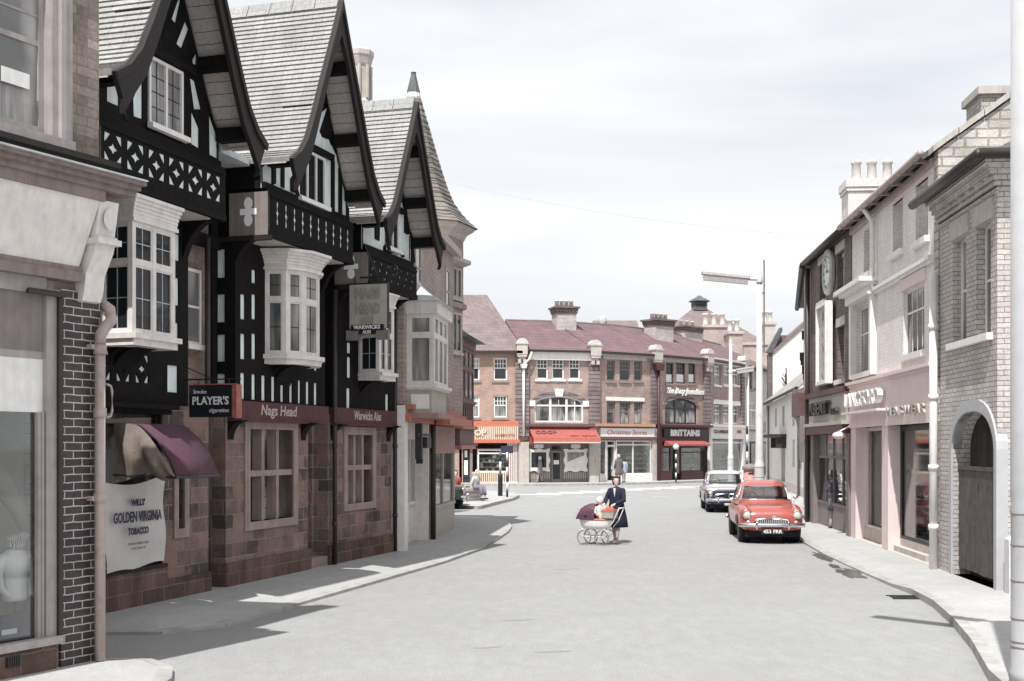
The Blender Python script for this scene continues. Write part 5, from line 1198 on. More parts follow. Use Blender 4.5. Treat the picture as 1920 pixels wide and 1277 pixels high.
# --- painted shop
PS_=thing('painted_shop','pale pink painted three storey clothes shop with white windows and big LANGFORD letters','shop building',W4,4,0,.12)
T1=r4(1717,1740,341,450,1728); T2=r4(1674,1693,377,472,1684); T3=r4(1618,1633,427,513,1626)
F1=r4(1694,1733,538,662,1714); F2=r4(1604,1638,570,698,1622)
hs=[rect(a,c,d,e) for a,c,d,e in (T1,T2,T3,F1,F2)]
b=MB(); b.plate(rect(2.75,7.6,3.9,7.85),[h for h in hs[:2]+[hs[3]]],0,.32); b.build('wall',MT['brick_painted'],PS_)
b=MB(); b.plate(rect(-.1,2.75,3.9,7.85),[hs[2],hs[4]],.02,.34); b.box(-.1,.2,.34,7.5,.1,7.85); b.box(.2,7.6,7.2,7.5,.1,7.85); b.build('wall',MT['brick_cream'],PS_)
b=MB(); b.prism([(0,.12),(0,7.9),(4.1,10.75),(8.2,7.9),(8.2,.12)],7.6,7.9,'yz'); b.build('gable_wall',MT['rubble'],PS_)
b=MB()
for s in (0,1):
    n=9
    for k in range(n):
        y0=-.1+4.2*k/n; y1=-.1+4.2*(k+1)/n-.02; z0=7.86+2.92*k/n; z1=7.86+2.92*(k+1)/n
        if s: y0,y1=8.2-y0,8.2-y1
        b.prism([(y0,z0),(y1,z1),(y1,z1+.12),(y0,z0+.12)],7.54,7.96,'yz')
b.build('coping',MT['stone_pale'],PS_)
b=MB(); b.prism([(-.25,7.88),(4.1,10.75),(8.4,7.88),(8.2,7.8),(4.1,10.6),(-.2,7.8)],-.12,7.58,'yz'); b.build('roof',MT['slate'],PS_)
b=MB(); b.smooth=True; b.tube([(-.1,-.3,7.87),(7.8,-.3,7.87)],.07,8); b.smooth=False
for k in range(8): b.box(.3+k,.34+k,-.36,0,7.78,7.84)
b.box(-.1,7.6,-.06,.0,7.68,7.82); b.build('gutter',MT['pipe_paint'],PS_)
def deepwin(par,T,rows=((.5,1),(.5,1)),cols=1,ins=.2,sl=True,gm='glass_net',lab='sash_window'):
    x0,x1,z0,z1=T; o=sash(par,x0,x1,z0,z1,ins,'white_paint',gm,cols,rows,t=.05,name=lab)
    if sl: MB().box(x0-.08,x1+.12,-.1,.2,z0-.12,z0).build('sill',MT['white_paint'],o)
    return o
deepwin(PS_,T1); deepwin(PS_,T2); deepwin(PS_,T3)
deepwin(PS_,F1,((.66,1),(.34,1)),4,.06,True,'glass_dark','casement_window'); deepwin(PS_,F2,((.6,1),(.4,1)),2,.12,True,'glass_net','casement_window')
for T in (T1,T2): MB().box(T[0]-.1,T[1]+.1,-.004,.05,T[3]+.0,T[3]+.2).build('lintel',MT['render_pink'],PS_)
MB().box(F1[0]-.15,F1[1]+.15,-.04,.0,F1[3]+.02,F1[3]+.26).build('lintel',MT['render_pink'],PS_)
x0,x1,z0,z1=F2
b=MB(); b.box(x0-.22,x0-.02,-.12,.02,z0-.1,z1+.1).box(x1+.02,x1+.22,-.12,.02,z0-.1,z1+.1); b.build_pieces('window_pilaster',MT['white_paint'],PS_)
b=MB(); b.box(x0-.3,x1+.3,-.2,.02,z1+.1,z1+.3).box(x0-.36,x1+.36,-.34,.02,z1+.3,z1+.38).box(x0-.4,x1+.42,-.42,.02,z1+.38,z1+.48); b.build('window_hood',MT['white_paint'],PS_)
b=MB(); b.box(2.7,7.65,-.12,0,5.92,5.99); b.box(2.75,7.65,-.07,0,5.86,5.92); b.build('string_course',MT['white_paint'],PS_)
b=MB(); b.smooth=True; b.tube([(2.75,-.1,5.99),(2.75,-.1,7.5),(2.72,-.28,7.8)],.06,8); b.build('downpipe',MT['white_paint'],PS_)
b=MB(); b.box(-.08,7.75,-.06,.3,2.84,3.9); b.build('fascia_board',MT['render_pink'],PS_)
b=MB(); b.box(-.12,7.8,-.16,.0,3.9,3.97); b.box(-.12,7.78,-.1,0,3.84,3.9); b.build('fascia_ledge',MT['render_pink'],PS_)
b=MB(); b.box(-.08,.5,-.02,.36,.12,2.84); b.build('shop_pier',MT['render_pink'],PS_)
b=MB(); b.box(3.35,3.95,-.02,.36,.12,2.84); b.build('shop_pier',MT['render_pink'],PS_)
b=MB(); b.box(7.62,7.9,-.0,.9,.12,2.84); b.build('shop_pier',MT['render_pink'],PS_)
b=MB(); b.box(.5,3.35,.2,.3,.12,.42).box(3.95,6.6,.24,.34,.12,.4).box(3.95,6.6,.1,.24,.12,.24).box(.55,7.62,-.0,2.5,2.84,2.9).box(.55,7.62,2.4,2.5,.12,2.84).box(.55,7.62,-.02,2.4,.02,.125); b.build('stall_riser',MT['stone_pale'],PS_)
b=MB(); b.box(.5,3.35,.22,.28,2.76,2.84).box(.5,.57,.22,.28,.42,2.76).box(3.28,3.35,.22,.28,.42,2.76).box(.5,3.35,.22,.28,.42,.48); o=b.build('display_window',MT['cream_paint'],PS_)
MB().box(.62,3.28,.34,.35,.48,2.76).build('pane',MT['glass_clear'],o)
b=MB(); b.box(3.95,6.6,.24,.32,2.72,2.84).box(3.95,4.07,.24,.32,.4,2.72).box(6.5,6.6,.24,.32,.4,2.84).box(3.95,6.6,.24,.32,.4,.46); o=b.build('display_window',MT['iron'],PS_)
MB().box(4.07,6.5,.27,.28,.46,2.72).build('pane',MT['glass_clear'],o)
b=MB(); b.box(6.6,6.66,.42,2.3,.12,2.84); b.box(6.7,7.6,1.6,1.66,.14,2.6); b.build('door',MT['glass_dark'],PS_)
b=MB(); b.box(.6,3.3,.3,1.9,.42,.47).box(.6,3.3,1.9,1.95,.42,2.84).box(4.1,6.5,.34,1.9,.4,.46).box(4.1,6.5,1.9,1.95,.4,2.84); b.build('display_floor',MT['interior_wall'],PS_)
for k,(x,m) in enumerate(((1.2,'white_paint'),(2.1,'panel_grey'),(2.8,'white_paint'),(4.7,'white_paint'),(5.5,'sign_cream'),(6.1,'panel_grey'))):
    mq_=thing('mannequin',['pale dressed dummy nearest the far pier in the first pink shop window','grey dressed dummy in the middle of the first pink shop window','pale dressed dummy beside the middle pier in the first pink shop window','white shirted dummy beside the pier in the near pink shop window','cream dressed dummy in the middle of the near pink shop window','grey dressed dummy by the dark door of the pink shop'][k],'mannequin',W4,x,.75,.5,group='dummies in the pink shop windows')
    b=MB(); b.smooth=True; b.loft([[(x+r1*math.cos(a),.75+r2*math.sin(a),z) for a in [2*PI*i/12 for i in range(12)]] for r1,r2,z in ((.2,.14,.55),(.17,.12,1.0),(.14,.1,1.25),(.2,.12,1.6),(.16,.09,1.72),(.05,.05,1.78),(.05,.05,1.84))]); b.sphere((x,.75,1.95),.1,10,7); b.build('dressed_body',MT[m],mq_)
MB().text('LANGFORD',(u4(1602)+u4(1668))/2,3.49,-.2,.48,.06,width=u4(1668)-u4(1602),bold=.0).build('lettering',MT['cream_paint'],PS_)
MB().text('MENS WEAR',(u4(1672)+u4(1744))/2,3.12,-.1,.27,.025,width=u4(1744)-u4(1672)).build('lettering',MT['sign_cream'],PS_)
b=MB(); b.box(u4(1600),u4(1669),-.3,-.06,3.17,3.22); b.build('letter_rail',MT['cream_paint'],PS_)
b=MB(); b.smooth=True; b.tube([(8.02,-.12,.12),(8.02,-.12,5.6)],.075,10)
for z in (.9,2.0,3.3,4.6): b.tube([(8.02,-.12,z-.05),(8.02,-.12,z+.05)],.095,10)
b.build('downpipe',MT['white_paint'],PS_)
b=MB(); b.box(5.5,6.5,1.2,1.9,8.2,9.3); b.build('chimney',MT['brick_grey'],PS_); b=MB(); b.box(5.42,6.58,1.12,1.98,9.3,9.45); b.build('chimney_cap',MT['stone_pale'],PS_)
# --- dark brick shop with clock
DB=thing('clock_shop','dark brick curved building with a round wall clock and cream M.BENT shop fascia','shop building',W4,-3,0,.12)
A1=r4(1570,1583,472,545,1576); A2=r4(1537,1548,494,565,1543); B1=r4(1571,1583,612,712,1577); B2=r4(1537,1547,590,715,1542)
b=MB(); b.plate(rect(-6.17,-.12,3.9,7.85),[rect(a,c,d,e) for a,c,d,e in (A1,A2,B1,B2)],0,.3); b.box(-6.1,-.12,7,7.3,.1,7.85); b.build('wall',MT['brick_dark'],DB)
for T in (A1,A2,B1,B2):
    deepwin(DB,T,ins=.16,gm='glass_dark'); MB().box(T[0]-.15,T[1]+.15,-.03,.0,T[3]+.01,T[3]+.24).build('lintel',MT['stone_pale'],DB)
b=MB(); b.prism([(-.2,7.88),(3.6,10.4),(7.4,7.88),(7.2,7.78),(3.6,10.25),(-.2,7.78)],-6.2,-.14,'yz'); b.build('roof',MT['slate'],DB)
b=MB(); b.smooth=True; b.tube([(-6.2,-.25,7.85),(-.12,-.25,7.85)],.075,8); b.build('gutter',MT['pipe_dark'],DB)
cx,cz=(u4(1551)+u4(1567))/2,(W4.z(1558,471)+W4.z(1558,551))/2
ck=thing('wall_clock','large round wall clock with pale dial between the top windows of the dark brick building','clock',W4,cx,-.12,cz)
b=MB(); s0=0; b.lathe(0,0,[(.62,0),(.64,.08),(.60,.13),(.52,.13),(.50,.09)],28); Mx=Matrix.Translation((cx,-.02,cz))@Matrix.Rotation(PI/2,4,'X'); b.xf(Mx); b.build('rim',MT['stone_pale'],ck)
M('dial',(.5,.58,.56),.3,.05,3,0)
b=MB(); b.lathe(0,0,[(.5,.085),(.5,.10)],28); b.xf(Mx); b.build('dial',MT['dial'],ck)
b=MB()
for k in range(12):
    a=PI*k/6; b.box(cx+.42*math.cos(a)-.015,cx+.42*math.cos(a)+.015,-.135,-.125,cz+.42*math.sin(a)-.04,cz+.42*math.sin(a)+.04)
b.build('hour_marks',MT['iron'],ck); MB().box(cx-.015,cx+.015,-.145,-.135,cz-.02,cz+.34).build('minute_hand',MT['iron'],ck); MB().box(cx-.02,cx+.25,-.155,-.145,cz-.02,cz+.02).build('hour_hand',MT['iron'],ck)
vs=thing('vertical_sign','tall narrow framed cream sign fixed below the wall clock','sign',W4,(u4(1548)+u4(1567))/2,-.1,4.1)
xa,xb=u4(1548),u4(1567); z0,z1=W4.z(1558,718,-.15),W4.z(1558,562,-.15)
b=MB(); b.plate(rect(xa,xb,z0,z1),[rect(xa+.1,xb-.1,z0+.1,z1-.1)],-.28,-.08); b.build('sign_frame',MT['white_paint'],vs); MB().box(xa+.1,xb-.1,-.2,-.12,z0+.1,z1-.1).build('sign_board',MT['sign_cream'],vs)
for k,s in enumerate('RADIO'): MB().text(s,(xa+xb)/2,z1-.35-k*.42,-.21,.36,.006,bold=.005).build('lettering',MT['letter_stone'],vs)
b=MB(); xa,xb=-5.9,-.2; b.box(xa,xb,-.1,.0,3.02,3.78); b.box(xa-.1,xb+.05,-.24,0,2.95,3.04); b.build('fascia_board',MT['sign_cream'],DB)
b=MB(); b.box(xa-.1,xb+.05,-.2,0,3.78,3.92); b.build('fascia_cornice',MT['maroon'],DB)
MB().text('M.BENT',(u4(1533)+u4(1566))/2,3.42,-.2,.5,.06,width=u4(1566)-u4(1533),bold=.01).build('lettering',MT['iron'],DB)
MB().text('LTD.',(u4(1570)+u4(1584))/2,3.3,-.17,.24,.03,width=u4(1583)-u4(1571),bold=.005).build('lettering',MT['iron'],DB)
b=MB(); b.box(xa+.1,xb-.05,-.2,0,2.72,2.95); b.build('blind_box',MT['maroon'],DB)
b=MB(); b.box(xa,xa+.5,-.05,.3,.12,2.72).box(xb-.35,xb,-.05,.3,.12,2.72).box(xa+.5,xb-.35,.1,.2,.12,.75).box(xa+.5,xb-.35,.08,.18,.75,.83).box(xa+.5,xb-.35,.1,.17,2.05,2.12)
for x in (-4.2,-3.1,-1.8): b.box(x-.04,x+.04,.1,.17,.83,2.72)
b.build('shopfront',MT['panel_grey'],DB)
MB().box(xa+.5,xb-.35,.13,.14,.83,2.05).build('display_pane',MT['glass_clear'],DB); MB().box(xa+.5,xb-.35,.13,.14,2.12,2.72).build('fanlight',MT['glass_net'],DB)
b=MB(); b.box(xa+.3,xb-.2,1.7,1.75,.12,2.8).box(xa+.4,xb-.3,.2,1.7,.7,.76).box(xa+.4,xa+.45,.2,1.7,.12,2.8).box(xb-.35,xb-.3,.2,1.7,.12,2.8).box(xa+.4,xb-.3,.2,1.7,2.75,2.8); b.build('shop_interior',MT['interior_wall'],DB)
b=MB()
for k in range(9): b.box(-5.1+k*.5,-4.85+k*.5,.5,.7,.78,1.0+.3*((k*5)%3))
ob=b.build('window_goods',MT['banner_cloth'],DB)
b=MB(); b.smooth=True; b.tube([(-6.05,-.12,.12),(-6.05,-.12,7.7)],.07,8); b.build('downpipe',MT['pipe_dark'],DB)
b=MB(); b.smooth=True; b.sphere((-.18,-.3,2.66),.16,12,8,1,1,.6); b.smooth=False; b.tube([(-.18,-.02,2.9),(-.18,-.3,2.75)],.02,6); b.build('wall_lamp',MT['white_paint'],DB)
b=MB(); b.box(-2.0,-1.1,.12,1.38,7.4,9.15); b.build('chimney',MT['brick_cream'],DB); b=MB(); b.box(-2.04,-1.06,.08,1.42,9.0,9.1).box(-2.07,-1.03,.05,1.45,9.1,9.3); b.build('chimney_cap',MT['brick_cream'],DB)
for k in range(3):
    b=MB(); b.smooth=True; yy=.4+k*.40; b.lathe(-1.5,yy,[(.13,9.3),(.13,9.36),(.115,9.75),(.14,9.78),(.14,9.86),(.09,9.87)],12); b.build('chimney_pot',MT['terracotta'],DB)
# bend of the dark building
e0=W4.p(-6.17); 
W5=Wall((e0[0]+2.45,e0[1]+11.2),e0); L5=W5.L
b=MB(); Mx=None
b5=thing('side_wing','narrow dark rendered wing turning the corner beyond the clock building','building',W5,0,0,.12)
b.box(0,L5,.0,.3,.1,7.8).box(0,.3,.3,6,.1,7.8); b.build('wall',MT['brick_dark'],b5); b=MB(); b.prism([(-.25,7.8),(3,9.8),(6.2,7.8)],-.1,L5+.1,'yz'); b.build('roof',MT['slate'],b5)
b=MB(); b.tube([(-.1,-.25,7.78),(L5+.05,-.25,7.8)],.09,8); b.build('gutter',MT['iron'],b5)
b=MB(); 
for x,z in ((2,5.6),(4,5.3),(6.5,6.0),(8.5,5.0),(9.5,4.4)): b.box(x,x+.15,-.18,0,z,z+.3); b.box(x+.05,x+.1,-.1,0,z-.5,z)
b.build('sign_brackets',MT['iron'],b5)
b=MB(); b.smooth=True; b.tube([(L5-1.2,-.1,.12),(L5-1.2,-.1,7.7)],.07,8); b.build('downpipe',MT['pipe_paint'],b5)
# brown corner hood with scroll bracket
ch=thing('corner_hood','brown scrolled shop hood with curved bracket at the far corner of the clock building','shop hood',W4,-6.6,0,3.0)
M('brown_paint',(.12,.07,.065),.6,.2,5,.1)
b=MB(); b.prism([(-6.25,3.3),(-6.25,4.0),(-6.6,4.1),(-7.0,3.95),(-7.3,4.15),(-7.6,3.9),(-7.6,3.3)],-.35,.3,'xz'); b.build('hood_board',MT['brown_paint'],ch)
b=MB(); pts=[(-6.25,3.3),(-7.55,3.3)]+[(-7.55+1.1*math.sin(a),3.3-1.3*(1-math.cos(a))) for a in [PI/2*k/8 for k in range(1,9)]]+[(-6.25,1.9)]; b.prism(pts,-.3,.2,'xz'); b.build('hood_bracket',MT['panel_grey'],ch)
ln_=thing('wall_lantern','black glazed lantern hanging beside the brown corner hood over the cottages','lantern',loc=(*AT(1502,43),HZ(806,43)))
b=MB(); b.lathe(0,0,[(.1,0),(.16,.5),(.18,.52),(.06,.72),(.03,.8)],6); b.build('lantern_glass',MT['glass_dark'],ln_)
b=MB(); 
for k in range(6): a=2*PI*k/6; b.tube([(.1*math.cos(a),.1*math.sin(a),0),(.165*math.cos(a),.165*math.sin(a),.51)],.014,5)
b.tube([(0,0,.78),(0,0,.9),(.4,0,.98)],.02,6); b.build('lantern_frame',MT['iron'],ln_)
# --- cottages beyond
W7=Wall(AT(1436,77.6),AT(1512,53)); q7=W7.q; u7=W7.u; L7=W7.L
CT=thing('cottage_row','low whitewashed cottages with pale stone slate roof beyond the dark corner','cottage',W7,0,0,.12)
hs=[]
for (a,c,t,bo) in ((1453,1456.5,765,800),(1467,1471,761,800),(1485.5,1490,754,799),(1486,1490,824,876),(1499,1503,824,880)):
    m=(a+c)/2; hs.append((u7(a),u7(c),W7.z(m,bo),W7.z(m,t)))
dr=(u7(1465),u7(1472),.12,W7.z(1468,826))
b=MB(); b.plate(rect(0,L7,.1,5.0),[rect(*h[:4]) if False else rect(h[0],h[1],h[2],h[3]) for h in hs]+[rect(dr[0],dr[1],.2,dr[3])],0,.3); b.box(0,.3,.3,5,.1,5.0); b.build('wall',MT['render_white'],CT)
for h in hs: 
    o=sash(CT,h[0],h[1],h[2],h[3],.15,'panel_grey','glass_dark',2,((.5,1),(.5,1)),t=.09,bt=.05)
MB().box(dr[0],dr[1],.2,.26,.2,dr[3]).build('door',MT['dark_wood'],CT)
b=MB(); b.box(dr[0]-1.2,dr[1]+.9,-.9,0,dr[3]+.15,dr[3]+.32); b.box(dr[0]-.9,dr[0]-.6,-.5,0,dr[3]-.4,dr[3]+.15).box(dr[1]+.4,dr[1]+.7,-.5,0,dr[3]-.4,dr[3]+.15); b.build('door_canopy',MT['pipe_dark'],CT)
b=MB(); b.prism([(-.35,4.98),(2.7,7.4),(5.6,4.98),(5.4,4.85),(2.7,7.2),(-.35,4.85)],-.3,L7+.1,'yz'); b.build('roof',MT['roof_stone_pale'] if 'roof_stone_pale' in MT else MBrick('roof_stone_pale',(.42,.4,.37),(.33,.31,.29),(.2,.19,.18),.5,.3,.015,.6),CT)
b=MB(); b.tube([(-.3,-.42,4.9),(L7,-.42,4.9)],.08,8); b.build('gutter',MT['pipe_dark'],CT)
b=MB(); b.smooth=True
for x in (3.5,L7-2.5): b.tube([(x,-.1,.12),(x,-.1,4.8)],.06,8)
b.build('downpipe',MT['panel_grey'],CT)
b=MB(); b.box(-.12,.02,-.4,.1,3.3,3.9).box(.0,L7,-.02,-.004,.1,.55); b.build('plinth',MT['stone_pale'],CT)
ae=thing('roof_aerial','dark tangled old aerial and weeds on the cottage roof against the white gable','aerial',W7,u7(1474,1.5),1.5,5.5)
b=MB(); x0=u7(1474,1.5); z0=5.6
for dx in (-.5,.0,.45): b.tube([(x0+dx,1.5,z0),(x0+dx*1.2,1.45,z0+1.5+dx*.8)],.04,5)
for k in range(22):
    a=random.uniform(-.7,.7); zz=z0+random.uniform(0,1.3); b.tube([(x0+a,1.5,zz),(x0+a+random.uniform(-.4,.4),1.5+random.uniform(-.3,.3),zz+random.uniform(.1,.5))],.025,4)
b.build('aerial_rods',MT['iron'],ae)
Z=80.5
wg=thing('white_gable_house','tall pale rendered house gable rising behind the cottage roof','house',loc=(*AT(1480,Z),0))
ox=wg.location.x; X=lambda px:AT(px,Z)[0]-ox
b=MB(); b.prism([(X(1449),0),(X(1545),0),(X(1545),HZ(580,Z)),(X(1449),HZ(664,Z))],0,.3,'xz'); b.box(X(1449),X(1449)+.3,.3,1.5,0,HZ(666,Z)); b.build('gable_wall',MT['render_white'],wg)
b=MB(); b.box(X(1440.5),X(1449)-.01,.05,.4,0,HZ(664,Z)); b.build('side_wall',MT['brick_dark'],wg)
b=MB(); za,zb=HZ(660,Z),HZ(620,Z); b.prism([(X(1438),za),(X(1447),za-.1),(X(1467),zb+.0),(X(1466),zb+.2),(X(1463),zb+.2)],-.1,.5,'xz'); b.build('verge_board',MT['slate'],wg)
b=MB(); b.prism([(X(1449),HZ(664,Z)+.02),(X(1545),HZ(580,Z)+.02),(X(1545),HZ(580,Z)+.25),(X(1449),HZ(664,Z)+.25)],-.1,1.5,'xz'); b.build('roof',MT['roof_brown'],wg)
b=MB(); b.prism([(X(1448),HZ(662,Z)),(X(1500),HZ(627,Z)-1),(X(1494),HZ(627,Z)),(X(1466),HZ(627,Z))],.6,1.0,'xz'); b.build('rear_roof',MT['roof_brown'],wg)
# --- grey brick house with the arched passage
BH=thing('brick_house','grey brick house with a pointed stone passage arch and bracketed eaves at the right edge','house',W4,9.8,0,.12)
H1=(u4(1787),u4(1812),4.22,6.04); H2=(u4(1831),u4(1858),4.22,6.04); ax0,ax1=u4(1787),u4(1867)
b=MB(); b.plate(rect(8.0,11.32,.1,6.7),[rect(*H1[:2],*H1[2:]),rect(*H2[:2],*H2[2:]),arch(ax0,ax1,.12,2.35,2.98,8,True)],0,.3)
b.box(11.02,11.32,.3,7,.1,6.7); b.box(8.1,8.3,3.0,7,.1,6.7)
b.build('wall',MT['brick_grey'],BH)
for T in (H1,H2):
    deepwin(BH,T,ins=.14,sl=False,gm='glass_net'); b=MB(); b.box(T[0]-.14,T[1]+.16,-.03,.0,6.05,6.38); b.build('lintel',MT['stone_pale'],BH)
b=MB(); b.box(8.75,11.1,-.1,.12,4.1,4.215); b.build('sill',MT['white_paint'],BH)
b=MB(); oo=arch(ax0-.14,ax1+.14,.12,2.35,3.18,8,True); ii=arch(ax0,ax1,.11,2.35,2.98,8,True); b.plate(oo,[ii] if False else [],-.0,-.0) if False else None
n=len(oo); 
ring=oo[1:]+[oo[0]]; rin=ii[1:]+[ii[0]]
b.prism(ring+rin[::-1],-.035,.15); b.build('arch_surround',MT['post_grey'],BH)
b=MB(); b.box(8.3,11.02,.75,.85,.1,3.4).box(8.15,8.3,.3,3.2,.1,3.4).box(8.3,11.02,.3,3.2,3.3,3.4); b.build('passage_wall',MT['stone_pale'],BH)
gt=[]
xm=ax0+(ax1-ax0)*.55
for nm,(g0,g1,yy) in (('a',(ax0-.02,xm,.22)),('b',(xm,ax1+.02,.18))):
    b=MB(); k=8; ww=(g1-g0)/k
    for i in range(k): b.box(g0+i*ww+.004,g0+(i+1)*ww-.004,yy-.12,yy-.08,.25+random.uniform(-.01,.01),2.02)
    b.box(g0,g1,yy-.14,yy-.12,1.98,2.05); b.build('gate',MT['dark_wood'],BH)
b=MB(); b.box(8.0,11.42,-.04,0,6.40,6.46)
for k,(y,za,zb) in enumerate(((-.06,6.5,6.58),(-.1,6.58,6.66),(-.15,6.66,6.74),(-.2,6.74,6.82),(-.26,6.82,6.88))): b.box(8.0,11.32-y,y,.3,za,zb); b.box(11.3,11.32-y,.3,7,za,zb)
b.build('eaves_corbel',MT['brick_grey'],BH)
b=MB()
for k in range(7): b.box(11.32,11.46,.3+k*.35,.5+k*.35,6.5,6.66)
b.build('dentils',MT['stone_pale'],BH)
b=MB(); b.smooth=True; b.tube([(7.6,-.4,6.93),(11.75,-.4,6.93)],.085,8); b.tube([(11.75,-.4,6.93),(11.75,7,6.93)],.085,8); b.build('gutter',MT['pipe_dark'],BH)
b=MB(); b.add([(7.9,-.36,6.9),(11.72,-.36,6.9),(11.72,7.4,6.9),(7.9,7.4,6.9),(7.9,3.5,9.0),(9.4,3.5,9.0)],[(0,1,5,4),(1,2,5),(2,3,4,5),(3,0,4),(0,3,2,1)]); b.build('roof',MT['slate'],BH)
sp_=thing('stone_post','short pale stone post standing against the corner of the grey brick house','post',W4,11.95,-.0,.12)
b=MB(); b.loft([[(11.6,.02,.12),(11.84,.02,.12),(11.84,.2,.12),(11.6,.2,.12)],[(11.6,.02,.95),(11.82,.02,.95),(11.82,.19,.95),(11.6,.19,.95)],[(11.64,.05,1.0),(11.78,.05,1.0),(11.78,.16,1.0),(11.64,.16,1.0)]]); b.build('post_shaft',MT['concrete'],sp_)
# overhead wire
p0=Vector((*AT(800,37),HZ(333,37))); p1=Vector((*AT(1562,33.4),HZ(446,33.4)))
b=MB(); b.tube([p0+(p1-p0)*k/16-Vector((0,0,.25*math.sin(PI*k/16))) for k in range(17)],.006,5)
setp(b.build('overhead_wire',MT['lead']),'single thin wire sagging across the street from the turret to the clock building','wire')
# ================================================= STREET FURNITURE
LP_M='concrete'
def lamp_post(name,label,x,y,z0,H,armdir,armlen,rod=True,arm_at=None,scale=1,lant=True,r0=.15,tp=(.84,.8,.45)):
    t=thing(name,label,'street lamp',loc=(x,y,z0),group=None)
    b=MB(); b.smooth=True
    b.lathe(0,0,[(r0*1.08,0),(r0*1.08,.12),(r0,.16),(r0,1.62),(r0*1.05,1.66),(r0*.98,1.72),(r0*tp[0],1.8),(r0*tp[1],1.9),(r0*tp[2],H-.15)],20)
    b.build('column',MT['concrete' if r0<.17 else 'post_grey'],t)
    for z in (.35,.40,.62,.98,1.32,1.62): MB().lathe(0,0,[(r0-.004,z),(r0+.006,z+.006),(r0+.006,z+.014),(r0-.004,z+.02)],20).build('base_band',MT['panel_grey'],t)
    az=arm_at or H-.25
    dx,dy=armdir; up=.17
    b=MB(); b.smooth=True; b.lathe(0,0,[(r0*.62,az-.12),(r0*.66,az-.08),(r0*.66,az+.04),(r0*.5,az+.1),(r0*.42,H-.02),(r0*.3,H+.06),(.0,H+.1)],14); b.build('cap',MT['concrete'],t)
    b=MB(); b.smooth=True; b.tube([(0,0,az),(dx*.35,dy*.35,az+.02)],.05,8); b.build('arm',MT['concrete'],t)
    if lant:
        L=armlen; w=.13; nx,ny=-dy,dx
        def P(s,l,z): return (dx*s+nx*l,dy*s+ny*l,az+z+up*(s/L))
        b=MB(); secs=[]
        for s in (.3,.33,L-.03,L): 
            k=.7 if s in (.3,L) else 1
            secs.append([P(s,-w*k,-.02),P(s,w*k,-.02),P(s,w*.8*k,.06),P(s,-w*.8*k,.06)])
        b.loft(secs); b.build('lantern_canopy',MT['frame_grey'],t)
        b=MB(); secs=[[P(s,-w*.85,-.025),P(s,w*.85,-.025),P(s,w*.6,-.19),P(s,-w*.6,-.19)] for s in (.36,L-.05)]
        b.loft(secs); b.build('lantern_bowl',MT['bowl'],t)
    if rod:
        b=MB(); b.tube([(.16,.1,az-2.2),(.16,.1,H+.35)],.025,6); b.tube([(0,0,az-2.0),(.16,.1,az-2.0)],.02,5); b.tube([(0,0,az-.4),(.16,.1,az-.4)],.02,5); b.build('conduit_rod',MT['panel_grey'],t)
    return t
M('bowl',(.5,.46,.47),.25,.1,14,0)
lx,ly=AT(1424,37); lamp_post('street_lamp','tall pale concrete street lamp standing right behind the red car',lx,ly,.12,7.55,(-.995,.0),1.75)
lx,ly=AT(1370,61); lamp_post('street_lamp','slimmer distant street lamp with ball top behind the two tone car',lx,ly,.12,7.5,(.9,-.3),1.25,rod=False,arm_at=6.0)
lamp_post('street_lamp','very near grey concrete lamp post cut off by the right edge of the picture',4.975,11.75,.12,7.6,(-.69,.72),1.9,rod=False,r0=.185,tp=(1.02,1.02,1.0))
def banded(t,r,z0,z1,n,first='white_paint'):
    h=(z1-z0)/n; a=MB();c=MB();a.smooth=c.smooth=True
    for k in range(n): (a if k%2==0 else c).lathe(0,0,[(r,z0+h*k),(r,z0+h*(k+1))],12)
    o='sign_black' if first=='white_paint' else 'white_paint'
    a.build('pole_band',MT[first],t); c.build('pole_band',MT[o],t)
def beacon(label,x,y,n=6,H=2.75,globe=True,sleeve=False,flag=False,r=.05,first='sign_black'):
    t=thing('crossing_beacon' if globe else 'striped_post',label,'beacon' if globe else 'post',loc=(x,y,.12))
    banded(t,r,0.0,H,n,first)
    if sleeve: b=MB(); b.lathe(0,0,[(.11,0),(.11,.85),(.09,.95),(.055,1.02)],14); b.build('base_sleeve',MT['sign_black'],t)
    if globe: b=MB(); b.smooth=True; b.sphere((0,0,H+.17),.19,14,10); b.build('globe',M('globe',(.68,.72,.62),.3,.03,5,0) if 'globe' not in MT else MT['globe'],t); b=MB(); b.lathe(0,0,[(.07,H-.04),(.1,H+.02)],10); b.build('collar',MT['iron'],t)
    if flag: b=MB(); b.box(-.28,.26,-.03,.03,H-.05,H+.28); b.build('flag_sign',MT['ink'],t)
    return t
p=G(938,930); beacon('striped beacon post with a dark thick sleeve at the left end of the crossing',p[0],p[1],5,1.95,globe=False,sleeve=True)
p=G(951,932); beacon('striped post carrying a small dark flag sign at the left end of the crossing',p[0],p[1],6,2.0,globe=False,flag=True)
p=G(1265,903.5); beacon('pale globe crossing beacon in front of the maroon jeweller shop',p[0],p[1]-.6,7,2.05)
p=AT(1401,69); beacon('black and white striped post beside the pillar box',p[0],p[1],7,3.4,globe=False,r=.06)
pb_=thing('pillar_box','stout faded red pillar box with dark cap left of the tall lamp post','letter box',loc=(*AT(1406,60),.12))
b=MB(); b.smooth=True; b.lathe(0,0,[(.36,0),(.36,.12),(.31,.15),(.31,1.1)],20); b.build('box_body',M('faded_red',(.42,.2,.2),.5,.1,5,0),pb_)
b=MB(); b.smooth=True; b.lathe(0,0,[(.31,1.08),(.38,1.12),(.38,1.26),(.3,1.34),(.1,1.4),(0,1.41)],20); b.build('cap',MT['panel_grey'],pb_)
MB().box(-.13,.13,-.33,-.3,.92,.98).build('posting_slot',MT['void'],pb_)
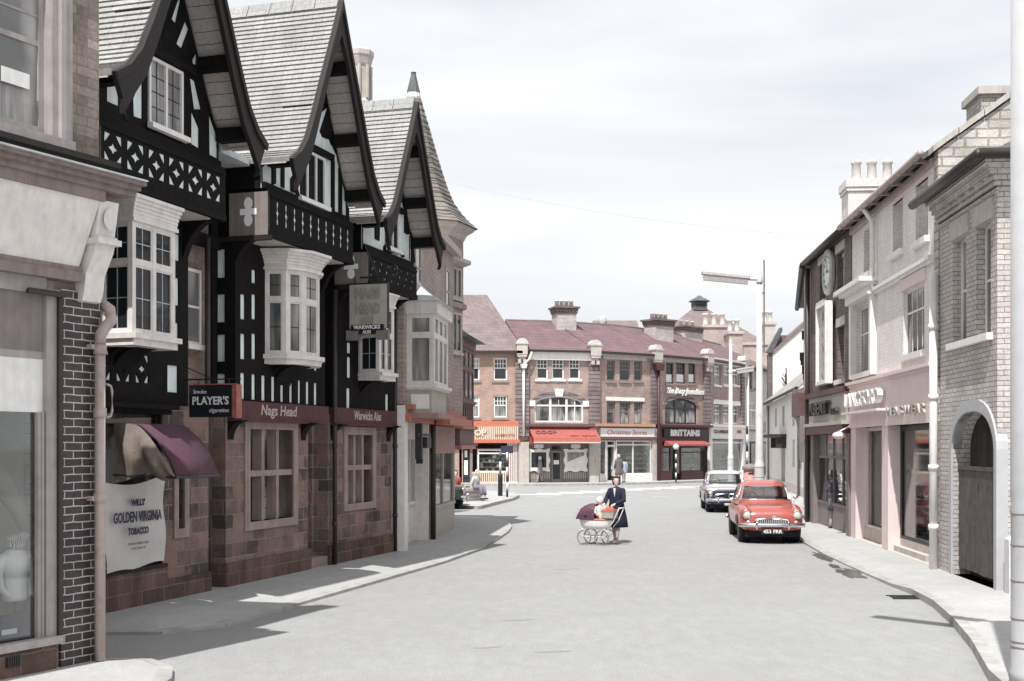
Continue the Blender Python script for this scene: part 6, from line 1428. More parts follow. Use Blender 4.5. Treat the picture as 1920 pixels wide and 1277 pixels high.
# planter
pc=(-3.55,52.2); pr_=2.35
pt=thing('stone_planter','round rubble stone planter with smooth coping where people sit','planter',loc=(pc[0],pc[1],.12))
b=MB(); b.lathe(0,0,[(pr_-.05,0),(pr_-.05,.42)],40,cap=False); b.build('stone_ring',MT['rubble'],pt)
b=MB(); b.lathe(0,0,[(pr_-.4,.42),(pr_+.05,.42),(pr_+.05,.53),(pr_-.4,.53)],40,cap=False); b.lathe(0,0,[(pr_-.38,.4),(pr_-.4,.45)],40); b.build('coping',MT['stone_pale'],pt)
pl_=thing('flower_bed','low mixed green and orange bedding plants filling the round planter','plants',loc=(pc[0],pc[1],.5))
M('leaf_green',(.08,.13,.06),.7,.3,9,0); M('flower_orange',(.5,.22,.12),.7,.3,9,0)
b=MB(); f2=MB(); rr=random.Random(5)
for k in range(900):
    a=rr.uniform(0,2*PI); r=1.9*math.sqrt(rr.random()); x,y=r*math.cos(a),r*math.sin(a); z=rr.uniform(.0,.32); s=rr.uniform(.04,.09); q=[Vector((rr.uniform(-1,1),rr.uniform(-1,1),rr.uniform(-.6,1)))*s for _ in range(3)]
    m=f2 if k%5==0 else b
    m.add([(x,y,z),(x+q[0].x,y+q[0].y,z+q[0].z),(x+q[1].x,y+q[1].y,z+q[1].z)],[(0,1,2)])
b.build('foliage',MT['leaf_green'],pl_); f2.build('blossom',MT['flower_orange'],pl_)
# ================================================= CARS
M('car_red',(.38,.085,.065),.28,.04,2,0); M('car_white',(.46,.43,.44),.28,.04,2,0); M('car_navy',(.02,.025,.05),.25,.1,2,0); M('car_green',(.02,.03,.025),.25,.1,2,0)
for n_ in ('car_red','car_white','car_navy','car_green'):
    bb=MT[n_].node_tree.nodes['Principled BSDF']; bb.inputs['Coat Weight'].default_value=.6; bb.inputs['Coat Roughness'].default_value=.06
M('chrome',(.7,.7,.72),.16,.03,3,0,metal=1); M('rubber',(.018,.018,.018),.85,.2,10,.1); M('plate_black',(.02,.02,.02),.4,.1,5,0); M('lamp_glass',(.65,.62,.55),.12,.05,5,0); M('amber',(.6,.3,.08),.3,.05,5,0)
def sgnp(v,e): return math.copysign(abs(v)**e,v)
def boolcut(o,cyls):
    for (x0,x1,y,z,r) in cyls:
        b=MB(); b.lathe(0,0,[(r,x0),(r,x1)],28); Mx=Matrix.Translation((0,y,z))@Matrix.Rotation(PI/2,4,'Y'); b.xf(Mx)
        c=b.build('cutter',MT['void'],recalc=True); c.parent=o.parent
        m=o.modifiers.new('cut','BOOLEAN'); m.operation='DIFFERENCE'; m.object=c; m.solver='EXACT'
        bpy.context.view_layer.update()
        me=bpy.data.meshes.new_from_object(o.evaluated_get(bpy.context.evaluated_depsgraph_get())); o.modifiers.clear(); old=o.data; o.data=me; bpy.data.objects.remove(c)
def car(name,label,loc,rot,S):
    t=thing(name,label,'car',loc=loc,rot=rot)
    n=40; secs=[]
    for (y,w,zb,zt) in S['st']:
        e=S.get('e',.45); sec=[]
        for i in range(n):
            a=2*PI*i/n; sec.append((w*sgnp(math.cos(a),e),y,(zb+zt)/2+(zt-zb)/2*sgnp(math.sin(a),S.get('ez',.55))))
        secs.append(sec)
    b=MB(); b.smooth=True; b.loft(secs)
    body=b.build('body',[MT[S['c1']],MT[S['c2']]],t,recalc=True)
    W_=S['w']; wb=S['wheels']; wr=.33
    boolcut(body,[(s*W_*.62,s*(W_+.2),y,wr,wr+.07) if s>0 else (s*(W_+.2),s*W_*.62,y,wr,wr+.07) for s in (-1,1) for y in wb])
    for p in body.data.polygons:
        p.use_smooth=True
        if p.center.z<S.get('split',-1): p.material_index=1
    # greenhouse
    gh=S['gh']
    def ring(z):
        for A,B in zip(gh,gh[1:]):
            if z<=B[0]+1e-6:
                k=(z-A[0])/(B[0]-A[0]); return [A[i]+(B[i]-A[i])*k for i in range(4)]
        return list(gh[-1])
    def P(a,z,off=0):
        _,ya,yb,w=ring(z); e=S.get('ge',.42); cy=(ya+yb)/2; return ((w+off)*sgnp(math.cos(a),e),cy+((yb-ya)/2+off)*sgnp(math.sin(a),e),z)
    z0,z1=S['glassz']
    b=MB(); b.smooth=True; zs=[]
    for A,B in zip(gh,gh[1:]): zs+= [A[0]+(B[0]-A[0])*k/3 for k in range(3)]
    zs=sorted([z for z in zs if abs(z-z0)>.02 and abs(z-z1)>.02]+[z0,z1])
    zs.append(gh[-1][0]); b.loft([[P(2*PI*i/48,z) for i in range(48)] for z in zs],caps=False)
    ng=48; keep=[]
    for fi,f in enumerate(b.f):
        k_,i_=divmod(fi,ng); zc_=(zs[k_]+zs[k_+1])/2; a_=(i_+.5)*7.5
        glassy=(z0<zc_<z1) and (225<a_<315 or 52.5<a_<127.5 or a_<30 or a_>330 or 150<a_<210)
        keep.append(not glassy)
    b.m=[m for m,k_ in zip(b.m,keep) if k_]; b.sm=[m for m,k_ in zip(b.sm,keep) if k_]; b.f=[f for f,k_ in zip(b.f,keep) if k_]
    top=len(b.v); b.add([P(2*PI*i/48,gh[-1][0]) for i in range(48)],[tuple(range(48))])
    b.build('roof_shell',MT[S.get('croof',S['c1'])],t)
    ib=MB(); ib.smooth=False
    for s in (-1,1): ib.box(s*.36-.28,s*.36+.28,.05,.2,.7,1.04)
    ib.box(-.62,.62,.95,1.1,.7,1.02); ib.build_pieces('seat',MT['seat_leather'],t)
    ib=MB(); ib.box(-.66,.66,-.62,-.5,.85,1.0); ib.build('dashboard',MT['seat_leather'],t)
    ib=MB(); ib.tube([(-.36+.19*math.cos(2*PI*i/16),-.36-.05*math.sin(2*PI*i/16),1.03+.18*math.sin(2*PI*i/16)) for i in range(17)],.012,6); ib.build('steering_wheel',MT['rubber'],t)
    def patch(a0,a1,z0,z1,nm,m='glass_car'):
        b=MB(); b.smooth=True; na=14; b.loft([[P(a0+(a1-a0)*i/na,z0+(z1-z0)*j/5,.006) for i in range(na+1)] for j in range(6)],closed=False,caps=False); o=b.build(nm,MT[m],t)
        b=MB(); pth=[P(a0+(a1-a0)*i/na,z0,.01) for i in range(na+1)]+[P(a1,z0+(z1-z0)*j/4,.01) for j in range(1,5)]+[P(a1+(a0-a1)*i/na,z1,.01) for i in range(1,na+1)]+[P(a0,z1+(z0-z1)*j/4,.01) for j in range(1,5)]
        b.tube(pth,.013,5); b.build('trim',MT['chrome'],o); return o
    z0,z1=S['glassz']
    patch(R(-135),R(-45),z0,z1,'windscreen'); patch(R(52.5),R(127.5),z0,z1,'rear_window')
    for s in (0,1):
        c=0 if s==0 else 180; f=1 if s==0 else -1
        patch(R(c-f*30),R(c-f*1),z0,z1,'side_window'); patch(R(c+f*1),R(c+f*30),z0,z1,'side_window')
    for y in wb:
        for s in (-1,1):
            x=s*(W_-.12); b=MB(); b.smooth=True
            b.lathe(0,0,[(.2,-.085),(.29,-.09),(.325,-.07),(.33,0),(.325,.07),(.29,.09),(.2,.085)],24); Mx=Matrix.Translation((x,y,wr))@Matrix.Rotation(PI/2,4,'Y'); b.xf(Mx); wh=b.build('wheel',MT['rubber'],t)
            b=MB(); b.smooth=True; b.lathe(0,0,[(.0,.06*s+.0),(.1,.075*s),(.11,.05*s),(.19,.06*s),(.205,.086*s)],20,cap=False); b.xf(Mx); b.build('hub_cap',MT['chrome'],wh)
            b=MB(); b.lathe(0,0,[(.385,-.16),(.385,.05)],20); b.xf(Matrix.Translation((x-s*.14,y,wr+.02))@Matrix.Rotation(PI/2,4,'Y')); b.build('wheel_well',MT['void'],t)
    yf=S['yf']
    for (x,z,r) in S['lamps']:
        for s in (-1,1):
            b=MB(); b.smooth=True; b.lathe(0,0,[(r*.8,.1),(r*1.16,.02),(r*1.14,-.02),(r,-.03)],20,cap=False); Mx=Matrix.Translation((s*x,yf+S.get('ly',.1),z))@Matrix.Rotation(-PI/2,4,'X'); 
            Mx=Matrix.Translation((s*x,yf+S.get('ly',.1),z))@Matrix.Rotation(PI/2,4,'X')@Matrix.Scale(-1,4,(0,0,1)); b.xf(Mx); b.tube([(s*x+r*1.06*math.cos(2*PI*i/20),yf+S.get('ly',.1)-.03,z+r*1.06*math.sin(2*PI*i/20)) for i in range(21)],r*.13,6); h_=b.build('headlight',MT['chrome'],t)
            b=MB(); b.smooth=True; b.sphere((s*x,yf+S.get('ly',.1)-.005,z),r,16,8,1,.35,1); b.build('lens',MT['lamp_glass'],h_)
    if S.get('wings'):
        for s in (-1,1):
            b=MB(); b.smooth=True; b.tube([(s*.60,yf+.06,.715),(s*.605,yf+.2,.735),(s*.625,-1.4,.76),(s*.66,-1.0,.78),(s*.70,-.6,.78)],.15,18,rs=[.135,.155,.165,.15,.10]); b.build('front_wing',MT[S['c1']],t)
    for s in (-1,1):
        b=MB(); b.smooth=True; b.sphere((s*S['side'][0],yf+S['side'][2],S['side'][1]),.045,12,8,1.3,.8,1); b.build('sidelight',MT['lamp_glass'],t)
    # bumper
    def bump(y0,sg,nm):
        b=MB(); b.smooth=True; secs=[]
        for i in range(21):
            k=-1+2*i/20; x=k*(W_+.02); y=y0+sg*.16*abs(k)**3.5; 
            secs.append([(x,y-.035,.41),(x,y-.05,.46),(x,y-.035,.51),(x,y+.02,.50),(x,y+.02,.42)])
        b.loft(secs); o=b.build(nm,MT['chrome'],t)
        for s in (-1,1):
            q=MB(); q.smooth=True; q.sphere((s*.38,y0-.05,.46),.05,10,8,.8,1,2.2); q.build('overrider',MT['chrome'],o)
    bump(yf-.1,1,'front_bumper'); bump(-yf+.08,-1,'rear_bumper')
    gx,gz,gh_,gw=S['grille']
    b=MB(); pts=[(gx+gw*sgnp(math.cos(2*PI*i/28),.6),gz+gh_*sgnp(math.sin(2*PI*i/28),.8)) for i in range(28)]
    b.prism(pts,yf-.035+S.get('gy',0),yf+.1); g_=b.build('grille',MT['void'],t)
    b=MB(); b.tube([(p[0],yf-.04+S.get('gy',0),p[1]) for p in pts]+[(pts[0][0],yf-.04+S.get('gy',0),pts[0][1])],.017,6); nb=S.get('bars',15)
    for i in range(nb):
        x=gx-gw*.88+2*gw*.88*i/(nb-1); hh=gh_*.85*(1-abs((x-gx)/gw)**3); b.box(x-.012,x+.012,yf-.055+S.get('gy',0),yf-.035+S.get('gy',0),gz-hh,gz+hh)
    b.build('grille_bars',MT['chrome'],g_)
    pz=S.get('pz',.31); b=MB(); b.box(S['px']-.27,S['px']+.27,yf-.14,yf-.12,pz-.06,pz+.06); p_=b.build('number_plate',MT['plate_black'],t)
    MB().text(S['plate'],S['px'],pz,yf-.142,.12,.003,width=.46,bold=.003).build('lettering',MT['white_letter'],p_)
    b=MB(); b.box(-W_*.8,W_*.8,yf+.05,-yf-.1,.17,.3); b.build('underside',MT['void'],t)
    for s in (-1,1):
        b=MB(); b.smooth=True; ym=S.get('mirror',-.75); b.tube([(s*(W_-.12),ym,.95),(s*(W_-.06),ym-.02,1.06)],.01,5); b.sphere((s*(W_-.06),ym-.02,1.1),.055,12,8,1.25,.4,.9); b.build('wing_mirror',MT['chrome'],t)
    for z in S.get('strips',()):
        b=MB()
        for s in (-1,1): b.box(s*(W_-.002),s*(W_+.008),-1.3,1.6,z-.012,z+.012)
        b.build('side_trim',MT['chrome'],t)
    b=MB()
    for s in (-1,1): b.box(s*(W_*.995),s*(W_+.02),-.02,.1,.84,.87)
    b.build('door_handle',MT['chrome'],t)
    for k,(x,y,z,w,h) in enumerate(S.get('trims',())): MB().box(x-w,x+w,y-.012,y,z-h,z+h).build('nose_trim',MT['chrome'],t)
    return t
gm_,gn,gb2=_new('glass_car'); gn.nodes.remove(gb2)
MT['glass_car']=MGlass('glass_car2',tint=(.8,.83,.83),rough=.03,alpha=.10); M('seat_leather',(.22,.16,.15),.6,.1,6,.1)
RED=dict(c1='car_red',c2='car_red',w=.785,e=.5,ez=.68,ge=.52,yf=-2.02,
 st=[(-2.03,.40,.40,.60),(-2.02,.56,.36,.68),(-1.99,.66,.32,.75),(-1.93,.73,.29,.82),(-1.8,.765,.26,.875),(-1.5,.785,.25,.92),(-1.1,.785,.24,.955),(-.7,.785,.24,.985),(0,.785,.24,.99),(.8,.785,.24,.99),(1.3,.78,.25,.96),(1.7,.75,.27,.88),(1.92,.68,.3,.78),(2.02,.55,.36,.68),(2.06,.36,.42,.6)],
 wings=True,wheels=(-1.32,1.2),gh=[(.90,-.82,1.5,.74),(1.0,-.74,1.42,.715),(1.2,-.55,1.22,.665),(1.37,-.36,1.0,.59),(1.44,-.2,.8,.51),(1.49,.0,.6,.38),(1.51,.15,.45,.2)],glassz=(1.03,1.36),
 lamps=[(.60,.715,.095)],ly=.03,side=(.56,.54,.03),grille=(0,.535,.085,.42),bars=17,px=.0,plate='453 FRR',trims=[(-.22,-1.985,.745,.18,.016),(.05,-2.035,.66,.05,.03)],mirror=-.85,fa=46)
car('parked_car','rounded red saloon car with chrome bumper and plate 453 FRR parked by the right kerb',(6.42+.12,32.0,0),R(-5.2),RED)
WHT=dict(c1='car_white',c2='car_navy',split=.8,w=.80,e=.3,ez=.42,yf=-2.1,
 st=[(-2.12,.62,.40,.72),(-2.10,.73,.32,.84),(-2.02,.78,.27,.88),(-1.7,.80,.25,.90),(-1.1,.80,.24,.92),(-.6,.80,.24,.93),(0,.80,.24,.93),(.9,.80,.24,.93),(1.5,.80,.25,.92),(1.9,.79,.27,.9),(2.08,.72,.32,.84),(2.12,.6,.4,.74)],
 wheels=(-1.35,1.2),gh=[(.86,-.85,1.35,.75),(.95,-.78,1.3,.73),(1.2,-.58,1.12,.67),(1.38,-.42,.98,.62),(1.44,-.3,.85,.56),(1.48,-.1,.6,.4)],glassz=(.98,1.35),
 lamps=[(.66,.74,.075),(.64,.63,.055)],ly=.0,side=(.66,.53,.02),grille=(0,.6,.08,.5),bars=3,px=.05,plate='989 BRR',mirror=-1.0,strips=(.7,),fa=48)
c2=car('parked_car','two tone saloon car, white over navy, with plate 989 BRR behind the red car',(7.95,46.0,0),R(-5),WHT)
DK=dict(WHT); DK.update(c1='car_green',c2='car_green',plate='GVO 62')
car('parked_car','dark green car nose just showing past the corner shop on the left',(-3.95,47.2,0),R(90),DK)
# ================================================= PEOPLE
M('skin',(.66,.5,.43),.6,.05,8,0); M('stocking',(.42,.35,.33),.7,.05,8,0); M('hair_brown',(.06,.04,.035),.7,.3,20,.3); M('hair_grey',(.4,.4,.4),.7,.2,20,.2)
M('coat_navy',(.009,.013,.034),.85,.2,6,.2,streak=.2); M('coat_grey',(.24,.23,.24),.9,.1,10,.2); M('coat_dark',(.12,.11,.12),.9,.15,10,.2); M('cardigan',(.36,.42,.5),.9,.1,10,.2); M('scarf_white',(.62,.66,.68),.8,.05,8,.1); M('shoe_white',(.65,.62,.6),.5,.05,8,0); M('shoe_dark',(.03,.03,.03),.5,.1,8,0); M('skirt_mauve',(.22,.18,.24),.9,.15,9,.1); M('top_pale',(.5,.52,.5),.9,.1,9,.1); M('top_red',(.4,.1,.08),.9,.1,9,.1); M('lip',(.4,.12,.1),.5,.05,8,0); M('trouser_grey',(.3,.3,.32),.9,.1,9,.1); M('dress_floral',(.05,.05,.07),.8,.5,14,0,stain=((.4,.35,.4),12))
def skin_mesh(vs,es,rs,sub=1):
    me=bpy.data.meshes.new('tmp'); me.from_pydata([tuple(v) for v in vs],es,[]); ob=bpy.data.objects.new('tmp',me); COL.objects.link(ob)
    ob.modifiers.new('s','SKIN'); 
    if not me.skin_vertices: bpy.context.view_layer.update()
    for i,r in enumerate(rs): me.skin_vertices[0].data[i].radius=(r,r)
    me.skin_vertices[0].data[0].use_root=True
    m=ob.modifiers.new('u','SUBSURF'); m.levels=sub; m.render_levels=sub
    bpy.context.view_layer.update()
    e=bpy.data.meshes.new_from_object(ob.evaluated_get(bpy.context.evaluated_depsgraph_get()))
    V_=[v.co.copy() for v in e.vertices]; Fc=[tuple(p.vertices) for p in e.polygons]
    bpy.data.objects.remove(ob); bpy.data.meshes.remove(me); bpy.data.meshes.remove(e); return V_,Fc
def person(label,loc,rot,h=1.62,cloth='coat_grey',hem=.42,elb=None,wri=None,feet=((-.09,-.05),(.09,.06)),hair='hair_brown',scarf=None,shoe='shoe_dark',leg='stocking',seated=False,head_turn=0,trousers=None,flare=1.0,sub=1,lean=0,open_front=None,collar=None,group=None):
    k=h/1.65; t=thing('person',label,'person',loc=loc,rot=rot,group=group)
    V3=lambda x,y,z:Vector((x*k,y*k,z*k))
    pz=.92 if not seated else .1
    up=Vector((0,-math.sin(lean),math.cos(lean)))
    def T(x,y,z): # torso point above the pelvis
        return Vector((x*k,y*k,pz*k))+up*(z*k)
    pel=T(0,0,0); chest=T(0,0,.28); neck=T(0,-.01,.46); hb=T(0,-.015,.53)
    vs=[pel,T(0,0,.14),chest,T(0,0,.4),neck,hb]; es=[(0,1),(1,2),(2,3),(3,4),(4,5)]; rs=[.13,.115,.13,.09,.05,.05]
    sh={}
    for s in (-1,1):
        i0=len(vs)
        if seated: hip=T(s*.09,-.02,-.01); kn=V3(s*.11,-.42,.10); an=V3(s*.11,-.50,-.33); toe=V3(s*.11,-.64,-.38)
        else:
            fx,fy=feet[0] if s<0 else feet[1]; hip=T(s*.085,0,-.03); kn=V3(s*.09,(fy*.5-.03),.48); an=V3(fx,fy,.09); toe=V3(fx*1.15,fy-.13,.035)
        vs+=[hip,(hip+kn)/2,kn,kn+(an-kn)*.35,an,toe]; es+=[(0,i0),(i0,i0+1),(i0+1,i0+2),(i0+2,i0+3),(i0+3,i0+4),(i0+4,i0+5)]; rs+=[.085,.075,.055,.056,.036,.034]
    W3=[]
    for q,s in enumerate((-1,1)):
        S_=T(s*.165,0,.40); E=V3(*(elb[q])) if elb else T(s*.23,.03,.14); Wr=V3(*(wri[q])) if wri else T(s*.24,-.06,-.09)
        i0=len(vs); vs+=[T(s*.1,0,.41),S_,(S_+E)/2,E,(E+Wr)/2,Wr]; es+=[(3,i0),(i0,i0+1),(i0+1,i0+2),(i0+2,i0+3),(i0+3,i0+4),(i0+4,i0+5)]; rs+=[.06,.055,.045,.038,.033,.024]
        d=(Wr-E).normalized(); lat=d.cross(Vector((0,0,1))); lat=(lat if lat.length>.2 else d.cross(Vector((0,1,0)))).normalized(); pn=d.cross(lat).normalized()
        if pn.z>0: pn=-pn
        pm=Wr+d*.05*k; ip=len(vs); vs.append(pm); es.append((i0+5,ip)); rs.append(.03)
        for j,(o,L) in enumerate(((-.028,.062),(-.010,.072),(.009,.068),(.027,.052))):
            a=pm+lat*o*k+d*.035*k; b_=a+(d*.6+pn*.5)*L*.55*k; c_=b_+(d*.2+pn*.9)*L*.5*k
            i1=len(vs); vs+=[a,b_,c_]; es+=[(ip,i1),(i1,i1+1),(i1+1,i1+2)]; rs+=[.010,.009,.008]
        a=Wr+lat*(-s)*.03*k+d*.03*k; b_=a+(d*.6-lat*s*.5+pn*.3)*.035*k; i1=len(vs); vs+=[a,b_,b_+(d*.7+pn*.5)*.03*k]; es+=[(ip,i1),(i1,i1+1),(i1+1,i1+2)]; rs+=[.011,.010,.008]
        sh[s]=(S_,E,Wr)
    Vv,Ff=skin_mesh(vs,es,[r*k for r in rs],sub)
    b=MB(); b.smooth=True; b.mat(0).add(Vv,Ff)
    # head with face
    hc=hb+up*.11*k; Hm=Matrix.Translation(hc)@Matrix.Rotation(head_turn,4,'Z'); s0=len(b.v); n=20; secs=[]
    for (z,rx,ry,cy) in ((-.125,.012,.012,-.045),(-.118,.034,.035,-.04),(-.095,.05,.062,-.022),(-.06,.061,.08,-.008),(-.02,.069,.09,0),(.02,.073,.094,.002),(.06,.07,.092,.004),(.09,.056,.075,.006),(.11,.034,.045,.008),(.118,.006,.01,.01)):
        sec=[]
        for i in range(n):
            a=2*PI*i/n; x=rx*math.cos(a); y=ry*math.sin(a)+cy
            c=max(0,-math.sin(a))**12
            if -.05<z<.03: y-=.018*c*(1 if z<0 else .4)
            if -.0<z<.03: y+=.006*max(0,1-abs(abs(x)-.03)/.015)*(1 if math.sin(a)<0 else 0)
            sec.append((x*k,y*k,z*k))
        secs.append(sec)
    b.loft(secs)
    for s in (-1,1):
        b.sphere((s*.074*k,.0,-.005*k),.018*k,8,6,.4,.8,1.5)
    b.mat(1)
    for s in (-1,1): b.sphere((s*.028*k,-.084*k,.008*k),.010*k,8,6,1.3,.5,.8)
    b.mat(2); b.sphere((0,-.082*k,-.068*k),.014*k,8,6,1.5,.5,.5)
    b.xf(Hm,s0)
    body=b.build('body',[MT['skin'],MT['shoe_dark'],MT['lip']],t)
    lo=set()
    # stockings: colour by height
    body.data.materials.append(MT[leg]); 
    for p in body.data.polygons:
        c=p.center
        if (not seated and c.z<.8*k and abs(c.x)<.2*k and c.z<hem*k+.1 and p.material_index==0): p.material_index=3
    # hair or scarf
    b=MB(); b.smooth=True; n=22; secs=[]
    hs=((-.11,.075,.06,.05),(-.05,.095,.085,.035),(0,.10,.10,.022),(.05,.10,.11,.012),(.09,.086,.10,.008),(.125,.055,.07,.01),(.14,.01,.015,.01))
    for (z,rx,ry,cy) in hs:
        secs.append([((rx+(.006*math.sin(5*a+z*60)))*math.cos(a)*k,((ry+.006*math.sin(7*a))*math.sin(a)+cy)*k if math.sin(a)>-.15 or z>.05 else (ry*max(math.sin(a),-.15-.0*z)+cy)*k,z*k) for a in [2*PI*i/n for i in range(n)]])
    b.loft(secs)
    b.sphere((0,-.05*k,.095*k),.05*k,12,8,1.3,.8,.6) if not scarf else b.sphere((0,-.03*k,-.12*k),.03*k,10,6,1.4,1,.8)
    if not scarf:
        hr=random.Random(3)
        for _ in range(26):
            a=hr.uniform(-.2,PI+.2) if hr.random()<.75 else hr.uniform(0,2*PI); zz=hr.uniform(-.06,.1) if math.sin(a)>-.25 else hr.uniform(.07,.12); rr2=.088*math.sqrt(max(.15,1-(zz/.15)**2)); b.sphere((rr2*math.cos(a)*k,(rr2*1.05*math.sin(a)+.01)*k,zz*k),hr.uniform(.018,.03)*k,8,6)
    b.xf(Hm); b.build('hair' if not scarf else 'headscarf',MT[scarf or hair],t)
    # clothes
    b=MB(); b.smooth=True; n=26
    if seated:
        rings=[(T(0,0,-.1),.17,.13),(T(0,0,0),.17,.13),(T(0,0,.14),.15,.115),(T(0,0,.28),.175,.125),(T(0,0,.38),.185,.11),(T(0,0,.435),.12,.085),(T(0,-.01,.465),.06,.06)]
    else:
        f=flare; hz=hem; rings=[(V3(0,0,hz),.235*f,.19*f),(V3(0,0,hz+.003),.24*f,.195*f),(V3(0,0,hz+(.9-hz)*.4),.22*f,.175*f),(V3(0,0,.86),.205,.155),(V3(0,0,1.02),.185,.135),(V3(0,0,1.18),.195,.14),(V3(0,0,1.30),.205,.13),(V3(0,0,1.36),.17,.105),(V3(0,0,1.39),.11,.085),(V3(0,-.01,1.41),.062,.06)]
    secs=[]
    for (c,rx,ry) in rings:
        w_=.012 if c.z<.9*k else .003
        secs.append([(c.x+(rx+w_*math.sin(6*a))*k*math.cos(a),c.y+(ry+w_*math.sin(5*a+1))*k*math.sin(a),c.z) for a in [2*PI*i/n for i in range(n)]])
    b.loft(secs,caps=True)
    for s in (-1,1):
        S_,E,Wr=sh[s]; S2=S_+Vector((-s*.03*k,0,-.01*k))
        b.tube([S2,S_,(S_+E)/2,E,(E+Wr)/2,Wr-(Wr-E).normalized()*.02],.06,12,rs=[.05*k,.072*k,.066*k,.06*k,.055*k,.05*k]); b.sphere(S_,.07*k,12,8)
    if collar: b.sphere((neck.x,neck.y-.0,neck.z-.03*k),.085*k,14,6,1,1,.45)
    cl=b.build('coat' if not seated else 'jumper',MT[cloth],t)
    if open_front:
        b=MB(); b.prism([(-.035*k,1.385*k),(.035*k,1.385*k),(.0,1.16*k)][::-1],-.15*k,-.12*k,'xz'); b.build('blouse',MT[open_front],t)
        b=MB(); 
        for z in (1.1,.98,.86): b.sphere((.02*k,-.165*k,z*k),.013*k,8,5)
        b.build('buttons',MT['shoe_dark'],cl)
    if trousers:
        b=MB(); b.smooth=True
        for s in (-1,1):
            if seated: pts=[T(s*.09,0,0),V3(s*.11,-.42,.12),V3(s*.11,-.5,-.22)]; b.tube([pts[0],(pts[0]+pts[1])/2,pts[1],(pts[1]+pts[2])/2,pts[2]],.08,12,rs=[.11*k,.1*k,.085*k,.075*k,.07*k])
            else:
                fx,fy=feet[0] if s<0 else feet[1]; b.tube([V3(s*.085,0,.9),V3(s*.09,fy*.5-.02,.48),V3(fx,fy,.08)],.08,12,rs=[.11*k,.085*k,.075*k])
        b.build('trousers',MT[trousers],t)
    for s in (-1,1):
        if seated: a=V3(s*.11,-.50,-.36)
        else: fx,fy=feet[0] if s<0 else feet[1]; a=V3(fx,fy,.04)
        b=MB(); b.smooth=True; b.loft([[(a.x+r1*k*math.cos(q),a.y+(-.05+r2*math.sin(q))*k,a.z+z*k) for q in [2*PI*i/14 for i in range(14)]] for r1,r2,z in ((.038,.115,-.035),(.045,.125,-.02),(.042,.115,.01),(.032,.07,.035))]); b.build('shoe',MT[shoe],t)
    return t
HX,HY_=G(1156,1018,0)
W_=person('woman in a navy coat and white shoes pushing a pram across the road',(HX,HY_,0),R(-25),1.62,'coat_navy',.40,elb=((-.27,-.05,1.08),(.24,-.12,1.08)),wri=((-.20,-.34,.99),(.08,-.36,.99)),feet=((-.07,.10),(.07,-.16)),shoe='shoe_white',head_turn=R(20),open_front='scarf_white',collar=True,flare=1.2,sub=2)
# pram
pm=thing('pram','coach built pram with navy and red hood, white body and thin spoked wheels','pram',loc=(2.04,29.75,0),rot=R(155)); pm.scale=(.93,.93,.95)
def ell3(cx,z,rx,ry,n=24): return [(cx+rx*math.cos(2*PI*i/n),ry*math.sin(2*PI*i/n),z) for i in range(n)]
b=MB(); b.smooth=True; b.loft([ell3(.0,.40,.26,.12),ell3(0,.42,.36,.17),ell3(0,.5,.42,.2),ell3(0,.62,.45,.215),ell3(0,.64,.45,.215)]); body=b.build('pram_body',MT['white_paint'],pm)
b=MB(); b.smooth=True; b.loft([ell3(0,.635,.465,.225),ell3(0,.67,.465,.225),ell3(0,.675,.44,.21)]); b.build('body_rim',MT['orange_red'],pm)
b=MB(); b.smooth=True; secs=[]
for i in range(9):
    a=R(2+ i*13); secs.append([( .08+.40*math.cos(a)*(1 if True else 1), .235*math.cos(q)*1.0, .66+ (.40*math.sin(a)+.0)*1.0*(max(0,math.sin(q))**.55)) for q in [PI*j/14 for j in range(15)]])
b.loft(secs,closed=False,caps=False); b.build('hood',MT['hood_cloth'] if 'hood_cloth' in MT else M('hood_cloth',(.10,.035,.06),.6,.3,3,.1),pm)
b=MB(); b.smooth=True; b.loft([ell3(.2,.66,.27,.228),ell3(.21,.80,.275,.232),ell3(.2,.92,.22,.2),ell3(.18,1.0,.12,.12),ell3(.18,1.02,.02,.02)]); b.build('hood_shell',MT['hood_cloth'],pm)
b=MB(); b.smooth=True; b.loft([ell3(.2,.67,.278,.234),ell3(.205,.76,.283,.239)],caps=False); b.build('hood_band',MT['coat_navy'],pm)
b=MB()
for x,z in ((.02,.92),(.42,.9),(.0,.8),(.46,.8)): b.sphere((x,.235,z),.014,8,6); b.sphere((x,-.235,z),.014,8,6)
b.build('hood_studs',MT['chrome'],pm)
b=MB(); b.smooth=True
for s in (-1,1):
    b.tube([(-.28,s*.2,.42),(-.38,s*.2,.36),(-.36,s*.2,.25),(-.2,s*.2,.22),(.2,s*.2,.22),(.36,s*.2,.25),(.38,s*.2,.36),(.28,s*.2,.42)],.012,6)
    b.tube([(-.40,s*.19,.45),(-.55,s*.19,.62),(-.66,s*.19,.86),(-.70,s*.19,.95)],.013,6)
b.tube([(-.70,-.2,.95),(-.70,.2,.95)],.018,8); b.tube([(-.24,-.24,.2),(-.24,.24,.2)],.01,6); b.tube([(.24,-.24,.2),(.24,.24,.2)],.01,6); b.build('chassis',MT['white_paint'],pm)
for x in (-.24,.24):
    for s in (-1,1):
        b=MB(); N_=24
        for rr_,tt in ((.19,.011),(.175,.005)): b.tube([(x+rr_*math.cos(2*PI*i/N_),s*.24,.2+rr_*math.sin(2*PI*i/N_)) for i in range(N_+1)],tt,6)
        wh=b.build('wheel',MT['panel_grey'],pm); b=MB()
        for i in range(10): a=2*PI*i/10; b.tube([(x,s*.24,.2),(x+.175*math.cos(a),s*.24,.2+.175*math.sin(a))],.003,4)
        b.sphere((x,s*.24,.2),.025,8,6); b.build('spokes',MT['chrome'],wh)
bag=thing('shopping_basket','orange and white shopping basket resting on the handle end of the pram','basket',loc=(2.0+.36,29.75-.17,.66),rot=R(155))
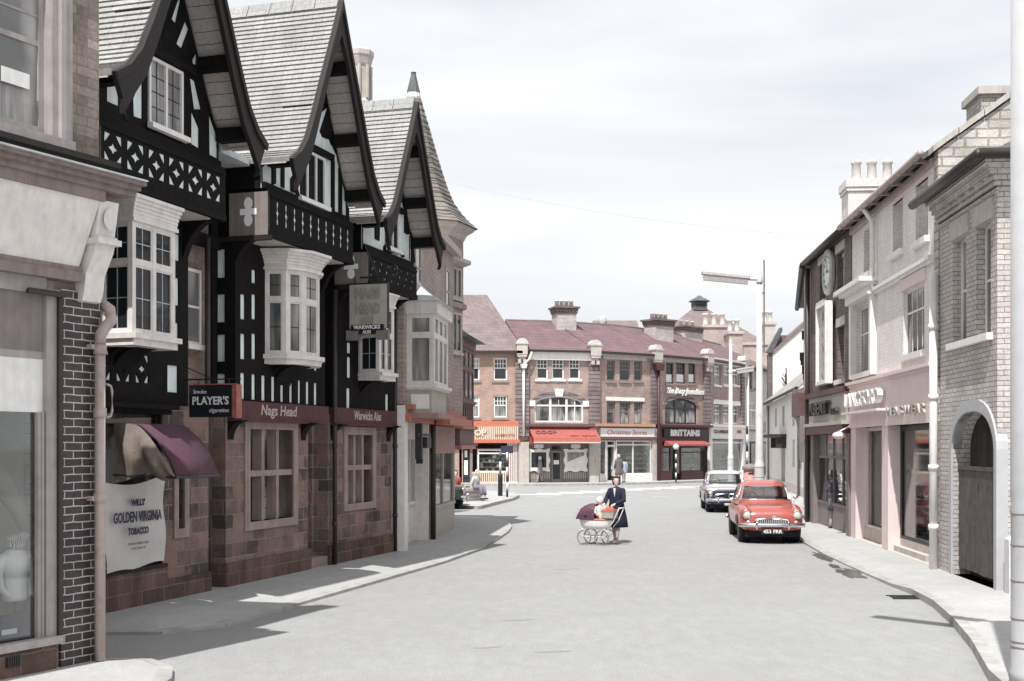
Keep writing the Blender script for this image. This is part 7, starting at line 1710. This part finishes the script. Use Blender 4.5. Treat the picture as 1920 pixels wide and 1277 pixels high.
b=MB(); b.loft([[(-.13,-.15,0),(.13,-.15,0),(.13,.15,0),(-.13,.15,0)],[(-.16,-.18,.17),(.16,-.18,.17),(.16,.18,.17),(-.16,.18,.17)]]); b.build('basket_body',MT['sign_cream'],bag)
b=MB(); b.box(-.165,.165,-.185,.185,.16,.2); b.sphere((.05,.0,.22),.07,10,6); b.sphere((-.07,.06,.21),.06,10,6); b.build('basket_goods',MT['orange_red'],bag)
td=thing('toddler','small child in a white bonnet sitting up in the pram behind its hood','person',loc=(2.13,29.7,.62),rot=R(20)); td['category']='child'; td.name='person'
b=MB(); b.smooth=True
Vv,Ff=skin_mesh([Vector(p) for p in ((0,0,.02),(0,0,.18),(0,0,.3),(0,0,.34),(-.1,0,.28),(-.16,-.06,.18),(-.12,-.14,.12),(-.10,-.17,.11),(-.12,-.17,.11),(-.14,-.16,.11),(.1,0,.28),(.16,-.06,.18),(.12,-.14,.12),(.10,-.17,.11),(.12,-.17,.11),(.14,-.16,.11),(-.06,-.12,.02),(.06,-.12,.02))],[(0,1),(1,2),(2,3),(2,4),(4,5),(5,6),(6,7),(6,8),(6,9),(2,10),(10,11),(11,12),(12,13),(12,14),(12,15),(0,16),(0,17)],[.09,.085,.06,.035,.04,.03,.02,.008,.008,.008,.04,.03,.02,.008,.008,.008,.05,.05],1)
b.add(Vv,Ff); b.sphere((0,-.01,.44),.078,16,12,.95,1.05,1.12); b.sphere((0,-.092,.43),.012,8,6); b.mat(1)
for s in (-1,1): b.sphere((s*.026,-.082,.45),.009,6,5)
b.build('body',[MT['skin'],MT['shoe_dark']],td)
b=MB(); b.smooth=True; b.sphere((0,.012,.455),.09,16,12,1,1,1.1); b.build('bonnet',MT['scarf_white'],td)
b=MB(); b.smooth=True; b.loft([ell3(0,.0,.11,.1,18),ell3(0,.16,.105,.095,18),ell3(0,.28,.1,.08,18),ell3(0,.34,.05,.05,18)]); b.tube([(-.1,0,.29),(-.165,-.05,.19),(-.13,-.12,.13)],.04,8); b.tube([(.1,0,.29),(.165,-.05,.19),(.13,-.12,.13)],.04,8); b.build('jacket',MT['top_pale'],td)
x,y=G(1012,904.5); person('woman in a white headscarf and grey coat walking past the first wavy shop window',(x,y-.3,.12),R(-80),1.6,'coat_grey',.55,scarf='scarf_white',feet=((-.08,.18),(.08,-.18)))
x,y=G(1148,903); person('man in a pale grey jacket standing in the open doorway of the white fascia shop',(x,y+.3,.12),R(170),1.68,'cardigan',.75,trousers='trouser_grey',hair='hair_brown')
x,y=G(1160,905); person('tall person in a long dark coat seen from behind outside the white fascia shop',(x,y,.12),R(190),1.72,'coat_dark',.45,hair='hair_grey')
x,y=G(1170,904.5); person('woman in a pale blue cardigan and pale skirt beside the long dark coat',(x,y,.12),R(200),1.52,'cardigan',.62,hair='hair_brown',flare=.9)
person('person with pale headscarf, pale top and mauve trousers sitting on the planter edge',(-1.55,51.0,.12+.46),R(50),1.62,'top_pale',seated=True,trousers='skirt_mauve',scarf='scarf_white',shoe='shoe_dark',lean=R(14),leg='stocking')
person('dark haired person in a red top sitting further round the stone planter',(-2.35,50.3,.12+.46),R(20),1.6,'top_red',seated=True,trousers='coat_navy',hair='hair_brown',lean=R(10))
p=W4.p(W4.u(1564,.15),.15); person('dark haired woman in a dark floral dress in the doorway of the M.BENT shop',(p[0],p[1],.12),R(120),1.6,'dress_floral',.5,hair='hair_brown',flare=.85)
# groups of look-alikes
for o in COL.objects:
    if o.parent is None:
        n=o.name.split('.')[0]
        g={'street_lamp':'concrete street lamps','parked_car':'cars standing in the street','brick_shop':'shops of the far curved terrace','chimney_stack':'chimney stacks behind the terrace'}.get(n)
        if g: o['group']=g
